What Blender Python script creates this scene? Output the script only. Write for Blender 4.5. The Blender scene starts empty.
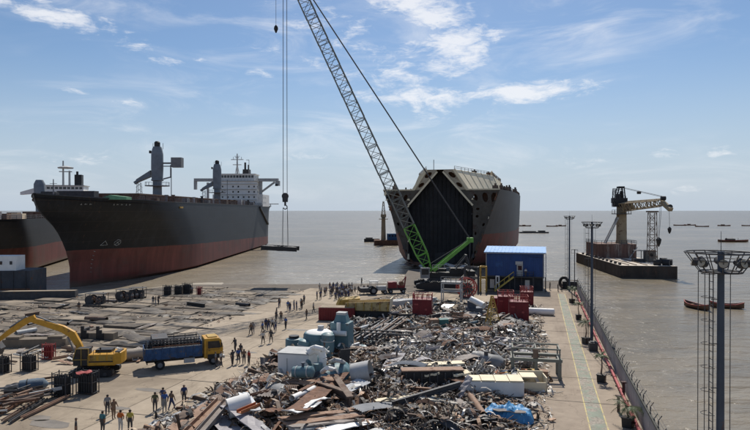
import bpy, bmesh, math, random
from mathutils import Vector, Matrix, noise
random.seed(7)
R = math.radians
scene = bpy.context.scene
COL = scene.collection

# ------------------------------------------------------------------ camera
CAMH = 17.0
F = 600.0                      # focal length in photograph pixels (750 wide)
PITCH = math.atan(4.5 / F)
cam_data = bpy.data.cameras.new('camera')
cam_data.sensor_fit = 'HORIZONTAL'
cam_data.sensor_width = 36.0
cam_data.lens = 36.0 * F / 750.0
cam_data.clip_start = 0.5
cam_data.clip_end = 60000
cam = bpy.data.objects.new('camera', cam_data)
cam.location = (0, 0, CAMH)
cam.rotation_euler = (math.pi / 2 - PITCH, 0, 0)
COL.objects.link(cam)
scene.camera = cam

# ------------------------------------------------------------------ light
SUN_EL, SUN_AZ = R(50), R(9)          # azimuth measured from +Y towards +X
S = Vector((math.sin(SUN_AZ) * math.cos(SUN_EL), math.cos(SUN_AZ) * math.cos(SUN_EL), math.sin(SUN_EL)))
sun_data = bpy.data.lights.new('sun', 'SUN')
sun_data.energy = 4.6
sun_data.angle = R(0.53)
sun_data.color = (1.0, 0.935, 0.835)
sun = bpy.data.objects.new('sun', sun_data)
sun.rotation_euler = S.to_track_quat('Z', 'Y').to_euler()
COL.objects.link(sun)
scene.view_settings.view_transform = 'Standard'
scene.view_settings.look = 'None'
scene.view_settings.gamma = 1
scene.view_settings.exposure = 0.0
scene.view_settings.use_curve_mapping = False
try:
    scene.cycles.max_bounces = 6
except Exception:
    pass

def pix_dir(px, py):
    d = Vector((px - 375, F * math.cos(PITCH) + (215 - py) * math.sin(PITCH), -F * math.sin(PITCH) + (215 - py) * math.cos(PITCH)))
    return d.normalized()

world = bpy.data.worlds.new('World')
scene.world = world
world.use_nodes = True
wn, wl = world.node_tree.nodes, world.node_tree.links
wn.clear()
w_out = wn.new('ShaderNodeOutputWorld')
w_bg = wn.new('ShaderNodeBackground')
w_bg.inputs['Strength'].default_value = 0.084
sky = wn.new('ShaderNodeTexSky')
sky.sky_type = 'NISHITA'
sky.sun_disc = False
sky.sun_elevation = SUN_EL
sky.sun_rotation = SUN_AZ
sky.altitude = 0
sky.air_density = 1.0
sky.dust_density = 0.6
sky.ozone_density = 2.2

def wmath(op, a, b=None, c=None, clamp=False):
    n = wn.new('ShaderNodeMath'); n.operation = op; n.use_clamp = clamp
    for i, x in enumerate((a, b, c)):
        if x is None: continue
        if isinstance(x, (int, float)): n.inputs[i].default_value = x
        else: wl.new(x, n.inputs[i])
    return n.outputs[0]
def wsmooth(x, lo, hi, a=0.0, b=1.0):
    n = wn.new('ShaderNodeMapRange'); n.interpolation_type = 'SMOOTHSTEP'
    wl.new(x, n.inputs[0])
    for i, q in enumerate((lo, hi, a, b)): n.inputs[i + 1].default_value = q
    return n.outputs[0]
w_tc = wn.new('ShaderNodeTexCoord')
w_sep = wn.new('ShaderNodeSeparateXYZ')
wl.new(w_tc.outputs['Generated'], w_sep.inputs[0])
w_az = wmath('ARCTAN2', w_sep.outputs[0], w_sep.outputs[1])
w_el = wmath('ARCSINE', w_sep.outputs[2])
w_ae = wn.new('ShaderNodeCombineXYZ')
wl.new(w_az, w_ae.inputs[0]); wl.new(w_el, w_ae.inputs[1])
def wnoise(scale, sx, sy, rot, detail, rough, dist=0.0, off=0.0):
    m = wn.new('ShaderNodeMapping'); m.inputs['Scale'].default_value = (sx, sy, 1); m.inputs['Rotation'].default_value = (0, 0, R(rot)); m.inputs['Location'].default_value = (off, off * .7, 0)
    wl.new(w_ae.outputs[0], m.inputs[0])
    n = wn.new('ShaderNodeTexNoise'); n.inputs['Scale'].default_value = scale; n.inputs['Detail'].default_value = detail; n.inputs['Roughness'].default_value = rough; n.inputs['Distortion'].default_value = dist
    wl.new(m.outputs[0], n.inputs['Vector'])
    return n.outputs[0]
n_wisp = wnoise(5.0, 1.0, 4.2, 14, 9, 0.62, 0.9, 3.1)      # long thin cirrus
n_big = wnoise(2.0, 1.0, 2.2, 8, 4, 0.5, 0.3, 7.7)         # where cirrus gathers
n_puff = wnoise(16.0, 1.0, 2.0, -6, 8, 0.62, 0.6, 1.3)     # ragged edges of the denser clouds
cirrus = wmath('MULTIPLY', wsmooth(n_wisp, 0.42, 0.80), wsmooth(n_big, 0.36, 0.66))
cirrus = wmath('MULTIPLY', cirrus, 0.7)
# the denser clouds, each at its own azimuth and elevation
dens = None
for (px, py, wx, wy, rot, amt) in [
        (70, 20, 75, 13, 12, 1.0), (25, 8, 40, 8, 10, .9), (425, 8, 62, 22, 10, 1.15), (455, 52, 46, 28, -20, 1.15), (497, 38, 28, 12, 0, .85),
        (400, 76, 40, 10, 6, .85), (410, 98, 60, 20, 14, 1.0), (520, 93, 88, 13, -3, 1.15), (450, 100, 60, 14, 6, .85),
        (165, 61, 28, 6, 0, .75), (200, 61, 16, 5, 0, .55), (70, 91, 22, 4, 5, .6), (135, 105, 34, 9, 10, .55), (258, 73, 20, 6, 0, .55),
        (350, 40, 100, 24, 22, .6), (330, 20, 90, 20, 15, .55), (300, 60, 120, 16, 18, .45), (385, 90, 70, 26, 16, .7), (420, 60, 60, 30, 10, .55), (80, 158, 70, 12, 0, .5), (20, 165, 30, 8, 0, .5),
        (663, 153, 16, 7, 0, .75), (719, 151, 18, 7, 0, .7), (575, 158, 70, 12, -4, .5), (320, 155, 45, 9, -5, .45),
        (680, 190, 50, 8, 0, .4), (300, 190, 60, 10, 0, .4), (740, 152, 16, 6, 0, .5), (370, 165, 40, 12, 0, .4)]:
    d = pix_dir(px, py)
    az, el = math.atan2(d.x, d.y), math.asin(d.z)
    sub = wn.new('ShaderNodeVectorMath'); sub.operation = 'SUBTRACT'; sub.inputs[1].default_value = (az, el, 0)
    wl.new(w_ae.outputs[0], sub.inputs[0])
    mp = wn.new('ShaderNodeMapping'); mp.vector_type = 'TEXTURE'; mp.inputs['Rotation'].default_value = (0, 0, R(-rot)); mp.inputs['Scale'].default_value = (wx / F, wy / F, 1)
    wl.new(sub.outputs[0], mp.inputs[0])
    ln = wn.new('ShaderNodeVectorMath'); ln.operation = 'LENGTH'; wl.new(mp.outputs[0], ln.inputs[0])
    e = wsmooth(ln.outputs['Value'], 1.55, 0.0, 0.0, amt)
    dens = e if dens is None else wmath('MAXIMUM', dens, e)
n_fib = wnoise(34.0, 1.0, 3.4, 10, 7, 0.68, 1.2, 5.3)      # fibrous streaks
edge = wmath('ADD', dens, wmath('MULTIPLY', wmath('SUBTRACT', n_puff, 0.5), 2.3))
edge = wmath('ADD', edge, wmath('MULTIPLY', wmath('SUBTRACT', n_wisp, 0.5), 1.3))
edge = wmath('ADD', edge, wmath('MULTIPLY', wmath('SUBTRACT', n_fib, 0.5), 1.2))
dense = wmath('MULTIPLY', wsmooth(edge, 0.35, 1.3), wsmooth(dens, 0.0, 0.5))
cov = wmath('MAXIMUM', cirrus, wmath('MULTIPLY', dense, 0.78), clamp=True)
cov = wmath('MULTIPLY', cov, wsmooth(w_el, -0.005, 0.05))
skymul = wn.new('ShaderNodeMix'); skymul.data_type = 'RGBA'; skymul.blend_type = 'MULTIPLY'; skymul.inputs['Factor'].default_value = 1.0
wl.new(sky.outputs[0], skymul.inputs['A']); skymul.inputs['B'].default_value = (.80, .93, 1.05, 1)
mixc = wn.new('ShaderNodeMix'); mixc.data_type = 'RGBA'
wl.new(cov, mixc.inputs['Factor'])
hz_mix = wn.new('ShaderNodeMix'); hz_mix.data_type = 'RGBA'       # pale humid air low over the sea
wl.new(wsmooth(w_el, .27, -.02, 0.0, .92), hz_mix.inputs['Factor']); wl.new(skymul.outputs['Result'], hz_mix.inputs['A']); hz_mix.inputs['B'].default_value = (6.2, 7.2, 8.5, 1)
wl.new(hz_mix.outputs['Result'], mixc.inputs['A'])
mixc.inputs['B'].default_value = (11.6, 11.6, 11.8, 1)
wl.new(mixc.outputs['Result'], w_bg.inputs['Color'])
wl.new(w_bg.outputs[0], w_out.inputs['Surface'])

# ------------------------------------------------------------------ places
def P(px, py, z=0.0):
    """photograph pixel -> point on the level z"""
    d = pix_dir(px, py); t = (z - CAMH) / d.z
    return Vector((d.x * t, d.y * t, z))
def PD(px, py, Y):
    """photograph pixel -> point at forward distance Y"""
    d = pix_dir(px, py); t = Y / d.y
    return Vector((d.x * t, Y, CAMH + d.z * t))
YA = math.atan(163 / 600.0)                     # the yard's long axis, turned to the right of +Y
U = Vector((math.sin(YA), math.cos(YA), 0)); V = Vector((math.cos(YA), -math.sin(YA), 0))
def W(v, u, z=0.0): return V * v + U * u + Vector((0, 0, z))
def VU(p): return p.dot(V), p.dot(U)
SEA = -1.2

# ------------------------------------------------------------------ helpers
MATS = {}
def M(name, col, rough=0.7, metal=0.0, var=0.25, scale=1.2, rust=0.0, rustcol=(0.13, 0.055, 0.028), rscale=0.8, streak=0.0, bump=0.0, bscale=8.0, vcol=False, spec=0.4):
    m = bpy.data.materials.new(name); m.use_nodes = True
    nt = m.node_tree; n, l = nt.nodes, nt.links
    b = n['Principled BSDF']; b.inputs['Roughness'].default_value = rough; b.inputs['Metallic'].default_value = metal
    b.inputs['Specular IOR Level'].default_value = spec
    tc = n.new('ShaderNodeTexCoord'); oi = n.new('ShaderNodeObjectInfo')
    ad = n.new('ShaderNodeVectorMath'); ad.operation = 'ADD'
    sc = n.new('ShaderNodeMath'); sc.operation = 'MULTIPLY'; sc.inputs[1].default_value = 57.0
    l.new(oi.outputs['Random'], sc.inputs[0]); l.new(tc.outputs['Object'], ad.inputs[0]); l.new(sc.outputs[0], ad.inputs[1])
    vec = ad.outputs[0]
    if streak:
        mp = n.new('ShaderNodeMapping'); mp.inputs['Scale'].default_value = (1, 1, streak); l.new(vec, mp.inputs[0]); svec = mp.outputs[0]
    else: svec = vec
    def noise_(s, det=6, ro=.6, v=None):
        t = n.new('ShaderNodeTexNoise'); t.inputs['Scale'].default_value = s; t.inputs['Detail'].default_value = det; t.inputs['Roughness'].default_value = ro
        l.new(v or vec, t.inputs['Vector']); return t.outputs[0]
    def rng(x, lo, hi, a, bb):
        r = n.new('ShaderNodeMapRange'); l.new(x, r.inputs[0])
        for i, q in enumerate((lo, hi, a, bb)): r.inputs[i + 1].default_value = q
        return r.outputs[0]
    val = rng(noise_(scale, v=svec), .25, .75, 1 - var, 1 + var)
    mx = n.new('ShaderNodeVectorMath'); mx.operation = 'SCALE'; l.new(val, mx.inputs['Scale'])
    if vcol:
        at = n.new('ShaderNodeAttribute'); at.attribute_name = 'Col'; l.new(at.outputs['Color'], mx.inputs[0])
    else: mx.inputs[0].default_value = col[:3]
    out = mx.outputs[0]
    if rust > 0:
        f = rng(noise_(rscale, 9, .7, svec), .68 - rust * .5, .74 - rust * .35, 0, 1)
        rm = n.new('ShaderNodeMix'); rm.data_type = 'RGBA'; l.new(f, rm.inputs['Factor']); l.new(out, rm.inputs['A'])
        rv = n.new('ShaderNodeVectorMath'); rv.operation = 'SCALE'; rv.inputs[0].default_value = rustcol; l.new(rng(noise_(rscale * 6), .3, .7, .5, 1.5), rv.inputs['Scale'])
        l.new(rv.outputs[0], rm.inputs['B']); out = rm.outputs['Result']
        if metal > 0:
            l.new(rng(f, 0, 1, metal, 0), b.inputs['Metallic'])
    l.new(out, b.inputs['Base Color'])
    l.new(rng(noise_(scale * 3), .3, .7, max(.02, rough - .12), min(1, rough + .12)), b.inputs['Roughness'])
    if bump:
        bp = n.new('ShaderNodeBump'); bp.inputs['Strength'].default_value = bump; bp.inputs['Distance'].default_value = 0.05
        l.new(noise_(bscale, 8, .65), bp.inputs['Height']); l.new(bp.outputs[0], b.inputs['Normal'])
    MATS[name] = m
    return m

def frame_of(d, up=Vector((0, 0, 1))):
    d = d.normalized()
    if abs(d.dot(up)) > .99: up = Vector((0, 1, 0)) if abs(d.y) < .9 else Vector((1, 0, 0))
    x = d.cross(up).normalized(); y = x.cross(d).normalized()
    return x, y
class MB:
    def __init__(s): s.v, s.f, s.m, s.c = [], [], [], []
    def add(s, vs, fs, mi=0, col=None):
        o = len(s.v); s.v += [tuple(q) for q in vs]
        for f in fs: s.f.append(tuple(i + o for i in f)); s.m.append(mi); s.c.append(col)
        return s
    def box(s, c, sz, rot=None, mi=0, col=None, taper=1.0):
        c = Vector(c); a, b, h = sz[0] / 2, sz[1] / 2, sz[2] / 2
        vs = [Vector((x * (taper if z > 0 else 1), y * (taper if z > 0 else 1), z)) for z in (-h, h) for x, y in ((-a, -b), (a, -b), (a, b), (-a, b))]
        if rot is not None:
            m = rot if isinstance(rot, Matrix) else Matrix.Rotation(rot, 3, 'Z')
            vs = [m @ q for q in vs]
        return s.add([q + c for q in vs], [(3, 2, 1, 0), (4, 5, 6, 7), (0, 1, 5, 4), (1, 2, 6, 5), (2, 3, 7, 6), (3, 0, 4, 7)], mi, col)
    def beam(s, p, q, w, h=None, mi=0, col=None, up=Vector((0, 0, 1))):
        p, q = Vector(p), Vector(q); h = h or w; x, y = frame_of(q - p, up)
        vs = [e + x * a * w / 2 + y * b * h / 2 for e in (p, q) for a, b in ((-1, -1), (1, -1), (1, 1), (-1, 1))]
        return s.add(vs, [(0, 1, 2, 3), (7, 6, 5, 4), (0, 4, 5, 1), (1, 5, 6, 2), (2, 6, 7, 3), (3, 7, 4, 0)], mi, col)
    def cyl(s, p, q, r, r2=None, n=12, mi=0, col=None, caps=True):
        p, q = Vector(p), Vector(q); r2 = r if r2 is None else r2; x, y = frame_of(q - p)
        vs = [e + x * math.cos(a) * rr + y * math.sin(a) * rr for e, rr in ((p, r), (q, r2)) for a in [2 * math.pi * k / n for k in range(n)]]
        fs = [(k, (k + 1) % n, n + (k + 1) % n, n + k) for k in range(n)]
        if caps: fs += [tuple(reversed(range(n))), tuple(range(n, 2 * n))]
        return s.add(vs, fs, mi, col)
    def tube(s, pts, r, n=6, mi=0, col=None):
        for a, b in zip(pts[:-1], pts[1:]): s.cyl(a, b, r, n=n, mi=mi, col=col)
        return s
    def lathe(s, prof, c=(0, 0, 0), n=16, mi=0, axis=None):
        """profile of (radius, height)"""
        c = Vector(c); ax = Vector(axis or (0, 0, 1)).normalized(); x, y = frame_of(ax)
        vs = [c + ax * h + (x * math.cos(2 * math.pi * k / n) + y * math.sin(2 * math.pi * k / n)) * r for r, h in prof for k in range(n)]
        fs = [(j * n + k, j * n + (k + 1) % n, (j + 1) * n + (k + 1) % n, (j + 1) * n + k) for j in range(len(prof) - 1) for k in range(n)]
        fs += [tuple(reversed(range(n))), tuple(range((len(prof) - 1) * n, len(prof) * n))]
        return s.add(vs, fs, mi)
    def prism(s, pts, off, mi=0, col=None):
        """polygon pts pushed along the vector off"""
        n = len(pts); off = Vector(off); pts = [Vector(p) for p in pts]
        return s.add(pts + [p + off for p in pts], [tuple(reversed(range(n))), tuple(range(n, 2 * n))] + [(k, (k + 1) % n, n + (k + 1) % n, n + k) for k in range(n)], mi, col)
    def grid(s, rows, mi=0, col=None, closed=False):
        n = len(rows[0]); vs = [p for r in rows for p in r]; k2 = n if closed else n - 1
        return s.add(vs, [(j * n + k, j * n + (k + 1) % n, (j + 1) * n + (k + 1) % n, (j + 1) * n + k) for j in range(len(rows) - 1) for k in range(k2)], mi, col)
    def mesh(s, name, mats, smooth=False):
        me = bpy.data.meshes.new(name); me.from_pydata(s.v, [], s.f)
        for m in (mats if isinstance(mats, (list, tuple)) else [mats]): me.materials.append(m)
        me.polygons.foreach_set('material_index', s.m)
        if any(c is not None for c in s.c):
            at = me.color_attributes.new('Col', 'FLOAT_COLOR', 'CORNER'); buf = []
            for f, c in zip(s.f, s.c):
                c = c or (.2, .2, .2); buf += [c[0], c[1], c[2], 1.0] * len(f)
            at.data.foreach_set('color', buf)
        bm = bmesh.new(); bm.from_mesh(me); bmesh.ops.recalc_face_normals(bm, faces=bm.faces[:]); bm.to_mesh(me); bm.free()
        if smooth: me.polygons.foreach_set('use_smooth', [True] * len(me.polygons)); me.set_sharp_from_angle(angle=R(38))
        return me
    def build(s, name, mats, parent=None, smooth=False, loc=None, rz=None, bev=0):
        o = bpy.data.objects.new(name, s.mesh(name, mats, smooth)); COL.objects.link(o); o.parent = parent
        if loc is not None: o.location = loc
        if rz is not None: o.rotation_euler[2] = rz
        if bev:
            b = o.modifiers.new('b', 'BEVEL'); b.width = bev; b.segments = 2; b.limit_method = 'ANGLE'
        return o
def tag(o, label=None, cat=None, group=None, kind=None):
    if label: o['label'] = label
    if cat: o['category'] = cat
    if group: o['group'] = group
    if kind: o['kind'] = kind
    return o
def thing(name, label, cat, loc=(0, 0, 0), rz=0.0, group=None):
    o = bpy.data.objects.new(name, None); COL.objects.link(o); o.location = loc; o.rotation_euler = (0, 0, rz); o.empty_display_size = .2
    return tag(o, label, cat, group)
KIDS = {}
def copy_tree(o, parent=None):
    c = o.copy(); COL.objects.link(c); c.parent = parent
    for ch in list(o.children): copy_tree(ch, c)
    return c
def V3(*a): return Vector(a)
RZ_YARD = -YA                                    # local x = across the yard, local y = along it

# ------------------------------------------------------------------ materials
def ground_mat(name, base, stain, amount):
    """worn concrete: stains, wheel-dragged streaks along the yard, cracks; laid out in metres over the whole yard"""
    m = bpy.data.materials.new(name); m.use_nodes = True; n, l = m.node_tree.nodes, m.node_tree.links
    b = n['Principled BSDF']; b.inputs['Roughness'].default_value = .9; b.inputs['Specular IOR Level'].default_value = .25
    g = n.new('ShaderNodeNewGeometry').outputs['Position']
    rt = n.new('ShaderNodeMapping'); rt.inputs['Rotation'].default_value = (0, 0, YA); l.new(g, rt.inputs[0]); q = rt.outputs[0]
    def nz(s, sc=(1, 1, 1), det=7, ro=.62, dist=0.0):
        mp = n.new('ShaderNodeMapping'); mp.inputs['Scale'].default_value = sc; l.new(q, mp.inputs[0])
        t = n.new('ShaderNodeTexNoise'); t.inputs['Scale'].default_value = s; t.inputs['Detail'].default_value = det; t.inputs['Roughness'].default_value = ro; t.inputs['Distortion'].default_value = dist
        l.new(mp.outputs[0], t.inputs['Vector']); return t.outputs[0]
    def rg(x, lo, hi, a, bb):
        r = n.new('ShaderNodeMapRange'); l.new(x, r.inputs[0])
        for i, v in enumerate((lo, hi, a, bb)): r.inputs[i + 1].default_value = v
        return r.outputs[0]
    def mx(f, a, bb):
        k = n.new('ShaderNodeMix'); k.data_type = 'RGBA'; l.new(f, k.inputs['Factor'])
        for v, nm in ((a, 'A'), (bb, 'B')):
            if isinstance(v, tuple): k.inputs[nm].default_value = (*v, 1)
            else: l.new(v, k.inputs[nm])
        return k.outputs['Result']
    c = mx(rg(nz(.9), .3, .7, 0, 1), tuple(v * .86 for v in base), tuple(v * 1.12 for v in base))
    c = mx(rg(nz(.11, (1, .6, 1), 8, .66, .6), .60 - amount, .76 - amount * .6, 0, .75), c, stain)
    c = mx(rg(nz(.5, (1, .07, 1), 6, .7), .54, .74, 0, .7), c, tuple(v * .9 for v in stain))          # drag marks
    c = mx(rg(nz(.35, (1, 1, 1), 9, .75), .60, .66, 0, .55), c, tuple(v * .7 for v in stain))          # oil and rust spots
    vo = n.new('ShaderNodeTexVoronoi'); vo.feature = 'DISTANCE_TO_EDGE'; vo.inputs['Scale'].default_value = .16; wv = n.new('ShaderNodeVectorMath'); wv.operation = 'ADD'
    tn = n.new('ShaderNodeTexNoise'); tn.inputs['Scale'].default_value = .5; tn.inputs['Detail'].default_value = 6; l.new(q, tn.inputs['Vector']); sc = n.new('ShaderNodeVectorMath'); sc.operation = 'SCALE'; sc.inputs['Scale'].default_value = 3.0
    l.new(tn.outputs['Color'], sc.inputs[0]); l.new(q, wv.inputs[0]); l.new(sc.outputs[0], wv.inputs[1]); l.new(wv.outputs[0], vo.inputs['Vector'])
    c = mx(rg(vo.outputs['Distance'], .006, .002, 0, .35), c, tuple(v * .45 for v in stain))
    l.new(c, b.inputs['Base Color'])
    bp = n.new('ShaderNodeBump'); bp.inputs['Strength'].default_value = .3; bp.inputs['Distance'].default_value = .05; l.new(nz(3.0, det=8), bp.inputs['Height']); l.new(bp.outputs[0], b.inputs['Normal'])
    MATS[name] = m
    return m
concrete = ground_mat('concrete', (.385, .318, .24), (.20, .158, .115), .12)
concrete_b = ground_mat('concrete_b', (.345, .283, .21), (.18, .142, .105), .18)
slab_m = M('slab', (.19, .155, .116), .92, var=.35, scale=.5, rust=.28, rustcol=(.10, .085, .07), rscale=.35, bump=.4, bscale=3)
joint_m = M('joint_soil', (.12, .10, .08), .95, var=.3, scale=.8)
mud_m = M('mud', (.30, .26, .20), .55, var=.25, scale=.12, rust=.25, rustcol=(.17, .145, .11), rscale=.1, bump=.3, bscale=1.2)
jetty_m = ground_mat('jetty_concrete', (.34, .278, .215), (.19, .148, .112), .16)
green_m = M('green_paint', (.215, .245, .19), .85, var=.25, scale=.6, rust=.5, rustcol=(.30, .26, .215), rscale=.9)
yellow_line = M('yellow_line', (.52, .44, .20), .8, var=.25, scale=.9, rust=.36, rustcol=(.33, .28, .22), rscale=1.2)
black_m = M('black_steel', (.022, .022, .024), .55, var=.3, scale=2, rust=.12, rustcol=(.06, .035, .025))
dark_m = M('dark_steel', (.055, .055, .058), .6, var=.35, scale=1.5, rust=.22, rustcol=(.09, .05, .033))
grey_m = M('grey_steel', (.20, .205, .21), .6, var=.3, scale=.8, rust=.15)
ltgrey_m = M('light_grey', (.42, .42, .41), .6, var=.2, scale=.8, rust=.12)
white_m = M('white_paint', (.82, .80, .76), .6, var=.12, scale=.5, rust=.06, rustcol=(.30, .2, .13), rscale=.5)
cream_m = M('cream_paint', (.76, .66, .47), .7, var=.15, scale=.3, rust=.14, rustcol=(.28, .19, .11), rscale=.25)
rust_m = M('rust', (.15, .075, .045), .85, var=.4, scale=1.0, rust=.25, rustcol=(.07, .04, .03), rscale=1.5, bump=.3)
brown_m = M('brown_steel', (.17, .12, .09), .8, var=.35, scale=1.0, rust=.3, rustcol=(.10, .05, .03), bump=.2)
red_m = M('red_paint', (.17, .012, .016), .5, var=.2, scale=1.2, rust=.1, rustcol=(.09, .03, .02))
redlight_m = M('faded_red', (.36, .07, .06), .6, var=.25, scale=1.0, rust=.15, rustcol=(.2, .12, .08))
pink_m = M('pink_red_paint', (.40, .085, .085), .6, var=.2, scale=.6, rust=.15, rustcol=(.35, .22, .17))
blue_m = M('blue_wall', (.012, .055, .19), .5, var=.3, scale=.7, rust=.1, rscale=.8, rustcol=(.05, .06, .09), streak=.3)
blueroof_m = M('blue_roof', (.09, .29, .60), .45, var=.08, scale=.3)
bluebed_m = M('blue_truck', (.018, .065, .165), .6, var=.4, scale=2.2, rust=.26, rscale=1.8, rustcol=(.11, .085, .065), bump=.25, bscale=3)
mast_m = M('blue_grey_mast', (.055, .072, .10), .5, var=.2, scale=1.0, rust=.08)
tank_m = M('tank_blue_grey', (.115, .20, .225), .5, var=.28, scale=.9, rust=.22, rscale=.9, streak=.3)
yellow_m = M('machine_yellow', (.52, .27, .025), .5, var=.22, scale=1.6, rust=.16, rustcol=(.14, .08, .04))
mustard_m = M('mustard', (.42, .27, .06), .65, var=.25, scale=.9, rust=.25)
green_crane = M('crane_green', (.13, .33, .055), .55, var=.3, scale=.8, rust=.14, rustcol=(.10, .08, .05))
glass_m = M('dark_glass', (.015, .018, .022), .12, var=.1, spec=.6)
rubber_m = M('rubber', (.02, .02, .02), .9, var=.3)
rope_m = M('wire_rope', (.05, .05, .055), .6, var=.1)
silver_m = M('galvanised', (.50, .51, .52), .45, metal=.35, var=.25, scale=1.0, rust=.12, rustcol=(.2, .13, .09))
plank_m = M('timber', (.38, .26, .15), .85, var=.3, scale=1.4)
tarp_m = M('blue_tarp', (.06, .25, .48), .5, var=.2, scale=1.2, rust=.1, rustcol=(.35, .45, .55), bump=.4, bscale=5)
leaf_m = M('palm_leaf', (.055, .085, .022), .6, var=.35, scale=3)
scrap_m = M('scrap_mix', (.3, .3, .3), .62, metal=.15, var=.35, scale=1.8, rust=.14, rustcol=(.14, .075, .045), rscale=1.4, vcol=True)

# ================================================================== THE SETTING
def node_mat(name):
    m = bpy.data.materials.new(name); m.use_nodes = True; return m, m.node_tree.nodes, m.node_tree.links
def nmap(n, l, x, lo, hi, a=0.0, b=1.0, smooth=False):
    r = n.new('ShaderNodeMapRange'); l.new(x, r.inputs[0])
    if smooth: r.interpolation_type = 'SMOOTHSTEP'
    for i, q in enumerate((lo, hi, a, b)): r.inputs[i + 1].default_value = q
    return r.outputs[0]
def nnoise(n, l, vec, s, det=5, ro=.55, scale3=None, dist=0):
    if scale3:
        mp = n.new('ShaderNodeMapping'); mp.inputs['Scale'].default_value = scale3; l.new(vec, mp.inputs[0]); vec = mp.outputs[0]
    t = n.new('ShaderNodeTexNoise'); t.inputs['Scale'].default_value = s; t.inputs['Detail'].default_value = det; t.inputs['Roughness'].default_value = ro; t.inputs['Distortion'].default_value = dist
    l.new(vec, t.inputs['Vector']); return t.outputs[0]
def nmix(n, l, f, a, b):
    m = n.new('ShaderNodeMix'); m.data_type = 'RGBA'
    for x, k in ((f, 'Factor'), (a, 'A'), (b, 'B')):
        if isinstance(x, (int, float)): m.inputs[k].default_value = x
        elif isinstance(x, tuple): m.inputs[k].default_value = (*x[:3], 1)
        else: l.new(x, m.inputs[k])
    return m.outputs['Result']
def nmath(n, l, op, a, b=0.0):
    m = n.new('ShaderNodeMath'); m.operation = op
    for i, x in enumerate((a, b)):
        if isinstance(x, (int, float)): m.inputs[i].default_value = x
        else: l.new(x, m.inputs[i])
    return m.outputs[0]

# turbid, silty sea
sea_m, n, l = node_mat('silty_sea')
b = n['Principled BSDF']; g = n.new('ShaderNodeNewGeometry').outputs['Position']
big = nnoise(n, l, g, .010, 5, .6, (1, 2.2, 1), .5)
mid = nnoise(n, l, g, .07, 5, .6, (1, 2.6, 1), .4)
c = nmix(n, l, nmap(n, l, big, .35, .68, 0, 1, True), (.19, .158, .11), (.265, .22, .158))
c = nmix(n, l, nmap(n, l, mid, .42, .70, 0, .8), c, (.135, .12, .095))
foam = nmath(n, l, 'MULTIPLY', nmap(n, l, nnoise(n, l, g, .35, 7, .7, (1, 2.2, 1), .6), .56, .66, 0, 1), nmap(n, l, nnoise(n, l, g, .03, 3, .5), .38, .58, 0, 1))
# surf only in the shallows off the beach
sep = n.new('ShaderNodeSeparateXYZ'); l.new(g, sep.inputs[0])
shore = nmath(n, l, 'MULTIPLY', nmap(n, l, sep.outputs[1], 240, 150, 0, 1), nmap(n, l, sep.outputs[0], 40, 15, 0, 1))
c = nmix(n, l, nmath(n, l, 'MULTIPLY', shore, .45), c, (.33, .29, .23))
c = nmix(n, l, nmath(n, l, 'MULTIPLY', foam, nmath(n, l, 'MULTIPLY', shore, .75)), c, (.62, .60, .55))
l.new(c, b.inputs['Base Color'])
b.inputs['Roughness'].default_value = .24; b.inputs['IOR'].default_value = 1.33; b.inputs['Specular IOR Level'].default_value = .24
h = nmath(n, l, 'ADD', nmath(n, l, 'MULTIPLY', nnoise(n, l, g, .16, 3, .5, (1, 2.0, 1), .3), 1.6), nmath(n, l, 'MULTIPLY', nnoise(n, l, g, .9, 4, .6, (1, 1.8, 1), .2), .35))
bp = n.new('ShaderNodeBump'); bp.inputs['Strength'].default_value = .72; bp.inputs['Distance'].default_value = .75
l.new(h, bp.inputs['Height']); l.new(bp.outputs[0], b.inputs['Normal'])
mb = MB(); mb.add([(-30000, -3000, SEA), (30000, -3000, SEA), (30000, 50000, SEA), (-30000, 50000, SEA)], [(0, 1, 2, 3)])
tag(mb.build('sea', sea_m), kind='structure')

# the yard: one thick slab of land, local x = v, local y = u
def yp(px, py, z=0): return VU(P(px, py, z))
edge = [(-400, 92), yp(-60, 301), yp(10, 299), yp(60, 298), yp(110, 292), yp(150, 288), yp(190, 284.5), yp(260, 284.2), yp(335, 283.8), yp(402, 283), yp(405, 275),
        yp(409, 270, -.3), yp(470, 270, -.3), yp(482, 280), yp(548, 281), yp(578, 280)]
edge += [(8.4, edge[-1][1]), (8.4, -120), (-400, -120)]
YARD_Z = -.03
yard = MB().prism([(v, u, -4) for v, u in edge], (0, 0, 4 + YARD_Z)).build('yard_ground', joint_m, None, rz=RZ_YARD)
tag(yard, kind='structure')
# sloping mud and sand in front of the slab
def shore_u(v):
    e = [q for q in edge[:10]]
    for (a, ua), (b_, ub) in zip(e[:-1], e[1:]):
        if a <= v <= b_: return ua + (ub - ua) * (v - a) / (b_ - a)
    return e[-1][1]
rows = []
vs_ = [-320 + k * 3.0 for k in range(105)]
for j in range(26):
    t = j * 2.2
    row = []
    for v in vs_:
        wob = noise.noise(Vector((v * .05, t * .06, 0))) * .5 + noise.noise(Vector((v * .16, t * .2, 4))) * .16
        left = min(1, max(0, (-58 - v) / 25))            # mud is higher on the left, by the ships
        z = -.25 - t * (.062 - .022 * left) + wob * (.3 + .25 * left) - (1 - left) * .75
        row.append((v, shore_u(v) - 3.0 + t, z if j else -2.5))
    rows.append(row)
tag(MB().grid(rows).build('mud_flat', mud_m, None, True, rz=RZ_YARD), kind='structure')

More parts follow.
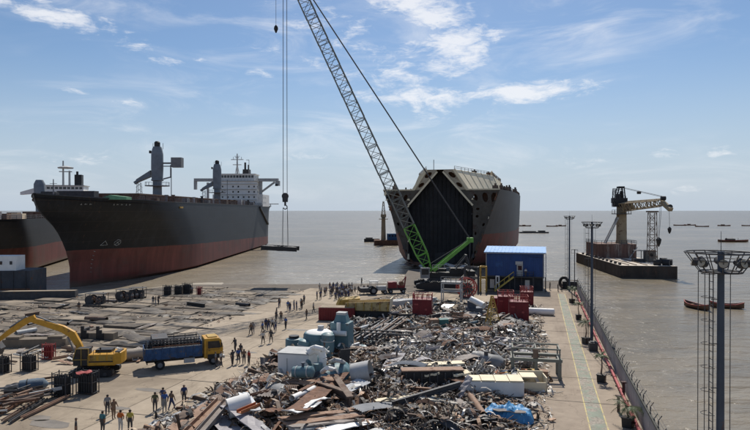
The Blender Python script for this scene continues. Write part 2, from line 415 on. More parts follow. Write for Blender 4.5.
# concrete panels of the walkway, slabs of the slip, panels of the jetty: each a piece of the yard
def panel_mesh(name, w, d, mat, th=.10):
    mb = MB(); e = .03
    lo = [(-w / 2, -d / 2), (w / 2, -d / 2), (w / 2, d / 2), (-w / 2, d / 2)]
    a = [(x, y, -th) for x, y in lo]; t1 = [(x, y, -e) for x, y in lo]
    t2 = [(x - math.copysign(e, x), y - math.copysign(e, y), 0) for x, y in lo]
    mb.add(a + t1 + t2, [(0, 1, 5, 4), (1, 2, 6, 5), (2, 3, 7, 6), (3, 0, 4, 7), (4, 5, 9, 8), (5, 6, 10, 9), (6, 7, 11, 10), (7, 4, 8, 11), (8, 9, 10, 11)])
    return mb.mesh(name, mat)
def put(me, name, parent, loc, rot=(0, 0, 0), scale=None):
    o = bpy.data.objects.new(name, me); COL.objects.link(o); o.parent = parent; o.location = loc; o.rotation_euler = rot
    if scale: o.scale = scale
    return o
rnd = random.Random(3)
pm = [panel_mesh('concrete_panel', 6.93, 9.9, m_) for m_ in (concrete, concrete_b)]
for i in range(7):
    for j in range(13):
        v, u = -44.6 + i * 7.0, -2 + j * 10.0
        if u > 121 or v > -1: continue
        put(pm[rnd.random() < .35], 'concrete_panel', yard, (v, u, rnd.uniform(-.008, .006)), (rnd.uniform(-.0012, .0012), rnd.uniform(-.0012, .0012), 0))
pm2 = [panel_mesh('concrete_panel', 13.9, 11.9, m_) for m_ in (concrete, concrete_b)]
for i in range(5):
    for j in range(5):
        put(pm2[rnd.random() < .4], 'concrete_panel', yard, (-55.2 - i * 14.0, 9 + j * 12.0, rnd.uniform(-.008, .006)))
slab_b = M('slab_dark', (.125, .102, .078), .85, var=.4, scale=.6, rust=.35, rustcol=(.07, .06, .05), rscale=.4, bump=.4, bscale=3)
slab_c = M('slab_pale', (.27, .222, .166), .92, var=.35, scale=.5, rust=.3, rustcol=(.13, .11, .09), rscale=.4, bump=.4, bscale=3)
sm = [panel_mesh('concrete_slab', w, d, m_, .35) for w, d, m_ in ((5.85, 2.9, slab_m), (5.85, 2.75, slab_b), (5.6, 2.9, slab_c), (5.7, 2.6, slab_m), (5.3, 2.8, slab_b))]
for j in range(19):
    off = rnd.uniform(-2, 2)
    for i in range(12):
        v, u = -51.5 - i * 6.0 + off * .5, 66 + j * 3.0
        if v > -48.2 + (2 if j > 8 else 0) or u > shore_u(v) - 4: continue
        r_ = rnd.random(); lift = rnd.uniform(.0, .16) + (.28 if r_ > .93 else 0)
        put(rnd.choice(sm), 'concrete_slab', yard, (v, u, lift), (rnd.uniform(-.016, .016), rnd.uniform(-.008, .008), rnd.uniform(-.02, .02)))
mudp = MB(); rm = random.Random(17)
mud_dark = M('slip_mud', (.085, .07, .054), .6, var=.45, scale=.5, rust=.3, rustcol=(.16, .135, .105), rscale=.5, bump=.6, bscale=3)
for k in range(150):
    v, u = rm.uniform(-112, -47), rm.uniform(64, 116)
    if u > shore_u(v) - 5: continue
    a_, b2 = rm.uniform(1.0, 5.0), rm.uniform(.4, 1.6); nn = 22; th0 = rm.gauss(0, .25); zc = rm.uniform(.13, .27)
    ring = []
    for q in range(nn):
        t = 2 * math.pi * q / nn; rr = 1 + .55 * noise.noise(Vector((math.cos(t) * 1.5, math.sin(t) * 1.5, k * 3.1))) + .25 * noise.noise(Vector((math.cos(t) * 4, math.sin(t) * 4, k)))
        x, y = math.cos(t) * a_ * rr, math.sin(t) * b2 * rr; ring.append((v + x * math.cos(th0) - y * math.sin(th0), u + x * math.sin(th0) + y * math.cos(th0), 0))
    o0 = len(mudp.v); mudp.add([(v, u, zc + rm.uniform(.02, .12))] + [(v + (x - v) * .6, u + (y - u) * .6, zc + .03) for x, y, z in ring] + [(x, y, zc - .14) for x, y, z in ring],
        [(0, 1 + q, 1 + (q + 1) % nn) for q in range(nn)] + [(1 + q, 1 + nn + q, 1 + nn + (q + 1) % nn, 1 + (q + 1) % nn) for q in range(nn)])
tag(mudp.build('slip_mud', mud_dark, None, True, rz=RZ_YARD), 'dark drying mud lying in patches over the slip slabs', 'mud', kind='stuff')
jm = [panel_mesh('jetty_panel', 8.9, 7.93, jetty_m), panel_mesh('jetty_panel', 9.2, 7.93, concrete_b)]
for j in range(18):
    put(jm[0], 'jetty_panel', yard, (3.65, -4 + j * 8.0, rnd.uniform(-.006, .004) + .012))
gp = MB().box((0, 0, 0), (1.2, 7.9, .008)).mesh('painted_walkway', green_m)
yl = MB().box((0, 0, 0), (.10, 7.9, .008)).mesh('painted_line', yellow_line)
for j in range(16):
    u = 4 + j * 8.0
    put(gp, 'painted_walkway', yard, (4.62, u, .021)); put(yl, 'painted_line', yard, (3.95, u, .021)); put(yl, 'painted_line', yard, (5.29, u, .021))
# puddles and oil on the walkway
wet_m = M('wet_patch', (.19, .165, .135), .5, var=.3, scale=.6)
for px, py, a, b_ in ((50, 424, 1.9, .8), (40, 418, 1.0, .6), (150, 390, 1.6, .5), (200, 415, .9, .4), (118, 408, 1.3, .35), (300, 330, 2.2, .5), (245, 352, 1.8, .35), ):
    v, u = yp(px, py); k = 18
    pts = [(math.cos(t) * a * (1 + .35 * noise.noise(Vector((math.cos(t) * 1.3, math.sin(t) * 1.3, px)))), math.sin(t) * b_ * (1 + .4 * noise.noise(Vector((math.cos(t) * 2, math.sin(t) * 2, py)))), 0) for t in [2 * math.pi * q / k for q in range(k)]]
    put(MB().add(pts, [tuple(range(k))]).mesh('wet_patch', wet_m), 'wet_patch', yard, (v, u, .03 if px > 500 else .016))

# ================================================================== SHIPS
def hull_material(name, top, mid, y_mid, red, z0, kz, mark=None, zlow=SEA):
    """paint of a hull: boot-topping below z0 + kz*y, dark above, greyer aft of y_mid"""
    m, n, l = node_mat(name); b = n['Principled BSDF']; b.inputs['Roughness'].default_value = .55; b.inputs['Specular IOR Level'].default_value = .35
    tc = n.new('ShaderNodeTexCoord').outputs['Object']; s = n.new('ShaderNodeSeparateXYZ'); l.new(tc, s.inputs[0])
    n1 = nnoise(n, l, tc, .12, 6, .65); st = nnoise(n, l, tc, .5, 6, .7, (1, 1, .06)); fine = nnoise(n, l, tc, 1.2, 6, .7)
    lvl = nmath(n, l, 'ADD', nmath(n, l, 'SUBTRACT', s.outputs[2], nmath(n, l, 'MULTIPLY', s.outputs[1], kz)), nmath(n, l, 'MULTIPLY', nmath(n, l, 'SUBTRACT', n1, .5), .5))
    isred = nmap(n, l, lvl, z0 + .05, z0 - .05)
    # diagonal tone edge: bow paint darkened with the flare's shade, greyer aft
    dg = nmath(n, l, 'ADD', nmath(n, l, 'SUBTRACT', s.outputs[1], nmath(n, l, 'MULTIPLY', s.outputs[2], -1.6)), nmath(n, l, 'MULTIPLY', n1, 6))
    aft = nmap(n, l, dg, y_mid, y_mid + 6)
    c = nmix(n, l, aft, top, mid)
    c = nmix(n, l, nmap(n, l, st, .5, .75, 0, .5), c, (.034, .040, .050))
    c = nmix(n, l, nmap(n, l, fine, .63, .72, 0, .3), c, (.07, .04, .028))
    rd = nmix(n, l, nmap(n, l, st, .35, .7), red, tuple(q * .5 for q in red))
    rd = nmix(n, l, nmap(n, l, n1, .5, .7, 0, .6), rd, (.10, .075, .06))
    c = nmix(n, l, isred, c, rd)
    c = nmix(n, l, nmap(n, l, lvl, zlow + 2.2, zlow + .8, 0, .75), c, (.13, .10, .07))      # mud line
    # welded plate seams and rust runs below them
    cb_ = n.new('ShaderNodeCombineXYZ'); l.new(s.outputs[1], cb_.inputs[0]); l.new(s.outputs[2], cb_.inputs[1])
    bk = n.new('ShaderNodeTexBrick'); bk.inputs['Scale'].default_value = 1.0; bk.inputs['Brick Width'].default_value = 9.0; bk.inputs['Row Height'].default_value = 2.4; bk.inputs['Mortar Size'].default_value = .035; bk.inputs['Mortar Smooth'].default_value = .3; bk.inputs['Color1'].default_value = (1, 1, 1, 1); bk.inputs['Color2'].default_value = (.6, .6, .6, 1); bk.inputs['Mortar'].default_value = (.9, .9, .9, 1); bk.inputs['Bias'].default_value = 0
    l.new(cb_.outputs[0], bk.inputs['Vector'])
    pm_ = n.new('ShaderNodeMix'); pm_.data_type = 'RGBA'; pm_.blend_type = 'MULTIPLY'; pm_.inputs['Factor'].default_value = .45; l.new(c, pm_.inputs['A']); l.new(bk.outputs['Color'], pm_.inputs['B']); c = pm_.outputs['Result']
    c = nmix(n, l, nmath(n, l, 'MULTIPLY', bk.outputs['Fac'], .5), c, (.07, .05, .04))
    runs = nmap(n, l, nnoise(n, l, tc, .9, 5, .65, (1, 1, .035)), .63, .72, 0, .55)
    c = nmix(n, l, runs, c, (.12, .062, .038))
    l.new(c, b.inputs['Base Color'])
    bp = n.new('ShaderNodeBump'); bp.inputs['Strength'].default_value = .2; bp.inputs['Distance'].default_value = .1
    l.new(nnoise(n, l, tc, .35, 3, .5), bp.inputs['Height']); l.new(bp.outputs[0], b.inputs['Normal'])
    return m
def interp(tab, x):
    for (a, p), (b_, q) in zip(tab[:-1], tab[1:]):
        if x <= b_: return p + (q - p) * max(0, (x - a)) / (b_ - a)
    return tab[-1][1]
def hull_loft(L, B, rake, zs, sheer, ent_lo, ent_hi, ztop, stern_cut=20, pw=(1.9, .9)):
    """rows of hull points; bow at y=0, stern at y=L; returns a grid closed over port and starboard"""
    ts = [0, .002, .006, .012, .02, .03, .042, .055, .07, .09, .11, .13, .16, .2, .25, .32, .4, .5, .6, .7, .78, .84, .88, .91, .94, .965, .985, 1.0]
    rows = []
    for t in ts:
        port, star = [], []
        for z in zs:
            fz = max(0, min(1, (z - zs[0]) / (ztop - zs[0])))
            s0 = interp(rake, z); y = s0 + (L - s0) * t
            ent = ent_lo + (ent_hi - ent_lo) * fz ** 1.5
            q = max(0, min(1, (y - s0) / ent)); p = pw[0] + pw[1] * fz
            hb = B / 2 * (1 - (1 - q) ** p)
            yl_ = (y - (L - stern_cut)) / stern_cut
            if yl_ > 0:
                k = (1 - fz) ** .6
                hb *= 1 - yl_ ** 2 * (.16 + .75 * k)
            if z < zs[1]: hb *= .86
            zz = z + (sheer(y) * fz)
            port.append((hb, y, zz)); star.append((-hb, y, zz))
        rows.append(list(reversed(star)) + port)
    return rows
def railing(mb, pts, h=1.05, r=.035, step=2.0, mi=0):
    for a, b_ in zip(pts[:-1], pts[1:]):
        a, b_ = Vector(a), Vector(b_); nn = max(1, int((b_ - a).length / step))
        for k in range(nn + 1):
            p = a.lerp(b_, k / nn); mb.beam(p, p + Vector((0, 0, h)), r * 2, mi=mi)
        for f in (.5, 1.0): mb.beam(a + Vector((0, 0, h * f)), b_ + Vector((0, 0, h * f)), r * 1.6, mi=mi)
def window_row(parent, xs, y, z, w, h, mat, axis='x', frame=None):
    me = MB().box((0, 0, 0), (w, .06, h) if axis == 'x' else (.06, w, h)).mesh('window', mat)
    fm = None
    for x in xs:
        put(me, 'window', parent, (x, y, z) if axis == 'x' else (y, x, z))

# ---- the big bulk carrier on the left
ship = thing('cargo_ship', 'big black hulled cargo ship with red bottom, two deck cranes and white bridge, beached bow-on', 'ship', (-71.8, 126, 0))
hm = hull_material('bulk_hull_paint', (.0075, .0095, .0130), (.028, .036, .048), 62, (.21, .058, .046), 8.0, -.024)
rake1 = [(-1.6, 15), (4, 15), (8, 13), (11, 10.6), (13.5, 7.6), (15.2, 4.4), (16.7, 1.9), (18, .9), (20, 0)]
rows = hull_loft(214, 31, rake1, [-1.6, -.4, 1.5, 3.5, 5.5, 7.5, 9.5, 11.5, 13.2, 14.8, 16.2, 17.6, 18.8, 19.8], lambda y: max(0, (30 - y) / 30) ** 2 * .9 - .3 * (y > 30), 50, 44, 19.8, 26, (1.55, .35))
mb = MB(); mb.grid(rows); last = rows[-1]; mb.add(last, [tuple(range(len(last)))])
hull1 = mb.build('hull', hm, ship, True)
nz = 14
deckm = M('deck_red', (.15, .07, .05), .8, var=.3, scale=.2)
mb = MB()
dp = [(r[-1][0] * .995, r[-1][1], r[-1][2] - 1.0) for r in rows[1:]]; ds = [(-x, y, z) for x, y, z in dp]
mb.grid([[a, b_] for a, b_ in zip(ds, dp)]); mb.build('deck', deckm, ship)
mb = MB()
rl = [(r[-1][0] * .985, r[-1][1], r[-1][2]) for r in rows[8:]]
railing(mb, rl, 1.0, .04, 2.4); mb.build('railing', dark_m, ship)
mb = MB(); railing(mb, [(-x, y, z) for x, y, z in rl], 1.0, .04, 4); mb.build('railing', dark_m, ship)
# rubbing strip along the top edge
mb = MB(); top = [Vector((r[-1][0] + .02, r[-1][1], r[-1][2] - .12)) for r in rows[1:]]
for a, b_ in zip(top[:-1], top[1:]): mb.beam(a, b_, .16, .24)
mb.build('gunwale', dark_m, ship); mb = MB()
for a, b_ in zip(top[:-1], top[1:]): mb.beam((-a.x, a.y, a.z), (-b_.x, b_.y, b_.z), .16, .24)
mb.build('gunwale', dark_m, ship)
for k in range(5):
    y0 = 42 + k * 29
    MB().box((0, y0, 20.0), (20, 22, 2.4)).box((0, y0, 21.35), (20.6, 22.6, .3)).build('hatch_cover', brown_m, ship)
# forecastle clutter
MB().box((-3, 12, 20.4), (3, 2, 1.9)).cyl((-4.8, 12, 20.4), (-1.2, 12, 20.4), .9).build('windlass', dark_m, ship); MB().box((0, 19, 20.6), (9, 2.5, 2.2)).build('deck_locker', dark_m, ship)
mb = MB(); mb.cyl((0, 8, 19.5), (0, 8, 24), .18, .1, 8); mb.box((0, 8, 23), (1.6, .1, .1)); mb.build('foremast', grey_m, ship)
grm = M('faded_green', (.15, .34, .2), .7); mb = MB(); mb.prism([(6, 16, 19.6), (13, 16, 19.6), (13, 16, 20.2), (9, 16, 20.7)], (0, 3, 0)); mb.build('tarpaulin_cover', grm, ship)
for k in range(16):
    y = 34 + k * 8.4 + rnd.uniform(-2, 2); mb = MB(); hgt = rnd.uniform(.9, 2.4)
    if k % 3: mb.cyl((13, y, 19), (13, y, 19.6 + hgt), .35, n=8); mb.cyl((13, y, 19.6 + hgt), (13, y, 19.9 + hgt), .55, n=8)
    else: mb.box((13, y, 19.4 + hgt / 2), (1.6, 2.4, hgt))
    mb.build('deck_fitting', rnd.choice([grey_m, dark_m, brown_m, ltgrey_m]), ship)
# white letters and marks on the bow: built as small raised plates hugging the plating
def hull_pt(rows_, y, z):
    best = None
    for r in rows_:
        for k in range(len(r) // 2, len(r)):
            d = (r[k][1] - y) ** 2 + (r[k][2] - z) ** 2
            if best is None or d < best[0]: best = (d, k, r)
    return best
def hull_x(rows_, y, z):
    """half breadth at (y, z) by walking the loft"""
    k = None
    n2 = len(rows_[0]) // 2
    def col(kk):
        pr = None
        for r in rows_:
            p = r[n2 + kk]
            if pr and pr[1] <= y <= p[1]:
                f = (y - pr[1]) / max(1e-6, p[1] - pr[1]); return pr[0] + (p[0] - pr[0]) * f, pr[2] + (p[2] - pr[2]) * f
            pr = p
        return None
    pr = None
    for kk in range(n2):
        c_ = col(kk)
        if c_ is None: continue
        if pr and pr[1] <= z <= c_[1]:
            f = (z - pr[1]) / max(1e-6, c_[1] - pr[1]); return pr[0] + (c_[0] - pr[0]) * f
        pr = c_
    return pr[0] if pr else 0
def decal(rows_, y0, z0, segs, mat, name, parent, th=.10, hgt=.9, wdt=.55):
    """strokes given in letter units, laid on the curved plating"""
    mb = MB()
    for (a, b_, c_, d_) in segs:
        p = [y0 + a * wdt, z0 + b_ * hgt]; q = [y0 + c_ * wdt, z0 + d_ * hgt]
        A = Vector((hull_x(rows_, *p) + .05, *p)); B_ = Vector((hull_x(rows_, *q) + .05, *q))
        mb.beam(A, B_, th, .10)
    return mb.build(name, mat, parent)
LET = {'M': [(0, 0, 0, 1), (0, 1, .5, .4), (.5, .4, 1, 1), (1, 1, 1, 0)], 'V': [(0, 1, .5, 0), (.5, 0, 1, 1)], 'A': [(0, 0, .5, 1), (.5, 1, 1, 0), (.25, .4, .75, .4)],
       'L': [(0, 1, 0, 0), (0, 0, 1, 0)], 'E': [(0, 0, 0, 1), (0, 1, 1, 1), (0, .5, .8, .5), (0, 0, 1, 0)], 'I': [(.5, 0, .5, 1)], 'O': [(0, 0, 0, 1), (0, 1, 1, 1), (1, 1, 1, 0), (1, 0, 0, 0)], 'T': [(0, 1, 1, 1), (.5, 1, .5, 0)]}
mark_m = M('hull_marking', (.36, .34, .30), .7, var=.3, scale=2, rust=.3, rustcol=(.05, .04, .04))
# worn name: only short blurred strokes can be made out
for k, yy in enumerate((9.6, 10.7, 11.8, 17.6, 18.7, 19.9, 21.2, 22.4)):
    decal(rows, yy, 18.25, [(0, .05, .0, .55), (.0, .3, .7, .3)] if k % 3 else [(.1, .1, .7, .1), (.4, .1, .4, .55)], mark_m, 'hull_letter', ship, .14, .6, .6)
# bulb and thruster symbols
decal(rows, 25.6, 8.9, [(math.cos(a) * 1, math.sin(a), math.cos(a + .8) * 1, math.sin(a + .8)) for a in [k * .785 for k in range(8)]] + [(-.7, -.7, .7, .7), (-.7, .7, .7, -.7)], mark_m, 'thruster_mark', ship, .14, .75, .95)
decal(rows, 22.0, 8.9, [(-1, -.6, 1, -.6), (-1, -.6, 0, .8), (0, .8, 1, -.6)], mark_m, 'bulb_mark', ship, .14, .75, .95)
for k in range(6): decal(rows, 20.0, 2.0 + k * 1.0, [(0, 0, 1, 0), (0, 0, 0, .4)], mark_m, 'draught_mark', ship, .08, .4, .35)
MB().box((15.55, 48, 17.9), (.5, 2.6, .5)).build('fender_plate', mustard_m, ship)

def deck_crane(y, scale=1.0, jib=12.0):
    t = 19.0
    g1 = M('crane_grey', (.19, .215, .24), .6, var=.25, scale=.5, rust=.1) if 'crane_grey' not in MATS else MATS['crane_grey']
    mb = MB(); mb.lathe([(1.5, t), (1.4, t + 7.6), (2.0, t + 7.9), (2.0, t + 8.2)], (0, y, 0), 18)
    base = mb.build('deck_crane', g1, ship, True)
    mb = MB(); mb.lathe([(1.75, t + 8.2), (1.85, t + 10), (1.95, t + 12), (1.9, t + 16.6), (1.55, t + 18.4), (1.3, t + 19.0)], (0, y, 0), 18); mb.build('slewing_house', g1, base, True)
    mb = MB(); mb.lathe([(.95, t + 19), (.95, t + 20.4), (.6, t + 20.8)], (0, y, 0), 12); mb.box((-2.3, y, t + 17.3), (.5, 1, .9)); mb.box((1.9, y, t + 19.2), (.1, .1, 2.0)); mb.box((-1.4, y, t + 19.2), (.1, .1, 2)); mb.build('sheave_head', black_m, base)
    mb = MB(); mb.lathe([(3.9, t + 6.0), (3.9, t + 6.25)], (0, y, 0), 20)
    for k in range(16):
        a = 2 * math.pi * k / 16; mb.beam((math.cos(a) * 3.8, y + math.sin(a) * 3.8, t + 6.2), (math.cos(a) * 3.8, y + math.sin(a) * 3.8, t + 7.3), .07)
        a2 = 2 * math.pi * (k + 1) / 16; mb.beam((math.cos(a) * 3.8, y + math.sin(a) * 3.8, t + 7.3), (math.cos(a2) * 3.8, y + math.sin(a2) * 3.8, t + 7.3), .07)
    mb.cyl((4.6, y, t), (4.6, y, t + 12), .14, n=6); mb.build('platform', grey_m, base)
    mb = MB(); mb.prism([(-2, y - 1, t + 9.2), (-2, y - 1, t + 11.2), (-jib * .55, y - 1.2, t + 8.2), (-jib * .55, y - 1.2, t + 7.2)], (0, 2.2, 0)); mb.beam((-jib * .5, y, t + 8), (-jib * .62, y, t + 7.0), 1.2, .9); mb.build('jib', g1, base)
    mb = MB(); x = -jib * .5
    for dx in (-.5, .5):
        for dy in (-.5, .5): mb.beam((x + dx * 1.7, y + dy * 1.7, t), (x + dx, y + dy, t + 7.2), .14)
    for k in range(4):
        mb.beam((x - .8, y - .8, t + .5 + k * 1.7), (x + .8, y - .8, t + 1.8 + k * 1.7), .09); mb.beam((x + .8, y + .8, t + .5 + k * 1.7), (x - .8, y + .8, t + 1.8 + k * 1.7), .09)
    mb.build('jib_rest', grey_m, base)
    if scale > .95:
        mb = MB(); mb.box((3.8, y, t + 13.6), (3.6, .6, .5)); mb.box((3.8, y, t + 12.6), (3.4, .4, .3)); mb.box((6.6, y, t + 13.8), (3.4, 2.6, 3.2)); mb.beam((4.4, y, t + 9), (4.4, y, t + 13), .3); mb.beam((2, y, t + 8.4), (4.4, y, t + 9), .4); mb.build('machinery_box', grey_m, base)
    return base
deck_crane(72, 1.0); deck_crane(147, .9)
# aft superstructure
t = 19.0; yb = 176
sup = MB().box((3.0, yb, t + 6.2), (21, 12, 12.4)).box((3.4, yb + 6, t + 3), (25, 18, 6)).build('superstructure', white_m, ship)
MB().box((3.0, yb, t + 12.55), (22, 13, .3)).build('bridge_deck', ltgrey_m, sup)
br = MB().box((3.0, yb, t + 14.3), (18.5, 10.5, 3.2)).box((3.0, yb, t + 16.05), (19.5, 11.3, .3)).build('wheelhouse', white_m, sup)
window_row(br, [3 - 8.2 + k * 1.49 for k in range(12)], yb - 5.27, t + 14.8, 1.15, 1.2, glass_m)
window_row(br, [yb - 4 + k * 1.6 for k in range(6)], 3 + 9.27, t + 14.8, 1.15, 1.2, glass_m, 'y')
for zz in (2.0, 4.6, 7.2, 9.8):
    xs = [3 - 9 + k * 2.6 for k in range(8) if not (zz > 5 and k in (2, 5))]
    window_row(sup, xs, yb - 6.02, t + zz, .75, .85, glass_m)
    window_row(sup, [yb - 4 + k * 3 for k in range(4)], 13.52 if zz > 6.1 else 15.92, t + zz, .75, .85, glass_m, 'y')
mb = MB(); [MB().box((x, yb - 1, t + 13.3), (w, 2.4, 1.5)).build('bridge_wing', ltgrey_m, sup) for x, w in ((18.2, 10.4), (-12.6, 12.2))]
mb = MB(); mb.box((14.5, yb - 1, t + 9), (1.5, 1.5, 8)); mb.beam((15, yb - 1, t + 7.4), (21.5, yb - 1, t + 12.2), .9); mb.box((23, yb - 1, t + 11.6), (2.2, 2.0, 2.4)); mb.build('wing_support', ltgrey_m, sup); mb = MB(); mb.box((-18.2, yb - 1, t + 10.6), (1.3, 1.6, 4.2)); mb.build('wing_support', ltgrey_m, sup); MB().box((-12, yb - 1, t + 6.5), (1, 1, 11)).build('wing_support', ltgrey_m, sup)
mb = MB(); mb.box((22.6, yb - 2.35, t + 10.7), (1.3, .4, 1.0)); mb.build('wing_lamp', black_m, sup)
mb = MB(); mb.cyl((2.5, yb, t + 16), (2.5, yb, t + 26.6), .55, .25, 10); mb.box((2.5, yb, t + 23.6), (6.2, .3, .35)); mb.box((2.5, yb, t + 21), (4.2, 1.2, .3)); mb.box((2.5, yb, t + 25.3), (2.6, .2, .2)); mb.cyl((0.6, yb, t + 23.6), (.6, yb, t + 25.0), .12, n=6); mb.cyl((4.6, yb, t + 23.6), (4.6, yb, t + 25.0), .12, n=6); mb.box((2.5, yb, t + 24.6), (1.8, .4, .4))
mb.beam((1.4, yb, t + 16), (2.4, yb, t + 21), .25); mb.beam((3.6, yb, t + 16), (2.6, yb, t + 21), .25); mb.build('radar_mast', ltgrey_m, sup)
mb = MB(); mb.box((6.0, yb + 6, t + 16.5), (3.6, 4.5, 5), taper=.9); mb.cyl((5.3, yb + 5.6, t + 19), (5.3, yb + 5.6, t + 22.6), .5, n=10); mb.cyl((7, yb + 5.6, t + 19), (7, yb + 5.6, t + 21.4), .4, n=10); mb.build('funnel', black_m, sup)
mb = MB(); mb.cyl((8.4, yb, t + 16), (8.4, yb, t + 23.5), .12, n=6); mb.cyl((-6, yb, t + 16), (-6, yb, t + 20.5), .1, n=6); mb.beam((8.4, yb, t + 23.4), (7, yb, t + 23.4), .2); mb.build('antenna', grey_m, sup)
mb = MB()
for zz in (3.3, 5.9, 8.5, 11.1): mb.box((3.0, yb - 6.2, t + zz), (21.4, .5, .12))
railing(mb, [(-7.6, yb - 6.4, t + 12.7), (13.6, yb - 6.4, t + 12.7), (13.6, yb + 6, t + 12.7)], 1.0, .04, 1.5)
mb.build('deck_edge', ltgrey_m, sup)
mb = MB(); mb.box((9, yb + 24, t + 1.8), (8, 5, 3.6)); mb.box((15.5, yb + 30, t + 1.6), (6, .6, .4)); mb.build('aft_deckhouse', ltgrey_m, ship)
# gangway hanging on the side
mb = MB(); mb.beam((15.9, 166, 18.6), (15.9, 188, 10), .7, .9); mb.build('gangway', dark_m, ship)

# ---- second, lower ship beyond it at the left edge
ax = Vector((-12, 47, 0)).normalized(); rz2 = math.atan2(-ax.x, ax.y)
ship2 = thing('cargo_ship', 'lower dark hulled ship with red bottom half hidden at left edge behind big cargo ship', 'ship', (0, 0, 0), rz2)
pt = P(30, 272, SEA); org = pt - Vector((math.cos(rz2), math.sin(rz2), 0)) * 13.5 - ax * 20
ship2.location = (org.x, org.y, 0)
hm2 = hull_material('second_hull_paint', (.018, .019, .022), (.026, .028, .033), 20, (.17, .045, .037), 6.2, 0)
rake2 = [(-1.6, 4), (5, 4), (9, 3), (12, 1.4), (15, 0)]
rows2 = hull_loft(150, 27, rake2, [-1.6, -.4, 1.5, 3.5, 5.5, 7.5, 9.5, 11.5, 13, 14.6], lambda y: 0, 22, 15, 14.6, 22)
mb = MB(); mb.grid(rows2); last = rows2[-1]; mb.add(last, [tuple(range(len(last)))]); mb.build('hull', hm2, ship2, True)
mb = MB(); dp = [(r[-1][0] * .99, r[-1][1], 14.0) for r in rows2[1:]]; mb.grid([[(-x, y, z), (x, y, z)] for x, y, z in dp]); mb.build('deck', deckm, ship2)
mb = MB(); rl = [(r[-1][0] * .98, r[-1][1], 14.5) for r in rows2[3:]]; railing(mb, rl, 1.1, .05, 2.2); mb.build('railing', grey_m, ship2)
for k in range(9):
    mb = MB(); y = 8 + k * 9; mb.box((rnd.uniform(2, 8), y, 15.2), (rnd.uniform(3, 8), 4, rnd.uniform(1.2, 3))); mb.build('deck_fitting', rnd.choice([brown_m, grey_m, dark_m, cream_m]), ship2)
s2 = MB().box((0, 122, 19.4), (20, 14, 11.2)).box((0, 121, 26.4), (17, 11, 3.2)).build('superstructure', white_m, ship2)
window_row(s2, [-7.4 + k * 1.65 for k in range(10)], 115.47, 27.0, 1.2, 1.0, glass_m)
MB().box((0, 120, 24.9), (27, 4, .5)).box((0, 121, 28.15), (18, 12, .3)).build('bridge_wing', ltgrey_m, s2)
mb = MB(); mb.cyl((-1, 121, 26.6), (-1, 121, 39.5), .5, .3, 8); mb.cyl((1.6, 121, 26.6), (1.6, 121, 35), .5, .4, 8); mb.lathe([(3.2, 36.0), (3.4, 36.5), (.8, 37.2)], (0, 121, 0), 12); mb.box((0, 121, 34.6), (5.4, .4, .4)); mb.build('radar_mast', ltgrey_m, s2)
MB().box((4.5, 126, 29.5), (3, 4, 8)).cyl((4, 125, 33), (4, 125, 35), .5).build('funnel', black_m, s2)
mb = MB(); mb.lathe([(1.3, 14), (1.3, 22), (1.9, 22.4), (1.9, 26.5), (1.2, 28)], (5, 62, 0), 14); mb.build('deck_crane', MATS['crane_grey'], ship2, True)
MB().prism([(-1, 61, 22.6), (-1, 61, 23.6), (3.4, 61, 25), (3.4, 61, 23)], (0, 2, 0)).build('crane_jib', white_m, ship2)

# ---- the cut ship section on the right
D0 = 190.0
fc = PD(440, 268, D0); fc.z = 0
ship3 = thing('ship_section', 'half scrapped ship with open cut end, dark bulkhead, cream trunk deck and grey sides', 'ship', (fc.x, fc.y, 0), RZ_YARD)
hm3 = hull_material('cut_hull_paint', (.055, .055, .058), (.075, .075, .08), 10, (.21, .05, .04), 9.6, 0)
ZB, ZD = -1.7, 23.6
def sec3(s):
    """outer section at distance s behind the cut: list of (half breadth, z) from keel to deck"""
    q = min(1, s / 52.0); q = 1 - (1 - q) ** 2.0
    top, bot = 18.6 + 3.6 * q, 9.6 + 11.2 * q
    pts = []
    for k in range(13):
        f = k / 12; z = ZB + (ZD - ZB) * f
        vee = bot + (top - bot) * f ** (1.0 - .45 * q)
        bil = 1 - (1 - min(1, f / .14)) ** 2 * .30
        pts.append((vee * bil, z))
    return pts
rows3 = []
for s_ in [0, 2, 5, 9, 14, 20, 27, 35, 44, 54, 70, 90, 108, 114, 118]:
    sec = sec3(s_); k = 1.0 if s_ < 100 else 1 - ((s_ - 100) / 18) ** 2 * .12
    rows3.append([(-x * k, s_, z) for x, z in reversed(sec)] + [(x * k, s_, z) for x, z in sec])
mb = MB(); mb.grid(rows3); last = rows3[-1]; mb.add(last, [tuple(range(len(last)))]); mb.build('hull', hm3, ship3, True)
tb, tt, zt = 8.6, 4.4, 30.0
mb = MB()
for sg in (-1, 1):
    mb.grid([[(sg * tb, r[0][1], ZD + .02), (sg * abs(r[-1][0]) * .998, r[0][1], ZD)] for r in rows3])
mb.build('side_deck', dark_m, ship3)
# trunk, widening aft like the hull
def trunk(s_): k = min(1, s_ / 36); return tb + 8.0 * k, tt + 9.4 * k
mb = MB(); sts = [0.3, 6, 12, 18, 24, 30, 36, 48, 62, 74, 86]
for sg in (-1, 1): mb.grid([[(sg * trunk(q)[0], q, ZD), (sg * trunk(q)[1], q, zt)] for q in sts])
mb.grid([[(-trunk(q)[1], q, zt), (trunk(q)[1], q, zt)] for q in sts])
a, b_ = trunk(86); mb.add([(-a, 86, ZD), (a, 86, ZD), (b_, 86, zt), (-b_, 86, zt)], [(0, 1, 2, 3)])
mb.build('trunk_deck', cream_m, ship3)
for q in sts[1:-1]:
    mb = MB(); a, b_ = trunk(q)
    for sg in (-1, 1): mb.beam((sg * (a + .05), q, ZD), (sg * (b_ + .05), q, zt + .06), .22, .16)
    mb.beam((-b_, q, zt + .06), (b_, q, zt + .06), .22, .16); mb.build('trunk_seam', cream_m, ship3)
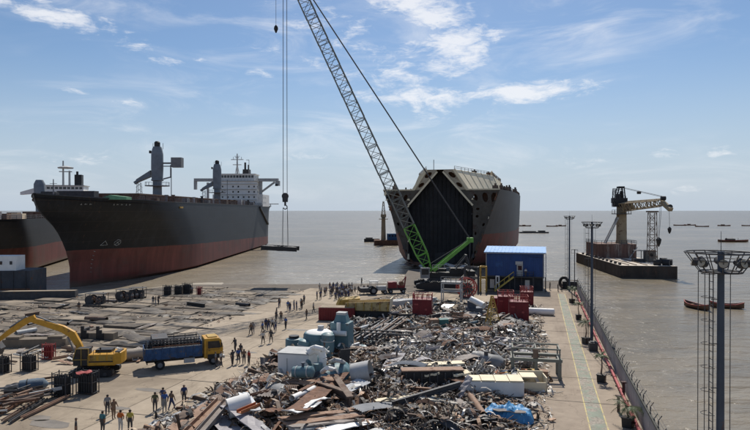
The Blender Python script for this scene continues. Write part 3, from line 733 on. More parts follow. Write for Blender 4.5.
for sg in (-1, 1):
    mb = MB(); railing(mb, [(sg * (trunk(q)[1]), q, zt) for q in sts], 1.0, .06, 3); mb.build('railing', brown_m, ship3)
    mb = MB(); railing(mb, [(sg * (abs(r[-1][0]) - .3), r[0][1], ZD) for r in rows3], 1.1, .05, 2.4); mb.build('railing', brown_m, ship3)
for k in range(22):
    q = rnd.uniform(2, 84); a, b_ = trunk(q); w = rnd.uniform(.5, 1.6); h_ = rnd.uniform(.5, 1.3); x = rnd.choice([-1, 1]) * (b_ - rnd.uniform(0, 1.5))
    MB().box((x, q, zt + h_ / 2), (w, w * 1.6, h_)).cyl((x, q, zt + h_), (x, q, zt + h_ + .4), .25, n=8).build('deck_fitting', rnd.choice([brown_m, dark_m, cream_m, rust_m]), ship3)
for k in range(16):
    q = rnd.uniform(6, 110); x = (sec3(q)[-1][0] - rnd.uniform(1.2, 3)) * (1 if k % 4 else -1); h_ = rnd.uniform(.8, 2.4)
    MB().box((x, q, ZD + h_ / 2), (rnd.uniform(.6, 2), rnd.uniform(1, 4), h_)).cyl((x, q, ZD + h_), (x, q, ZD + h_ + .7), .3, n=8).build('deck_fitting', rnd.choice([dark_m, black_m, brown_m]), ship3)
MB().cyl((-2.2, 1, zt), (-2.2, 1, zt + 3.2), .1, n=6).build('post', dark_m, ship3)
# bulkhead and the web frame of the cut
inner = [(-10.3, -.6), (-10.3, 6), (-10.3, 12), (-10.3, 18.6), (-5.6, 23.9), (-1.0, 29.2), (1.0, 29.2), (5.6, 23.9), (10.3, 18.6), (10.3, 12), (10.3, 6), (10.3, -.6)]
bulk_m = M('bulkhead_black', (.018, .018, .02), .7, var=.4, scale=.15, rust=.2, rustcol=(.04, .025, .02), rscale=.2, streak=.15)
mb = MB(); mb.add([(x, 3.2, z) for x, z in inner], [tuple(range(len(inner)))])
bulk = mb.build('bulkhead', bulk_m, ship3)
def in_top(x): return min(29.0, 18.6 + (10.3 - abs(x)) / 9.3 * 10.6)
for k in range(15):
    x = -9.6 + k * 1.37; MB().box((x, 3.0, (in_top(x) - .7) / 2), (.16, .34, in_top(x) + .5)).build('stiffener', bulk_m, bulk)
web_m = M('cut_web_steel', (.085, .074, .06), .8, var=.35, scale=.3, rust=.3, rustcol=(.07, .045, .035), rscale=.5)
outer = []
for x, z in inner[:4]: outer.append((-interp([(zz, xx) for xx, zz in sec3(0)], z), z))
outer += []
# cells between inner lining and outer shell, each with an opening
def cell(q, ins, name='web_frame', mat=None):
    """quad q (4 points in x,z) with an inset opening; ins=0 -> solid"""
    mb = MB(); c = [Vector((x, 0.0, z)) for x, z in q]
    if ins <= 0: mb.prism(c, (0, .25, 0))
    else:
        ctr = sum(c, Vector()) / 4; i_ = [p.lerp(ctr, ins) for p in c]
        o2 = [];
        m8 = []
        for k in range(4):
            a, b_ = i_[k], i_[(k + 1) % 4]; m8 += [a.lerp(b_, .28), a.lerp(b_, .72)]
        # outer quad to an eight-cornered opening
        vs = c + m8; fs = []
        for k in range(4):
            fs.append((k, (k + 1) % 4, 4 + 2 * k + 1, 4 + 2 * k)); fs.append((k, 4 + 2 * k, 4 + (2 * k - 1) % 8))
        n_ = len(vs)
        allv = vs + [p + Vector((0, .25, 0)) for p in vs]
        ff = list(fs) + [tuple(n_ + i for i in f) for f in fs] + [(4 + k, 4 + (k + 1) % 8, n_ + 4 + (k + 1) % 8, n_ + 4 + k) for k in range(8)]
        mb.add(allv, ff)
    mb.build(name, mat or web_m, ship3)
s0t = [(zz, xx) for xx, zz in sec3(0)]
sand_m = M('sand_primer', (.40, .34, .25), .8, var=.25, scale=.4, rust=.2, rustcol=(.16, .10, .07))
lv = [-.6, 2.4, 5.4, 8.4, 11.2, 14, 16.4, 18.6]
for sg in (-1, 1):
    for a, b_ in zip(lv[:-1], lv[1:]):
        oa, ob = interp(s0t, a), interp(s0t, b_); ncell = 1 if (oa + ob) / 2 - 10.3 < 2.6 else 2
        if (oa + ob) / 2 - 10.3 < .4: continue
        for k in range(ncell):
            f0, f1 = k / ncell, (k + 1) / ncell
            cell([(sg * (10.3 + (oa - 10.3) * f0), a), (sg * (10.3 + (oa - 10.3) * f1), a), (sg * (10.3 + (ob - 10.3) * f1), b_), (sg * (10.3 + (ob - 10.3) * f0), b_)], .66 if (int(a) + k) % 2 == 0 else 0)
    od = interp(s0t, ZD - .05); o1 = interp(s0t, 18.6); z1 = ZD - .05
    xm = 10.3 - (z1 - 18.6) / 10.6 * 9.3
    xs_ = [(10.3, xm + 3.0), (13.2, 12.2), (15.6, 15.4), (o1, od)]
    for (l0, h0), (l1, h1), i_ in zip(xs_[:-1], xs_[1:], (.6, .42, .42)): cell([(sg * l0, 18.6), (sg * l1, 18.6), (sg * h1, z1), (sg * h0, z1)], i_)
    cell([(sg * 10.3, 18.6), (sg * (xm + 3.0), z1), (sg * xm, z1), (sg * (xm + .01), z1 - .01)], 0)
    # trunk frame, under the cream plating
    cell([(sg * xm, z1), (sg * (tb - .1), z1), (sg * (tb - 2.0), 26.6), (sg * 3.3, 26.6)], .5, mat=sand_m)
    cell([(sg * 3.3, 26.6), (sg * (tb - 2.0), 26.6), (sg * (tt - .1), zt - .1), (sg * 1.0, zt - .1)], .45, mat=sand_m)
    for q in (0,):
        mb = MB()
        mb.beam((sg * tb, -.12, ZD), (sg * tt, -.12, zt), .9, .24, up=Vector((0, 1, 0))); mb.beam((sg * 10.3, -.1, 18.6), (sg * .9, -.1, 29.3), .55, .2, up=Vector((0, 1, 0))); pass
        mb.beam((sg * 8.4, -.12, ZD), (sg * od, -.12, ZD), .4, .2, up=Vector((0, 1, 0)))
        mb.build('cut_edge', cream_m, ship3)
mb = MB().grid([[(x, .25, z) for x, z in inner], [(x, 3.2, z) for x, z in inner]]); mb.build('tank_lining', bulk_m, ship3)
# dark inner back of the side tanks
mb = MB()
for sg in (-1, 1):
    o_ = [(interp(s0t, z) - .15, z) for z in lv + [ZD - .1]]
    mb.add([(sg * x, 2.6, z) for x, z in o_] + [(sg * 10.4, 2.6, z) for x, z in reversed(o_)], [tuple(range(2 * len(o_)))])
    mb.add([(sg * 10.3, 2.7, 18.6), (sg * 10.3, 2.7, ZD), (sg * tb, 2.7, ZD), (sg * tt, 2.7, zt - .1), (sg * 1, 2.7, zt - .1)], [(0, 1, 2, 3, 4)])
mb.build('side_tank_wall', rust_m, ship3)
# ragged torch-cut edge, hanging scraps and black plates for the darkness inside openings
rg_ = random.Random(9)
for k in range(46):
    sg = rg_.choice((-1, 1)); z = rg_.uniform(1, 23); ox = interp(s0t, z) if rg_.random() < .6 else 10.3
    w = rg_.uniform(.3, 1.1); hgt = rg_.uniform(.4, 1.8); x = sg * (ox - rg_.uniform(0, .4))
    MB().prism([(x - w / 2, -.32, z), (x + w / 2, -.3, z + rg_.uniform(-.3, .3)), (x + w * .3, -.34, z + hgt), (x - w * .2, -.33, z + hgt * rg_.uniform(.5, 1.1))], (0, .07, 0)).build('torn_edge', rg_.choice([web_m, rust_m, dark_m, cream_m]), ship3)
for k in range(12):
    x = rg_.uniform(-9, 9); top_ = in_top(x) - .4; ln_ = rg_.uniform(2, 9); MB().tube([(x, 2.5, top_), (x + rg_.uniform(-.4, .4), 2.2, top_ - ln_ * .5), (x + rg_.uniform(-.5, .5), 2.3, top_ - ln_)], .05, 4).build('hanging_cable', rope_m, ship3)
for x, z, w, h_ in ((1.0, 1.6, 7.0, 4.4), (-5.5, 1.2, 3.0, 2.6)):
    MB().prism([(x - w / 2, 2.9, z - h_ / 2), (x + w / 2, 2.9, z - h_ / 2), (x + w * .46, 2.9, z + h_ * .42), (x + w * .1, 2.9, z + h_ / 2), (x - w * .42, 2.9, z + h_ * .36)], (0, .15, 0)).build('opening_dark_plate', black_m, bulk)
for k in range(9):
    z = 2.2 + k * 1.9; MB().box((0, 2.96, z), (20.2 if z < 18 else 12, .12, .1)).build('weld_seam', bulk_m, bulk)
# torn plates at the foot of the cut
for k in range(14):
    x = rnd.uniform(-14, 12); w = rnd.uniform(1.5, 5)
    mb = MB(); mb.box((0, 0, 0), (w, rnd.uniform(1, 3), .12), Matrix.Rotation(rnd.uniform(-.5, .5), 3, 'X') @ Matrix.Rotation(rnd.uniform(-.4, .4), 3, 'Y'))
    tag(mb.build('scrap_plate', rnd.choice([rust_m, dark_m, ltgrey_m, brown_m]), None, loc=W(*VU(ship3.matrix_world.translation if False else Vector((fc.x, fc.y, 0)) + V * x - U * rnd.uniform(2, 9)), rnd.uniform(-.4, .5)), rz=rnd.uniform(0, 3)),
        'torn steel plate lying on the ramp below the cut ship', 'steel plate', 'torn plates below the cut ship')

# ================================================================== CRAWLER CRANE
def lattice(mb, p, q, w0, w1, bays, r, side=None, rb=None):
    """four-chord lattice from p to q"""
    p, q = Vector(p), Vector(q); d = q - p; x, y = frame_of(d, side or Vector((0, 1, 0))); rb = rb or r * .55
    pts = []
    for k in range(bays + 1):
        f = k / bays; w = w0 + (w1 - w0) * f; c = p.lerp(q, f)
        pts.append([c + x * a * w / 2 + y * b_ * w / 2 for a, b_ in ((-1, -1), (1, -1), (1, 1), (-1, 1))])
    for k in range(bays):
        for i in range(4):
            j = (i + 1) % 4
            mb.cyl(pts[k][i], pts[k + 1][i], r, n=5, caps=False)
            mb.cyl(pts[k][i], pts[k][j], rb, n=4, caps=False)
            a, b_ = (i, j) if (k + i) % 2 else (j, i)
            mb.cyl(pts[k][a], pts[k + 1][b_], rb, n=4, caps=False)
    for i in range(4): mb.cyl(pts[-1][i], pts[-1][(i + 1) % 4], rb, n=4, caps=False)
    return pts
CY = 131.0
cb = PD(436, 268, CY); cb.z = 0
crane = thing('crawler_crane', 'tall crawler crane with green and grey lattice boom standing before the cut ship', 'crane', cb)
boom_tip = PD(288, -34, CY + 5) - cb
foot = PD(430, 272, CY) - cb
boom_grey = M('boom_grey', (.15, .16, .15), .55, var=.25, scale=.5, rust=.1)
secs = [(0, .055, .9, 2.5, green_crane), (.055, .145, 2.5, 2.5, green_crane)] + [(.145 + .0855 * k, .145 + .0855 * (k + 1), 2.5 if k else 2.5, 2.4, boom_grey) for k in range(9)] + [(.9145, .985, 2.4, .9, boom_grey)]
for a, b_, w0, w1, m_ in secs:
    mb = MB(); ln = (boom_tip - foot).length * (b_ - a)
    lattice(mb, foot.lerp(boom_tip, a + .0012), foot.lerp(boom_tip, b_ - .0012), w0, w1, max(2, round(ln / 2.3)), .13, rb=.062)
    mb.build('boom_section', m_, crane)
mb = MB(); mb.box(boom_tip, (2.0, 1.6, 2.2)); mb.cyl(boom_tip + V3(-1.2, -.6, .4), boom_tip + V3(-1.2, .6, .4), .8, n=14); mb.build('boom_head', boom_grey, crane)
hk_x = PD(285.2, 197, CY + 5) - cb
block_z, load_z = hk_x.z, (PD(285, 243, CY + 5) - cb).z
mast_top = PD(470, 240, CY - 1) - cb; mast_foot = PD(433, 270, CY) - cb
mb = MB()
for s_ in (-1, 1): mb.beam(mast_foot + V3(0, s_ * 1.3, 0), mast_top + V3(0, s_ * .8, 0), .62, .7)
for k in range(5):
    f = .1 + k * .2; c = mast_foot.lerp(mast_top, f); mb.beam(c + V3(0, -1.2, 0), c + V3(0, 1.2, 0), .2)
mb.box(mast_top, (1.2, 2.0, 1.0)); mb.build('mast', green_crane, crane)
mb = MB()
for s_ in (-1, 1):
    mb.cyl(mast_top + V3(0, s_ * .7, .2), boom_tip + V3(.4, s_ * .7, .5), .07, n=5, caps=False)
    mb.cyl(mast_top + V3(0, s_ * .35, .1), boom_tip + V3(.4, s_ * .4, .5), .05, n=5, caps=False)
    mb.cyl(mast_top + V3(0, s_ * .5, -.2), V3(7.2, s_ * .5, 2.4), .07, n=5, caps=False)
    mb.cyl(mast_top + V3(-.3, s_ * .5, 0), foot.lerp(boom_tip, .02) + V3(.8, s_ * .3, .5), .05, n=5, caps=False)
mb.build('pendant_rope', rope_m, crane)
mb = MB()
for dx in (-.45, .45):
    for dy in (-.2, .2): mb.cyl((hk_x.x + dx, hk_x.y + dy, block_z + .6), (hk_x.x + dx * .9, hk_x.y + dy, boom_tip.z - .4), .038, n=5, caps=False)
mb.build('hoist_rope', rope_m, crane)
mb = MB(); c = V3(hk_x.x, hk_x.y, block_z); mb.cyl(c + V3(0, -.35, .2), c + V3(0, .35, .2), .75, n=16); mb.box(c + V3(0, 0, -.6), (1.1, .8, 1.1), taper=1.1); mb.cyl(c + V3(0, 0, -2.0), c + V3(0, 0, -.9), .22, n=8)
hb = mb.build('hook_block', dark_m, crane)
mb = MB(); mb.tube([c + V3(math.sin(t_) * .45, 0, -2.3 + math.cos(t_) * .45) for t_ in [k * .5 for k in range(10)]], .12, 6); mb.build('hook', black_m, hb)
wb = PD(276, 29, CY + 6) - cb
mb = MB(); mb.cyl(wb + V3(0, 0, .6), V3(wb.x, wb.y, boom_tip.z + 1.0), .045, n=5, caps=False); mb.build('whip_rope', rope_m, crane)
mb = MB(); mb.lathe([(.1, .9), (.42, .5), (.5, 0), (.3, -.5), (.12, -.9)], wb, 12); mb.build('ball_hook', black_m, crane, True)
mb = MB(); mb.beam(boom_tip + V3(-.5, 0, .5), V3(wb.x, wb.y, boom_tip.z + 1.4), .5); mb.build('jib_runner', boom_grey, crane)
# carbody, tracks, house
def track(mb, y, L_=9.2, w=1.3, r=.85):
    n_ = 40
    prof = []
    for k in range(n_):
        t_ = k / n_ * 2 * math.pi; x = (L_ / 2 - r) * max(-1, min(1, 1.25 * math.cos(t_))); prof.append((x + math.cos(t_) * r, r + .02 + math.sin(t_) * r))
    mb.prism([(x, y - w / 2, z) for x, z in prof], (0, w, 0))
for y in (-3.0, 3.0):
    mb = MB(); track(mb, y); tr = mb.build('crawler_track', black_m, crane)
    me = MB().box((0, 0, 0), (.24, 1.42, .08)).mesh('track_shoe', black_m)
    for k in range(17): put(me, 'track_shoe', tr, (-3.5 + k * .44, y, 1.76))
MB().box((0, 0, 1.5), (5, 4.8, .8)).cyl((0, 0, 1.8), (0, 0, 2.3), 1.7, n=20).build('carbody', dark_m, crane)
MB().box((2.0, .3, 2.9), (7.6, 2.4, 1.3)).box((4.6, .2, 3.8), (3.2, 2.6, 1.4)).box((.6, 1.5, 3.4), (3.6, .8, 1.6)).build('machinery_house', black_m, crane, bev=.06)
MB().box((7.4, 0, 3.0), (1.6, 4.6, 2.0)).build('counterweight', black_m, crane, bev=.1)
mb = MB(); mb.box((-2.6, -2.3, 3.6), (1.9, 1.3, 2.2)); cabo = mb.build('operator_cab', grey_m, crane)
MB().box((-3.57, -2.3, 3.9), (.06, 1.1, 1.3)).box((-2.6, -2.97, 3.9), (1.5, .06, 1.2)).build('window', glass_m, cabo)
mb = MB(); railing(mb, [(-1, -2.3, 4.3), (6.6, -2.3, 4.3), (6.6, 2.2, 4.3)], 1.0, .04, 1.2); mb.build('railing', ltgrey_m, crane)
mb = MB()
for s_ in (-1, 1): mb.beam((4.0, s_ * 1.2, 4.2), (6.5, s_ * 1.0, 7.2), .3); mb.beam((7.4, s_ * 1.2, 4.2), (6.5, s_ * 1.0, 7.2), .3)
mb.beam((6.5, -1.2, 7.2), (6.5, 1.2, 7.2), .35); mb.build('gantry', dark_m, crane)
# suspended load
ld = cb + V3(hk_x.x, hk_x.y, load_z)
loadt = thing('hanging_load', 'flat dark hull plate section hanging from the crane hook over the water', 'hull section', ld)
mb = MB(); rows = []
for k in range(9):
    x = -4.7 + k * .93; rows.append([(x - .3, y, -.75 - .05 * k + .1 * math.sin(k * 1.1) + .22 * math.cos(y)) for y in (-2.2, -1.1, 0, 1.1, 2.2)])
mb.grid(rows); mb.grid([[(x, y, z - .5) for x, y, z in r] for r in rows]); mb.build('plating', dark_m, loadt)
mb = MB()
for k in range(0, 9): mb.box((-5.0 + k * .93, 0, -.95 - .05 * k), (.14, 4.4, .8))
for y in (-2.2, 2.2): mb.beam((-5.1, y, -.95), (2.9, y, -1.35), .16, .95)
mb.build('rib', black_m, loadt)
mb = MB()
for x in (-.62, .62):
    for y in (-.7, .7): mb.cyl((x, y, -.6), (x * .8, y * .12, block_z - load_z - 2.5), .04, n=5, caps=False)
mb.build('sling', rope_m, loadt)

# ================================================================== BLUE SITE BUILDING
c0 = P(514.5, 291); c0.z = 0
hut = thing('site_building', 'two storey blue site office with pale blue roof and outside stair', 'building', c0, RZ_YARD)
Wd, Dp, z1, z2 = 12.0, 7.5, 3.1, 8.0
MB().box((0, Dp / 2, (z1 + z2) / 2), (Wd, Dp, z2 - z1)).build('upper_wall', blue_m, hut)
rib_me = MB().box((0, 0, 0), (.12, .05, z2 - z1 - .1)).mesh('cladding_rib', blue_m)
for k in range(31): put(rib_me, 'cladding_rib', hut, (-Wd / 2 + .2 + k * .405, -.022, (z1 + z2) / 2))
MB().prism([(-Wd / 2 - .35, -.45, z2 + .02), (-Wd / 2 - .35, Dp + .4, z2 + .85), (-Wd / 2 - .35, Dp + .4, z2 + 1.0), (-Wd / 2 - .35, -.45, z2 + .2)], (Wd + .7, 0, 0)).build('roof', blueroof_m, hut)
rr = MB().beam((0, -.46, z2 + .23), (0, Dp + .4, z2 + 1.03), .08, .06).mesh('roof_rib', blueroof_m)
for k in range(17): put(rr, 'roof_rib', hut, (-Wd / 2 + .1 + k * .77, 0, 0))
MB().prism([(-Wd / 2, 0, z2), (-Wd / 2, Dp, z2), (-Wd / 2, Dp, z2 + .8)], (Wd, 0, 0)).build('gable', blue_m, hut)
lower_m = M('lower_wall_dark', (.045, .05, .06), .8, var=.3, scale=.5)
MB().box((0, Dp / 2 + .6, z1 / 2), (Wd - .4, Dp - 1.2, z1)).build('lower_wall', lower_m, hut)
pm_ = MB().box((0, 0, z1 / 2), (.25, .25, z1)).mesh('post', dark_m)
for k in range(6): put(pm_, 'post', hut, (-Wd / 2 + .2 + k * 2.42, .15, 0))
MB().box((0, .1, z1 - .1), (Wd + .1, .32, .3)).build('floor_beam', dark_m, hut)
for x in (-4.7, 2.6): MB().box((x, 1.12, 1.3), (.95, .1, 1.9)).build('lower_door', white_m, hut)
mb = MB(); mb.box((1.1, -.03, 4.4), (1.25, .1, 2.3)); dr = mb.build('door', ltgrey_m, hut); MB().box((1.1, -.1, 4.9), (.8, .06, .9)).build('pane', glass_m, dr)
MB().box((.95, -.2, 5.95), (1.5, .35, .7)).build('air_conditioner', ltgrey_m, hut)
mb = MB(); mb.box((1.9, -.95, z1 + .05), (4.0, 1.8, .12)); railing(mb, [(-.1, -1.8, z1 + .1), (3.9, -1.8, z1 + .1), (3.9, -.1, z1 + .1)], 1.05, .04, .8); mb.beam((3.8, -1.7, 0), (3.8, -1.7, z1), .14); mb.beam((.1, -1.7, 0), (.1, -1.7, z1), .14); mb.build('landing', dark_m, hut)
mb = MB()
for y in (-1.75, -.75): mb.beam((-4.0, y, .05), (-.1, y, z1 + .05), .12, .3); mb.beam((-4.0, y, 1.1), (-.1, y, z1 + 1.1), .09, .09)
for k in range(5):
    f = k / 4
    for y in (-1.75, -.75): mb.beam((-4 + 3.9 * f, y, .05 + z1 * f), (-4 + 3.9 * f, y, 1.1 + z1 * f), .07)
stair = mb.build('stair', M('stair_yellow', (.5, .38, .08), .6, rust=.15), hut)
tread = MB().box((0, -1.25, 0), (.28, .95, .05)).mesh('tread', dark_m)
for k in range(13): put(tread, 'tread', stair, (-3.9 + k * .3, 0, .2 + k * .235))
MB().box((0, Dp / 2, -.2), (Wd + .5, Dp + 1, .5)).build('plinth', concrete_b, hut)
for x in (-Wd / 2 + .12, Wd / 2 - .12): MB().cyl((x, -.14, .1), (x, -.14, z2 - .05), .07, n=8).build('downpipe', ltgrey_m, hut)
MB().box((0, -.5, z2 + .02), (Wd + .6, .14, .14)).build('gutter', ltgrey_m, hut)
MB().tube([(2.9, -.12, 7.4), (4.2, -.14, 7.15), (5.7, -.12, 7.3)], .025, 4).build('cable', rope_m, hut)
MB().box((-3.2, -.06, 5.6), (1.5, .06, 1.1)).build('shutter', M('shutter_blue', (.02, .075, .22), .5, var=.3), hut)

# ================================================================== FLOATING CRANE BARGE
bp_ = P(649, 278.5, SEA); ang = -.094
barge = thing('crane_barge', 'rusty flat barge carrying old ochre pedestal crane, moored on the water', 'barge', (bp_.x, bp_.y, SEA), ang)
MB().prism([(-7.3, .6, -1), (7.3, 0, -1), (7.3, 50, -1), (-7.3, 50, -1)], (0, 0, 4.3)).build('barge_hull', M('barge_rust', (.06, .047, .038), .85, var=.45, scale=.35, rust=.3, rustcol=(.10, .06, .042), rscale=.6, streak=.3), barge)
MB().prism([(-7.2, .8, 0), (7.2, .2, 0), (7.2, 49.9, 0), (-7.2, 49.9, 0)], (0, 0, .05)).build('barge_deck', M('barge_deck', (.55, .49, .41), .9, var=.3, scale=.25, rust=.2, rustcol=(.2, .13, .09)), barge, loc=(0, 0, 3.3))
fd = MB().cyl((0, -.5, .3), (0, .5, .3), .32, n=10).cyl((0, 0, 0), (0, 0, .3), .25, n=8).mesh('bollard', black_m)
for y in (3, 7, 11, 15, 19, 23, 28, 33, 38, 43): put(fd, 'bollard', barge, (-6.7, y, 3.35))
for x, y in ((3.0, 2.5), (5.2, 2.2), (6.4, 3.6), (6.6, 8)): put(fd, 'bollard', barge, (x, y, 3.35), (0, 0, 1), (1.8, 1.8, 2.6))
for x in (-4.6, -2.6, .2): MB().box((x, 13, 3.45), (.25, 22, .18)).build('deck_rail', brown_m, barge)
by = 32.0
mb = MB(); hb_ = [(-6.4, by - 5), (5.6, by - 5), (5.6, by + 8), (-6.4, by + 8)]; mb.prism([(x, y, 3.3) for x, y in hb_], (0, 0, 4.4))
base_m = M('rusty_tub', (.16, .09, .07), .85, var=.5, scale=.35, rust=.3, rustcol=(.35, .30, .26), rscale=.4, streak=.15); tub = mb.build('pedestal_house', base_m, barge)
st = MB().box((0, 0, 0), (.18, .14, 4.3)).mesh('stiffener', base_m)
for k in range(12): put(st, 'stiffener', tub, (-6.1 + k, by - 5.06, 5.5))
mb = MB(); railing(mb, [(-6.4, by + 8, 7.7), (-6.4, by - 5, 7.7), (5.6, by - 5, 7.7), (5.6, by + 8, 7.7)], 1.1, .05, 1.4); mb.build('railing', dark_m, barge)
ochre = M('ochre_paint', (.33, .26, .165), .75, var=.3, scale=.4, rust=.3, rustcol=(.13, .08, .05))
kx, ky = 2.6, by
MB().lathe([(1.9, 7.6), (1.6, 9), (1.5, 19.3), (1.8, 19.5)], (kx, ky, 0), 16).build('pedestal', ochre, barge, True)
mb = MB(); mb.lathe([(3.0, 17.0), (3.0, 17.25)], (kx, ky, 0), 16)
for k in range(12):
    a = k * math.pi / 6; a2 = a + math.pi / 6; mb.beam((kx + 2.9 * math.cos(a), ky + 2.9 * math.sin(a), 17.2), (kx + 2.9 * math.cos(a), ky + 2.9 * math.sin(a), 18.4), .08); mb.beam((kx + 2.9 * math.cos(a), ky + 2.9 * math.sin(a), 18.4), (kx + 2.9 * math.cos(a2), ky + 2.9 * math.sin(a2), 18.4), .08)
mb.build('platform', dark_m, barge)
mb = MB()
for y in (ky - .8, ky + .8): mb.beam((kx - 1.2, y, 16), (kx - 5.2, y, 7.7), .45)
for k in range(5): f = .15 + k * .17; mb.beam((kx - 1.2 - 4 * f, ky - .8, 16 - 8.3 * f), (kx - 1.2 - 4 * f, ky + .8, 16 - 8.3 * f), .2)
mb.build('brace', ltgrey_m, barge)
mb = MB(); mb.box((kx - .4, ky, 20.8), (3.6, 3.0, 2.8)); mb.box((kx + 1.5, ky - 1.6, 20.2), (1.6, 1.6, 1.9)); mb.box((kx - 2.4, ky, 21.4), (1.2, 2.0, 1.6)); mb.box((kx - 1.5, ky - 1.0, 22.4), (1.0, .8, 2.2)); mb.box((kx + .1, ky + .4, 23.2), (1.1, 1.2, 2.6), taper=.7)
for q in range(4): mb.box((kx - .6, ky, 21.9 + q * 1.0), (3.0 - q * .45, 2.6 - q * .2, .12)); railing(mb, [(kx - 2.1 + q * .25, ky - 1.35, 21.9 + q), (kx + .9 - q * .2, ky - 1.35, 21.9 + q)], .9, .05, .7)
for dx, dy in ((-2.4, -1.3), (-2.4, 1.3), (1.0, -1.3), (1.0, 1.3)): mb.beam((kx + dx, ky + dy, 19.6), (kx + dx * .45, ky + dy * .8, 25.6), .3)
mb.box((kx - .3, ky, 25.6), (1.8, 2.4, .6)); railing(mb, [(kx - 3.2, ky - 1.7, 19.6), (kx - 3.2, ky - 1.7, 23.2), (kx - 2.6, ky - 1.7, 23.6)], 1.0, .06, 1.0); mb.build('crane_house', black_m, barge)
mb = MB(); lattice(mb, (kx - 2.7, ky - .8, 19.4), (kx - 2.5, ky - .8, 25.2), .9, .8, 6, .07, rb=.05); mb.build('ladder_cage', grey_m, barge)
jt = V3(kx + 3.9, ky - 27, 19.8)
mb = MB(); lattice(mb, (kx + .2, ky - 1, 19.4), jt + V3(-.4, 2.6, .6), 2.6, 1.7, 11, .2, rb=.12)
for q in (-.8, .8): mb.beam((kx + .2 + q, ky - 1, 19.4), (kx + .9 + q, ky - 6, 19.5), .1, 2.0)
mb.beam(jt + V3(-.4, 2.6, .8), jt + V3(.5, -1.2, -1.4), 1.2, 1.0); mb.build('jib', ochre, barge)
MB().cyl(jt + V3(-1.0, 1.8, 1.8), jt + V3(.2, 1.8, 1.8), .6, n=12).cyl(jt + V3(.6, -.5, -.6), jt + V3(.6, .5, -.6), .7, n=12).build('sheave', black_m, barge)
mb = MB()
for y in (-.5, .5):
    mb.cyl((kx + .3 + y, ky, 25.5), jt + V3(-.4 + y, 1.8, 2.2), .06, n=5, caps=False)
mb.cyl(jt + V3(.6, .2, -1.0), jt + V3(.7, .2, -6.2), .05, n=5, caps=False); mb.cyl(jt + V3(-1.9, -.2, .6), jt + V3(-2.4, -.2, -9.2), .05, n=5, caps=False); mb.cyl(jt + V3(-1.5, -.2, .6), jt + V3(-2.2, -.2, -9.2), .05, n=5, caps=False); mb.build('hoist_rope', rope_m, barge)
mb = MB(); mb.lathe([(.15, .7), (.55, .2), (.4, -.6), (.1, -1.2)], jt + V3(.7, .2, -6.8), 10); mb.build('hook', black_m, barge); mb = MB(); mb.lathe([(.2, .8), (.75, .3), (.55, -.8), (.1, -1.8)], jt + V3(-2.3, -.2, -9.8), 10); mb.build('hook', black_m, barge); MB().cyl((kx + 1.2, ky - 11, 23.6), (kx + 2.2, ky - 11, 23.6), .45, n=12).build('rope_sheave', black_m, barge)
mb = MB(); tx, ty = kx + 2.6, ky - 19.5; lattice(mb, (tx, ty, 3.3), (tx, ty, 17.6), 2.2, 1.8, 9, .1, rb=.06); mb.box((tx, ty, 17.9), (2.8, 2.2, .4)); mb.build('jib_rest_tower', brown_m, barge)
mb = MB(); mb.box((5.2, 14.5, 5.0), (2.8, 2.4, 3.4)); dh = mb.build('deck_cabin', M('cabin_grey', (.2, .19, .17), .8, rust=.3), barge); MB().box((5.2, 13.28, 5.4), (1.2, .06, .9)).build('window', glass_m, dh)
mb = MB()
for x, y in ((.6, 12), (3.0, 12), (.6, 15), (3.0, 15)): mb.beam((x, y, 3.3), (x, y, 6.6), .16)
mb.box((1.8, 13.5, 6.65), (2.8, 3.4, .12)); mb.box((1.6, 13.4, 3.8), (3.0, 2.2, .9)); mb.build('shelter', dark_m, barge)
mb = MB(); mb.beam((3.4, by - 5.2, 3.4), (5.8, by - 5.2, 6.8), .5, .2); mb.build('stair', ltgrey_m, barge)

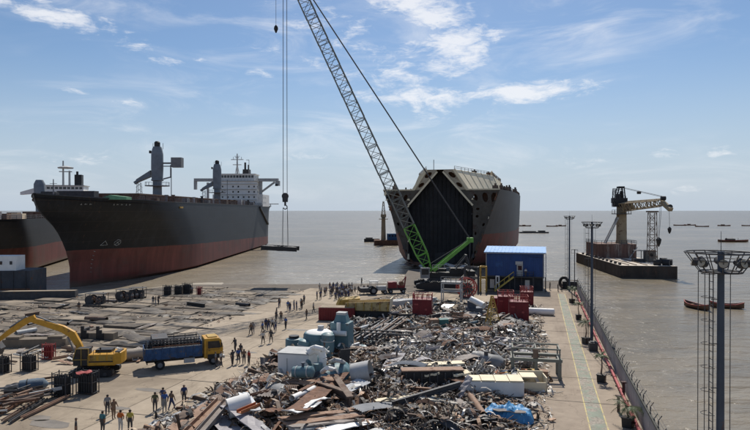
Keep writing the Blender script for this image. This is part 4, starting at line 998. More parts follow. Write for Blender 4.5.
# ================================================================== LIGHT MASTS
def light_mast(px, py_top, D_, label, wid, ladder_side=-1):
    p = PD(px, py_top, D_); base = V3(p.x, p.y, 0); top = p.z
    t = thing('light_mast', label, 'light mast', base, -.05, 'light masts along the jetty')
    k_ = wid / 2.9
    MB().lathe([(.30, 0), (.30, .06), (.19, .1), (.145, top - 1.2), (.14, top + .05)], n=12).build('pole', mast_m, t, True)
    rO, rI, zo, zi = 1.45 * k_, .85 * k_, top, top - .85 * k_
    mb = MB(); n_ = 16
    for rr_, zz, th in ((rO, zo, .035), (rI, zi, .04), ((rO + rI) / 2, (zo + zi) / 2 + .1, .022)):
        mb.tube([(rr_ * math.cos(2 * math.pi * q / n_), rr_ * math.sin(2 * math.pi * q / n_), zz) for q in range(n_ + 1)], th, 5)
    for q in range(n_):
        a = 2 * math.pi * q / n_; mb.beam((rO * math.cos(a), rO * math.sin(a), zo), (rI * math.cos(a), rI * math.sin(a), zi), .035)
        if q % 4 == 0: mb.beam((rI * math.cos(a), rI * math.sin(a), zi), (.1 * math.cos(a), .1 * math.sin(a), zi), .06); mb.beam((rO * math.cos(a), rO * math.sin(a), zo), (.1 * math.cos(a), .1 * math.sin(a), zo), .04)
    mb.cyl((0, 0, zi - .03), (0, 0, zi), rI, n=16); mb.build('lamp_crown', dark_m, t)
    lamp = MB(); lamp.cyl((0, -.14, 0), (0, .1, .0), .21 * k_, .13 * k_, 12); lm = lamp.mesh('floodlight', dark_m)
    gl = MB().cyl((0, -.19, 0), (0, -.165, 0), .18 * k_, n=12).mesh('lens', M('lamp_lens', (.42, .36, .26), .3, var=.1) if 'lamp_lens' not in MATS else MATS['lamp_lens'])
    for q in range(8):
        a = 2 * math.pi * (q + .5) / 8; r_ = rI + .12
        o = put(lm, 'floodlight', t, (r_ * math.cos(a), r_ * math.sin(a), (zo + zi) / 2 - .05), (-.35, 0, a + math.pi / 2)); put(gl, 'lens', o, (0, 0, 0))
    MB().cyl((0, 0, top), (0, 0, top + .95), .018, .01, 6).build('lightning_rod', dark_m, t)
    mb = MB()
    for s_ in (-.17, .17): mb.beam((ladder_side * .42, s_, .3), (ladder_side * .42, s_, zi), .035)
    for q in range(int((zi - .5) / .35)): mb.beam((ladder_side * .42, -.17, .5 + q * .35), (ladder_side * .42, .17, .5 + q * .35), .025)
    for q in range(7): mb.beam((ladder_side * .42, 0, 1 + q * 2), (0, 0, 1 + q * 2), .04)
    mb.build('ladder', dark_m, t)
    mb = MB()
    for xx, yy in ((ladder_side * .85, -.3), (ladder_side * .85, .3), (-ladder_side * .42, .0)): mb.beam((xx, yy, .3), (xx, yy, zi), .025)
    for q in range(12):
        z = 2.6 + q * 1.05
        if z < zi: mb.tube([(ladder_side * (.42 + .43 * math.sin(a)), -.35 * math.cos(a), z) for a in [k * math.pi / 6 for k in range(7)]], .014, 4)
    mb.build('ladder_cage', dark_m, t)
    return t
light_mast(721, 252.5, 27, 'large blue grey light mast in front with lamp crown at right edge', 2.95)
light_mast(592, 222.0, 75, 'middle light mast with lamp crown beside the jetty fence', 2.5)
light_mast(569.5, 216.0, 126, 'farthest light mast with small lamp crown at the jetty end', 2.35)

# ================================================================== FENCE, KERB PIPE, PLANTS
fence = thing('jetty_fence', 'grey sheet fence with dark top rail and spikes along jetty edge', 'fence', W(7.9, 0, 0), RZ_YARD)
fsheet = M('fence_sheet', (.33, .315, .31), .75, var=.18, scale=.6, rust=.1, rustcol=(.2, .14, .11))
prof = []
for k in range(49):
    y = -1.46 + k * 2.92 / 48; prof.append((.025 * (1 if (k // 2) % 2 else -1), y))
pme = MB().grid([[(x, y, .12) for x, y in prof], [(x, y, 2.05) for x, y in prof]]).mesh('fence_sheet', fsheet)
pme2 = MB().box((0, 0, 1.35), (.08, .08, 2.7)).beam((0, 0, 2.65), (.22, 0, 3.0), .05).mesh('fence_post', dark_m)
rme = MB().box((0, 0, 2.1), (.16, 2.98, .16)).mesh('top_rail', M('dark_rail', (.06, .06, .05), .8, var=.3))
wme = MB().beam((.05, -1.5, 2.72), (.05, 1.5, 2.72), .025).beam((.15, -1.5, 2.9), (.15, 1.5, 2.9), .02).beam((0, -1.5, 2.42), (0, 1.5, 2.42), .02).mesh('barbed_wire', dark_m)
for k in range(37):
    u = 22 + k * 3.0
    put(pme, 'fence_sheet', fence, (0, u, 0)); put(rme, 'top_rail', fence, (0, u, 0)); put(wme, 'barbed_wire', fence, (0, u, 0)); put(pme2, 'fence_post', fence, (.06, u + 1.5, 0))
    if k % 1 == 0: put(pme2, 'fence_post', fence, (.06, u, -.35))
pipe = thing('red_pipe', 'pink red pipe running along the foot of the jetty fence', 'pipe', W(7.45, 0, 0), RZ_YARD)
ppm = MB().cyl((0, -1.98, .32), (0, 1.98, .32), .13, n=12).mesh('pipe_length', pink_m); fl = MB().cyl((0, -.05, .32), (0, .05, .32), .18, n=12).mesh('flange', redlight_m); sup_ = MB().box((0, 0, .06), (.4, .25, .16)).mesh('pipe_support', concrete_b)
for k in range(27):
    u = 22 + k * 4.0; put(ppm, 'pipe_length', pipe, (0, u, 0)); put(fl, 'flange', pipe, (0, u + 2, 0)); put(sup_, 'pipe_support', pipe, (0, u, 0))
def palm(px, py, h, label, seed, pot=True, spread=1.0, dead=False):
    p = P(px, py); t = thing('potted_palm', label, 'potted palm', p, seed)
    r_ = random.Random(seed)
    if pot:
        po = MB().box((0, 0, .36), (.72, .72, .72), taper=1.08).box((0, 0, .75), (.86, .86, .1)).build('pot', black_m, t, bev=.02)
        MB().box((0, 0, .79), (.7, .7, .03)).build('soil', joint_m, po)
    z0 = .7 if pot else 0
    mb = MB(); pts = [V3(.05 * math.sin(k * 1.3 + seed), .05 * math.cos(k), z0 + (h - z0) * k / 6) for k in range(7)]
    for k in range(6): mb.cyl(pts[k], pts[k + 1], .09 - .008 * k, .085 - .008 * k, 7)
    mb.build('trunk', brown_m, t)
    for f in range(17 if not dead else 7):
        a = f * 2.4 + r_.uniform(-.2, .2); L_ = r_.uniform(.9, 1.35) * spread; el = r_.uniform(.1, 1.1)
        mb = MB(); prev = pts[-1]; d = V3(math.cos(a) * math.cos(el), math.sin(a) * math.cos(el), math.sin(el)); sd = V3(-math.sin(a), math.cos(a), 0)
        for k in range(7):
            nx = prev + d * L_ / 7; d = (d + V3(0, 0, -.24)).normalized(); mb.cyl(prev, nx, .012, n=3, caps=False)
            w = .30 * spread * math.sin((k + 1.2) / 8.2 * math.pi)
            for s_ in (-1, 1):
                for e in (0, .5):
                    q = prev.lerp(nx, e); tip = q + sd * s_ * w + d * w * .7 + V3(0, 0, -w * .35)
                    mb.add([q - d * .025, q + d * .035, tip], [(0, 1, 2)])
            prev = nx
        mb.build('frond', leaf_m, t)
    return t
palm(601.5, 382, 2.6, 'potted palm in square black pot by the jetty fence, nearest pot', 1, True, .8)
palm(586, 343.5, 2.7, 'potted palm in black pot just left of middle light mast', 2, True, 1.1)
palm(578.5, 319.5, 2.4, 'small potted palm in black pot beyond the middle light mast', 3, True, 1.0)
palm(628, 427, 1.5, 'bushy green palm at the fence foot nearest the bottom edge', 4, True, 1.5)
palm(572, 303, 2.6, 'farthest potted palm beside the jetty walkway', 5, True, 1.1)
MBb = MB().box((0, 0, .5), (1.0, 1.0, 1.0)).box((0, 0, 1.06), (.7, .7, .14)); tag(MBb.build('mast_footing', dark_m, None, loc=P(593.2, 350.5), rz=RZ_YARD, bev=.04), 'dark square footing block at the middle light mast', 'footing')
for px, py, lb in ((618.5, 412, 'dark short post by the pipe, the nearer of two'), (623.5, 397, 'dark short post by the pipe, the farther of two')):
    mb = MB(); mb.cyl((0, 0, 0), (0, 0, 1.3), .13, n=10); mb.box((0, 0, 1.35), (.4, .4, .12)); tag(mb.build('bollard_post', M('post_dark', (.07, .03, .03), .7) if 'post_dark' not in MATS else MATS['post_dark'], None, loc=P(px, py)), lb, 'post')
# gate frame and dark wrapped bundle at the jetty's end
g0 = P(564, 289); gate = thing('tyre_fender', 'big black tyre standing upright at the end of the jetty', 'tyre', g0, RZ_YARD)
mb = MB(); nn = 20; rows = []
for k in range(nn):
    a = 2 * math.pi * k / nn; rows.append([(math.cos(a) * (.85 + .32 * math.cos(b_)), .45 * math.sin(b_), 1.4 + math.sin(a) * (1.1 + .32 * math.cos(b_)) - .02) for b_ in [2 * math.pi * q / 8 for q in range(8)]])
rows.append(rows[0]); mb.grid(rows, closed=True); mb.build('tyre', rubber_m, gate, True)
mb = MB(); mb.box((1.2, .9, .8), (3.0, 1.2, 1.6)); mb.build('support_block', black_m, gate)
p0 = P(574.5, 296)
gs = thing('signal_frame', 'thin dark frame post beside the jetty end fence', 'post', p0, RZ_YARD)
MB().beam((0, 0, 0), (0, 0, 9.3), .16).beam((-.6, 0, 9.2), (.6, 0, 9.2), .1).beam((-.6, 0, 8.5), (.6, 0, 8.5), .06).beam((-.6, 0, 8.5), (-.6, 0, 9.2), .06).beam((.6, 0, 8.5), (.6, 0, 9.2), .06).build('frame', dark_m, gs)

# ================================================================== BOATS
wood_m = M('boat_wood', (.16, .085, .05), .7, var=.35, scale=1.0, rust=.2, rustcol=(.07, .04, .03))
def boat_rows(L_, B_, H_, n_=14, rise=.45):
    rows = []
    for k in range(n_ + 1):
        f = k / n_; y = (f - .5) * L_; hb = B_ / 2 * (1 - abs(2 * f - 1) ** 2.6) + .02; sh = rise * abs(2 * f - 1) ** 2.2
        rows.append([(-hb, y, H_ + sh), (-hb * .8, y, H_ * .35 + sh * .6), (0, y, -.15 + sh * .5), (hb * .8, y, H_ * .35 + sh * .6), (hb, y, H_ + sh)])
    return rows
def boat(px, py, L_, ang_, label, people=0, cabin=False, group='wooden boats on the water'):
    p = P(px, py, SEA); t = thing('wooden_boat', label, 'boat', (p.x, p.y, SEA), ang_, group)
    B_, H_ = L_ * .29, .6 + L_ * .02; rw = boat_rows(L_, B_, H_)
    MB().grid(rw).build('hull', wood_m, t, True)
    MB().grid([[(x * .9, y * .96, z + .06 if abs(x) > .01 else z + .2) for x, y, z in r] for r in rw]).build('lining', brown_m, t)
    mb = MB()
    for s_ in (0, 4):
        for a, b_ in zip(rw[:-1], rw[1:]): mb.beam(a[s_], b_[s_], .12, .14)
    mb.build('gunwale', redlight_m, t)
    th = MB().box((0, 0, 0), (B_ * .86, .3, .07)).mesh('thwart', plank_m)
    for f in (-.22, 0, .22): put(th, 'thwart', t, (0, f * L_, H_ * .8), (0, 0, 0), (1, 1, 1))
    if cabin:
        MB().prism([(-B_ * .3, -.5, H_ * .6), (-B_ * .36, -.5, H_ + .9), (0, -.5, H_ + 1.3), (B_ * .36, -.5, H_ + .9), (B_ * .3, -.5, H_ * .6)], (0, L_ * .25, 0)).build('canopy', dark_m, t)
    return t
boat(696.5, 308.5, 6.4, .22, 'open wooden boat floating below the barge, left of the two nearby boats', cabin=False)
boat(727, 308, 5.6, 1.2, 'open wooden boat partly behind the large light mast', cabin=False)
boat(733, 242, 17, 1.5, 'small boat with people aboard upper right of the large light mast', cabin=True)
for i, (px, py, L_) in enumerate(((525, 226.2, 14), (552, 226.6, 13), (561, 226.2, 12), (680, 225.6, 15), (690, 225.4, 13), (702, 226.8, 14), (724, 226, 14), (748, 226, 15), (620, 224.5, 12))):
    boat(px, py, L_, 1.4 + .2 * math.sin(i), 'tiny dark boat far out near the horizon', cabin=i % 2 == 0, group='far boats near the horizon')
p = P(534, 233.0, SEA); t = thing('low_barge', 'long low dark barge on the sea right of the cut ship', 'barge', (p.x, p.y, SEA), 1.5)
MB().prism([(-4, -11, 0), (4, -11, 0), (4, 12, 0), (-4, 12, 0)], (0, 0, 1.1)).build('barge_hull', dark_m, t); MB().box((0, -6, 1.6), (5, 5, 1)).box((0, 4, 1.4), (6, 10, .6)).build('cargo', black_m, t)
# work vessel with ochre tower behind the cut ship
p = P(387, 245.5, SEA); wv = thing('work_vessel', 'red hulled work barge with ochre tower and blue deckhouse left of cut ship', 'vessel', (p.x, p.y, SEA), .1)
MB().prism([(-6.5, 0, -.5), (9, 0, -.5), (9, 9, -.5), (-6, 9, -.5)], (0, 0, 3.2)).build('vessel_hull', rust_m, wv)
dh = MB().box((3.2, 4, 4.4), (5.2, 4, 3.4)).build('deckhouse', M('deckhouse_blue', (.03, .10, .22), .6), wv); window_row(dh, [1.6, 3.2, 4.8], 1.97, 4.9, .8, .8, glass_m)
mb = MB(); mb.cyl((-1.4, 4, 2.6), (-1.4, 4, 15), 1.3, 1.0, 10); mb.lathe([(2.4, 13.5), (2.4, 13.9)], (-1.4, 4, 0), 12); lattice(mb, (-1.4, 4, 15), (-1.4, 4, 23), 2.0, .5, 5, .16); mb.box((-1.4, 4, 15.4), (2.6, 2.6, 1.6)); mb.build('tower', ochre, wv)
p = P(371, 242, SEA); t = thing('small_barge', 'small dark barge lying left of the red work vessel', 'barge', (p.x, p.y, SEA), .05)
MB().prism([(-4, 0, -.5), (5, 0, -.5), (5, 5, -.5), (-3.4, 5, -.5)], (0, 0, 2.4)).build('barge_hull', black_m, t); MB().box((-1, 2, 2.2), (4, 2, .7)).build('cargo', dark_m, t)
# ship blocks on the left shore
p = P(30, 293); bl = thing('hull_block', 'grey steel hull block lying on the shore at left edge', 'hull block', p, .06)
MB().prism([(-22, 0, -.4), (0, 0, -.4), (0, 7, -.4), (-22, 7, -.4)], (0, 0, 5.0)).build('block_shell', M('block_grey', (.06, .062, .07), .7, var=.3, scale=.3, rust=.2), bl)
MB().box((-11, -.03, .5), (22, .08, .9)).build('red_band', rust_m, bl); st = MB().box((0, 0, 2.3), (.1, .12, 4.6)).mesh('stiffener', dark_m)
for k in range(9): put(st, 'stiffener', bl, (-20.8 + k * 2.5, -.06, 0))
p = P(16, 293); wbk = thing('white_cabin_block', 'white steel cabin block standing on grey hull block at left edge', 'cabin block', (p.x, p.y + 2, 4.6), .06)
MB().box((-4.2, 0, 1.5), (8, 3.6, 3.0)).build('cabin_shell', white_m, wbk); window_row(wbk, [-1.2, -3.2], -1.83, 1.6, .5, .7, dark_m)
p = P(28, 298.5); lb = thing('steel_beam', 'long dark box girder lying on mud before the grey hull block', 'girder', p, .1)
MB().box((-3, 0, .7), (24, 1.5, 1.5)).build('girder', dark_m, lb); MB().box((-3, -.1, 1.48), (23.8, 1.4, .06)).build('top_plate', concrete_b, lb)

# ================================================================== TRUCK
def wheel(parent, x, y, r=.5, w=.32, name='wheel'):
    o = MB().lathe([(r * .6, -w / 2), (r * .95, -w / 2), (r, -w / 4), (r, w / 4), (r * .95, w / 2), (r * .6, w / 2)], (0, 0, 0), 16, axis=(0, 1, 0)).build(name, rubber_m, parent, True, loc=(x, y, r))
    MB().cyl((0, -w / 2 - .01, 0), (0, w / 2 + .01, 0), r * .52, n=12).build('rim', grey_m, o)
    return o
pr, pf = P(151, 370.5), P(211, 364.5)
ta = math.atan2(pf.y - pr.y, pf.x - pr.x)
truck = thing('cargo_truck', 'yellow cab truck with blue load bed full of dark gas cylinders', 'truck', pr + (pf - pr) * .5 + V3(0, 1.0, 0), ta)
MB().box((-.2, 0, .85), (7.6, .9, .3)).box((-1.2, 0, 1.08), (5.8, 2.2, .12)).build('chassis', black_m, truck)
bed = MB()
for y in (-1.2, 1.2): bed.box((-1.25, y, 1.75), (5.9, .08, 1.25))
bed.box((-4.2, 0, 1.75), (.08, 2.4, 1.25)); bed.box((1.7, 0, 1.95), (.08, 2.4, 1.65)); bedo = bed.build('load_bed', bluebed_m, truck)
rb = MB().box((0, 0, 1.75), (.09, .07, 1.25)).mesh('bed_post', bluebed_m)
for k in range(8):
    for y in (-1.27, 1.27): put(rb, 'bed_post', bedo, (-4.0 + k * .8, y, 0))
mb = MB()
for y in (-1.18, 1.18):
    for k in range(5): mb.beam((-3.4 + k * 1.2, y, 2.3), (-3.4 + k * 1.2, y, 3.25), .07)
    for z in (2.8, 3.25): mb.beam((-3.4, y, z), (1.5, y, z), .06)
for x in (-3.4, 1.5):
    for z in (2.8, 3.25): mb.beam((x, -1.18, z), (x, 1.18, z), .06)
mb.build('cage', dark_m, bedo)
for y in (-1.24, 1.24):
    for z in (2.52, 3.02): MB().box((-.95, y, z), (4.9, .03, .13)).build('side_board', rust_m if z < 2.8 else dark_m, bedo)
MB().box((-1.25, -1.25, 2.36), (5.9, .05, .08)).build('bed_rim', ltgrey_m, bedo)
for k in range(3): MB().box((-3.2 + k * 1.9, -1.26, 1.2), (.5, .04, .1)).build('hinge', black_m, bedo)
MB().box((-2.6, 0, 3.35), (1.6, 2.2, .14), Matrix.Rotation(.06, 3, 'X')).build('cargo_cover', dark_m, bedo)
cylme = MB().lathe([(.13, 0), (.13, 1.35), (.09, 1.48), (.045, 1.52), (.045, 1.66)], n=9).mesh('gas_cylinder', black_m, True)
cylme2 = MB().lathe([(.13, 0), (.13, 1.35), (.09, 1.48), (.045, 1.52), (.045, 1.66)], n=9).mesh('gas_cylinder', dark_m, True)
rr_ = random.Random(5)
for i in range(15):
    for j in range(6):
        if rr_.random() < .12: continue
        o = put(rr_.choice([cylme, cylme, cylme2]), 'gas_cylinder', None, (0, 0, 0)); o.parent = None
        loc = truck.location + Matrix.Rotation(ta, 3, 'Z') @ V3(-3.9 + i * .36, -.95 + j * .38, 1.15); o.location = loc
        tag(o, 'dark gas cylinder standing in the blue truck bed', 'gas cylinder', 'gas cylinders on the truck')
cab = MB(); cab.prism([(1.95, -1.15, .75), (3.95, -1.15, .75), (4.0, -1.15, 1.75), (3.75, -1.15, 2.75), (3.5, -1.15, 2.95), (1.95, -1.15, 2.95)], (0, 2.3, 0)); cabo = cab.build('cab', yellow_m, truck, bev=.07)
for y in (-1.17, 1.17): MB().prism([(2.35, y - .02, 1.85), (3.75, y - .02, 1.85), (3.55, y - .02, 2.62), (2.35, y - .02, 2.62)], (0, .04, 0)).build('side_window', glass_m, cabo)
MB().prism([(4.0, -1.0, 1.85), (4.0, 1.0, 1.85), (3.80, .92, 2.65), (3.80, -.92, 2.65)], (.03, 0, .005)).build('windscreen', glass_m, cabo)
for y in (-1.165, 1.165): MB().box((2.9, y, 1.7), (1.45, .02, .03)).box((2.25, y, 1.75), (.03, .02, 1.8)).box((2.5, y * 1.01, 1.6), (.2, .03, .05)).build('door_seam', black_m, cabo); MB().box((2.95, y, .95), (1.25, .05, .5)).build('wheel_arch', black_m, cabo)
MB().box((4.02, 0, 1.25), (.06, 1.6, .5)).build('grille', black_m, cabo); MB().box((4.06, 0, .8), (.2, 2.3, .28)).build('bumper', ltgrey_m, cabo)
for y in (-.88, .88): MB().cyl((3.98, y, 1.3), (4.07, y, 1.3), .15, n=10).build('headlight', white_m, cabo)
for y in (-1.3, 1.3): MB().box((3.8, y, 2.2), (.08, .25, .5)).build('mirror', black_m, cabo)
MB().box((2.9, 0, 3.0), (1.0, 1.6, .1)).build('roof_rack', mustard_m, cabo)
for y in (-1.0, 1.0):
    wheel(truck, 2.95, y); wheel(truck, -2.6, y); wheel(truck, -1.5, y) if False else None
MB().box((.4, -.95, .75), (1.1, .45, .5)).build('fuel_tank', ltgrey_m, truck)
MB().box((-3.9, 0, .75), (.1, 2.2, .2)).build('rear_bumper', black_m, truck)

# ================================================================== EXCAVATOR
pe = P(90, 377.5)
ex = thing('excavator', 'yellow tracked excavator with long arm reaching left', 'excavator', pe + V3(0, 1.2, 0), math.pi + .10)
def etrack(y):
    mb = MB(); prof = []
    for k in range(28):
        t_ = k / 28 * 2 * math.pi; x = 1.75 * max(-1, min(1, 1.3 * math.cos(t_))); prof.append((x + .42 * math.cos(t_), .44 + .42 * math.sin(t_)))
    mb.prism([(x, y - .3, z) for x, z in prof], (0, .6, 0)); o = mb.build('track', black_m, ex)
    sh = MB().box((0, 0, 0), (.16, .66, .05)).mesh('track_shoe', black_m)
    for k in range(14): put(sh, 'track_shoe', o, (-1.6 + k * .245, y, .885))
    mb = MB()
    for k in range(5): mb.cyl((-1.4 + k * .7, y - .32, .32), (-1.4 + k * .7, y + .32, .32), .2, n=10)
    mb.build('roller', dark_m, o)
etrack(-1.1); etrack(1.1)
MB().box((0, 0, .75), (2.2, 1.7, .5)).cyl((0, 0, .9), (0, 0, 1.15), .75, n=18).build('undercarriage', black_m, ex)
MB().box((-.95, 0, 1.75), (2.8, 2.5, 1.15)).box((.9, -.65, 1.5), (1.2, 1.1, .7)).build('house', yellow_m, ex, bev=.08)
MB().prism([(-2.3, -1.25, 1.25), (-2.85, -1.0, 1.25), (-2.95, 0, 1.25), (-2.85, 1.0, 1.25), (-2.3, 1.25, 1.25)], (0, 0, 1.2)).build('counterweight', yellow_m, ex, bev=.08)
MB().box((-.9, -.3, 2.45), (1.6, 1.2, .28)).cyl((-.6, .3, 2.4), (-.6, .3, 2.85), .08, n=8).build('engine_hood', black_m, ex)
cabx = MB(); cabx.prism([(.25, .2, 1.2), (1.75, .2, 1.2), (1.8, .2, 1.9), (1.45, .2, 2.95), (.25, .2, 2.95)], (0, 1.05, 0)); cx = cabx.build('cab', black_m, ex, bev=.04)
for y in (.19, 1.26): MB().prism([(.35, y - .01, 1.9), (1.65, y - .01, 1.9), (1.38, y - .01, 2.82), (.35, y - .01, 2.82)], (0, .02, 0)).build('side_window', glass_m, cx)
MB().prism([(1.81, .3, 1.9), (1.81, 1.15, 1.9), (1.48, 1.15, 2.85), (1.48, .3, 2.85)], (.02, 0, .005)).build('windscreen', glass_m, cx)
MB().box((-.95, 1.27, 1.6), (2.4, .03, .12)).build('stripe', black_m, ex)
for x, w in ((-1.9, .5), (-1.1, .7), (-.2, .6)): MB().box((x, 1.265, 1.95), (w, .02, .5)).build('service_door', mustard_m, ex)
mb = MB(); railing(mb, [(-2.2, 1.15, 2.33), (-.2, 1.15, 2.33)], .45, .02, .6); mb.build('handrail', black_m, ex)
for a_, b_ in (((.25, 1.28, 1.25), (.25, 1.28, 2.95)), ((.95, 1.28, 1.25), (.95, 1.28, 2.95)), ((.25, 1.28, 2.95), (1.45, 1.28, 2.95)), ((1.78, 1.28, 1.8), (1.45, 1.28, 2.95)), ((.25, 1.28, 1.85), (1.78, 1.28, 1.85))): MB().beam(a_, b_, .06).build('cab_pillar', mustard_m, cx)
MB().box((-2.5, .3, 2.5), (.5, 1.3, .12)).build('vent_cover', dark_m, ex)
# arm: boom root in front of the house, knee up, stick down to the left; local +x points left in the photo
def arm_prof(mb, pts, ws, y, th):
    up, dn = [], []
    for i, p_ in enumerate(pts):
        a = Vector(pts[max(0, i - 1)]); b_ = Vector(pts[min(len(pts) - 1, i + 1)]); d = (b_ - a).normalized(); nn = Vector((-d.y, d.x)); p_ = Vector(p_)
        up.append(p_ + nn * ws[i] / 2); dn.append(p_ - nn * ws[i] / 2)
    rows = [[(q.x, y - th / 2, q.y), (q.x, y + th / 2, q.y), (r.x, y + th / 2, r.y), (r.x, y - th / 2, r.y)] for q, r in zip(up, dn)]
    mb.grid(rows, closed=True); mb.add(rows[0], [(0, 1, 2, 3)]); mb.add(rows[-1], [(0, 1, 2, 3)])
mb = MB(); arm_prof(mb, [(1.2, 1.7), (1.75, 3.0), (2.4, 4.15), (3.4, 4.75), (5.2, 5.35), (6.5, 5.75)], [.45, .62, .72, .66, .55, .42], -.35, .42); mb.build('boom', yellow_m, ex)
mb = MB(); arm_prof(mb, [(6.1, 6.05), (6.9, 5.65), (8.6, 4.5), (9.9, 3.5)], [.4, .62, .5, .32], -.35, .34); mb.build('stick', yellow_m, ex)
for a_, b_ in (((1.9, -.35, 1.6), (2.9, -.35, 3.9)), ((3.8, -.35, 5.15), (6.0, -.35, 6.1)), ((6.9, -.35, 6.05), (8.6, -.35, 4.95))): MB().cyl(a_, b_, .09, n=8).build('hydraulic_ram', grey_m, ex)
mb = MB(); mb.prism([(9.7, -.85, 3.6), (10.4, -.85, 3.2), (10.3, -.85, 2.3), (9.5, -.85, 2.2), (9.2, -.85, 2.9)], (0, 1.0, 0)); mb.build('bucket', dark_m, ex)
MB().box((3.9, -.575, 4.9), (1.4, .02, .16), Matrix.Rotation(-.35, 3, 'Y')).build('boom_lettering', black_m, ex)

# ================================================================== GAS CYLINDER CAGES
def cage(px, py, nx, ny, label, red=False, k_=1.0, tall=1.0, rz=None):
    t = thing('cylinder_cage', label, 'cylinder cage', P(px, py) + V3(0, .6, 0), RZ_YARD + random.uniform(-.2, .2) if rz is None else rz, 'gas cylinder cages on the yard')
    w, d = nx * .27 + .1, ny * .27 + .1
    mb = MB(); h_ = 1.95 * tall
    for x in (-w / 2, w / 2):
        for y in (-d / 2, d / 2): mb.beam((x, y, 0), (x, y, h_), .07)
    for z in (.12, 1.0 * tall, h_ - .15):
        for y in (-d / 2, d / 2): mb.beam((-w / 2, y, z), (w / 2, y, z), .055)
        for x in (-w / 2, w / 2): mb.beam((x, -d / 2, z), (x, d / 2, z), .055)
    mb.box((0, 0, .12), (w, d, .05))
    mb.build('frame', redlight_m if red else dark_m, t)
    cm = MB().lathe([(.118, .15), (.118, 1.45 * tall), (.09, 1.56 * tall), (.045, 1.6 * tall), (.045, 1.74 * tall)], n=9).mesh('gas_cylinder', red_m if red else black_m, True)
    for i in range(nx):
        for j in range(ny): put(cm, 'gas_cylinder', t, (-w / 2 + .18 + i * .27, -d / 2 + .18 + j * .27, random.uniform(-.03, .05)))
    return t
cage(26, 372, 5, 3, 'cage of black gas cylinders left of the excavator, behind scrap rods', k_=1)
cage(59, 398, 5, 3, 'cage of black gas cylinders in front of excavator, left of two', tall=1.15)
cage(84.5, 395, 6, 3, 'cage of black gas cylinders in front of excavator, right of two', tall=1.1)
cage(-1, 374, 5, 3, 'cage of black gas cylinders cut by the left edge')
cage(46, 360.5, 4, 2, 'red cage of gas cylinders behind the excavator arm', True, tall=.95)
cage(166.5, 296, 5, 3, 'cage of black gas cylinders near the water, left of three', tall=1.1)
cage(177.2, 295.5, 5, 3, 'cage of black gas cylinders near the water, middle of three', tall=1.1)
cage(186.3, 294.8, 6, 3, 'cage of black gas cylinders near the water, right of three', tall=1.2)
cage(198.5, 295.5, 3, 2, 'small red cage of gas cylinders near the water', True, tall=.9)

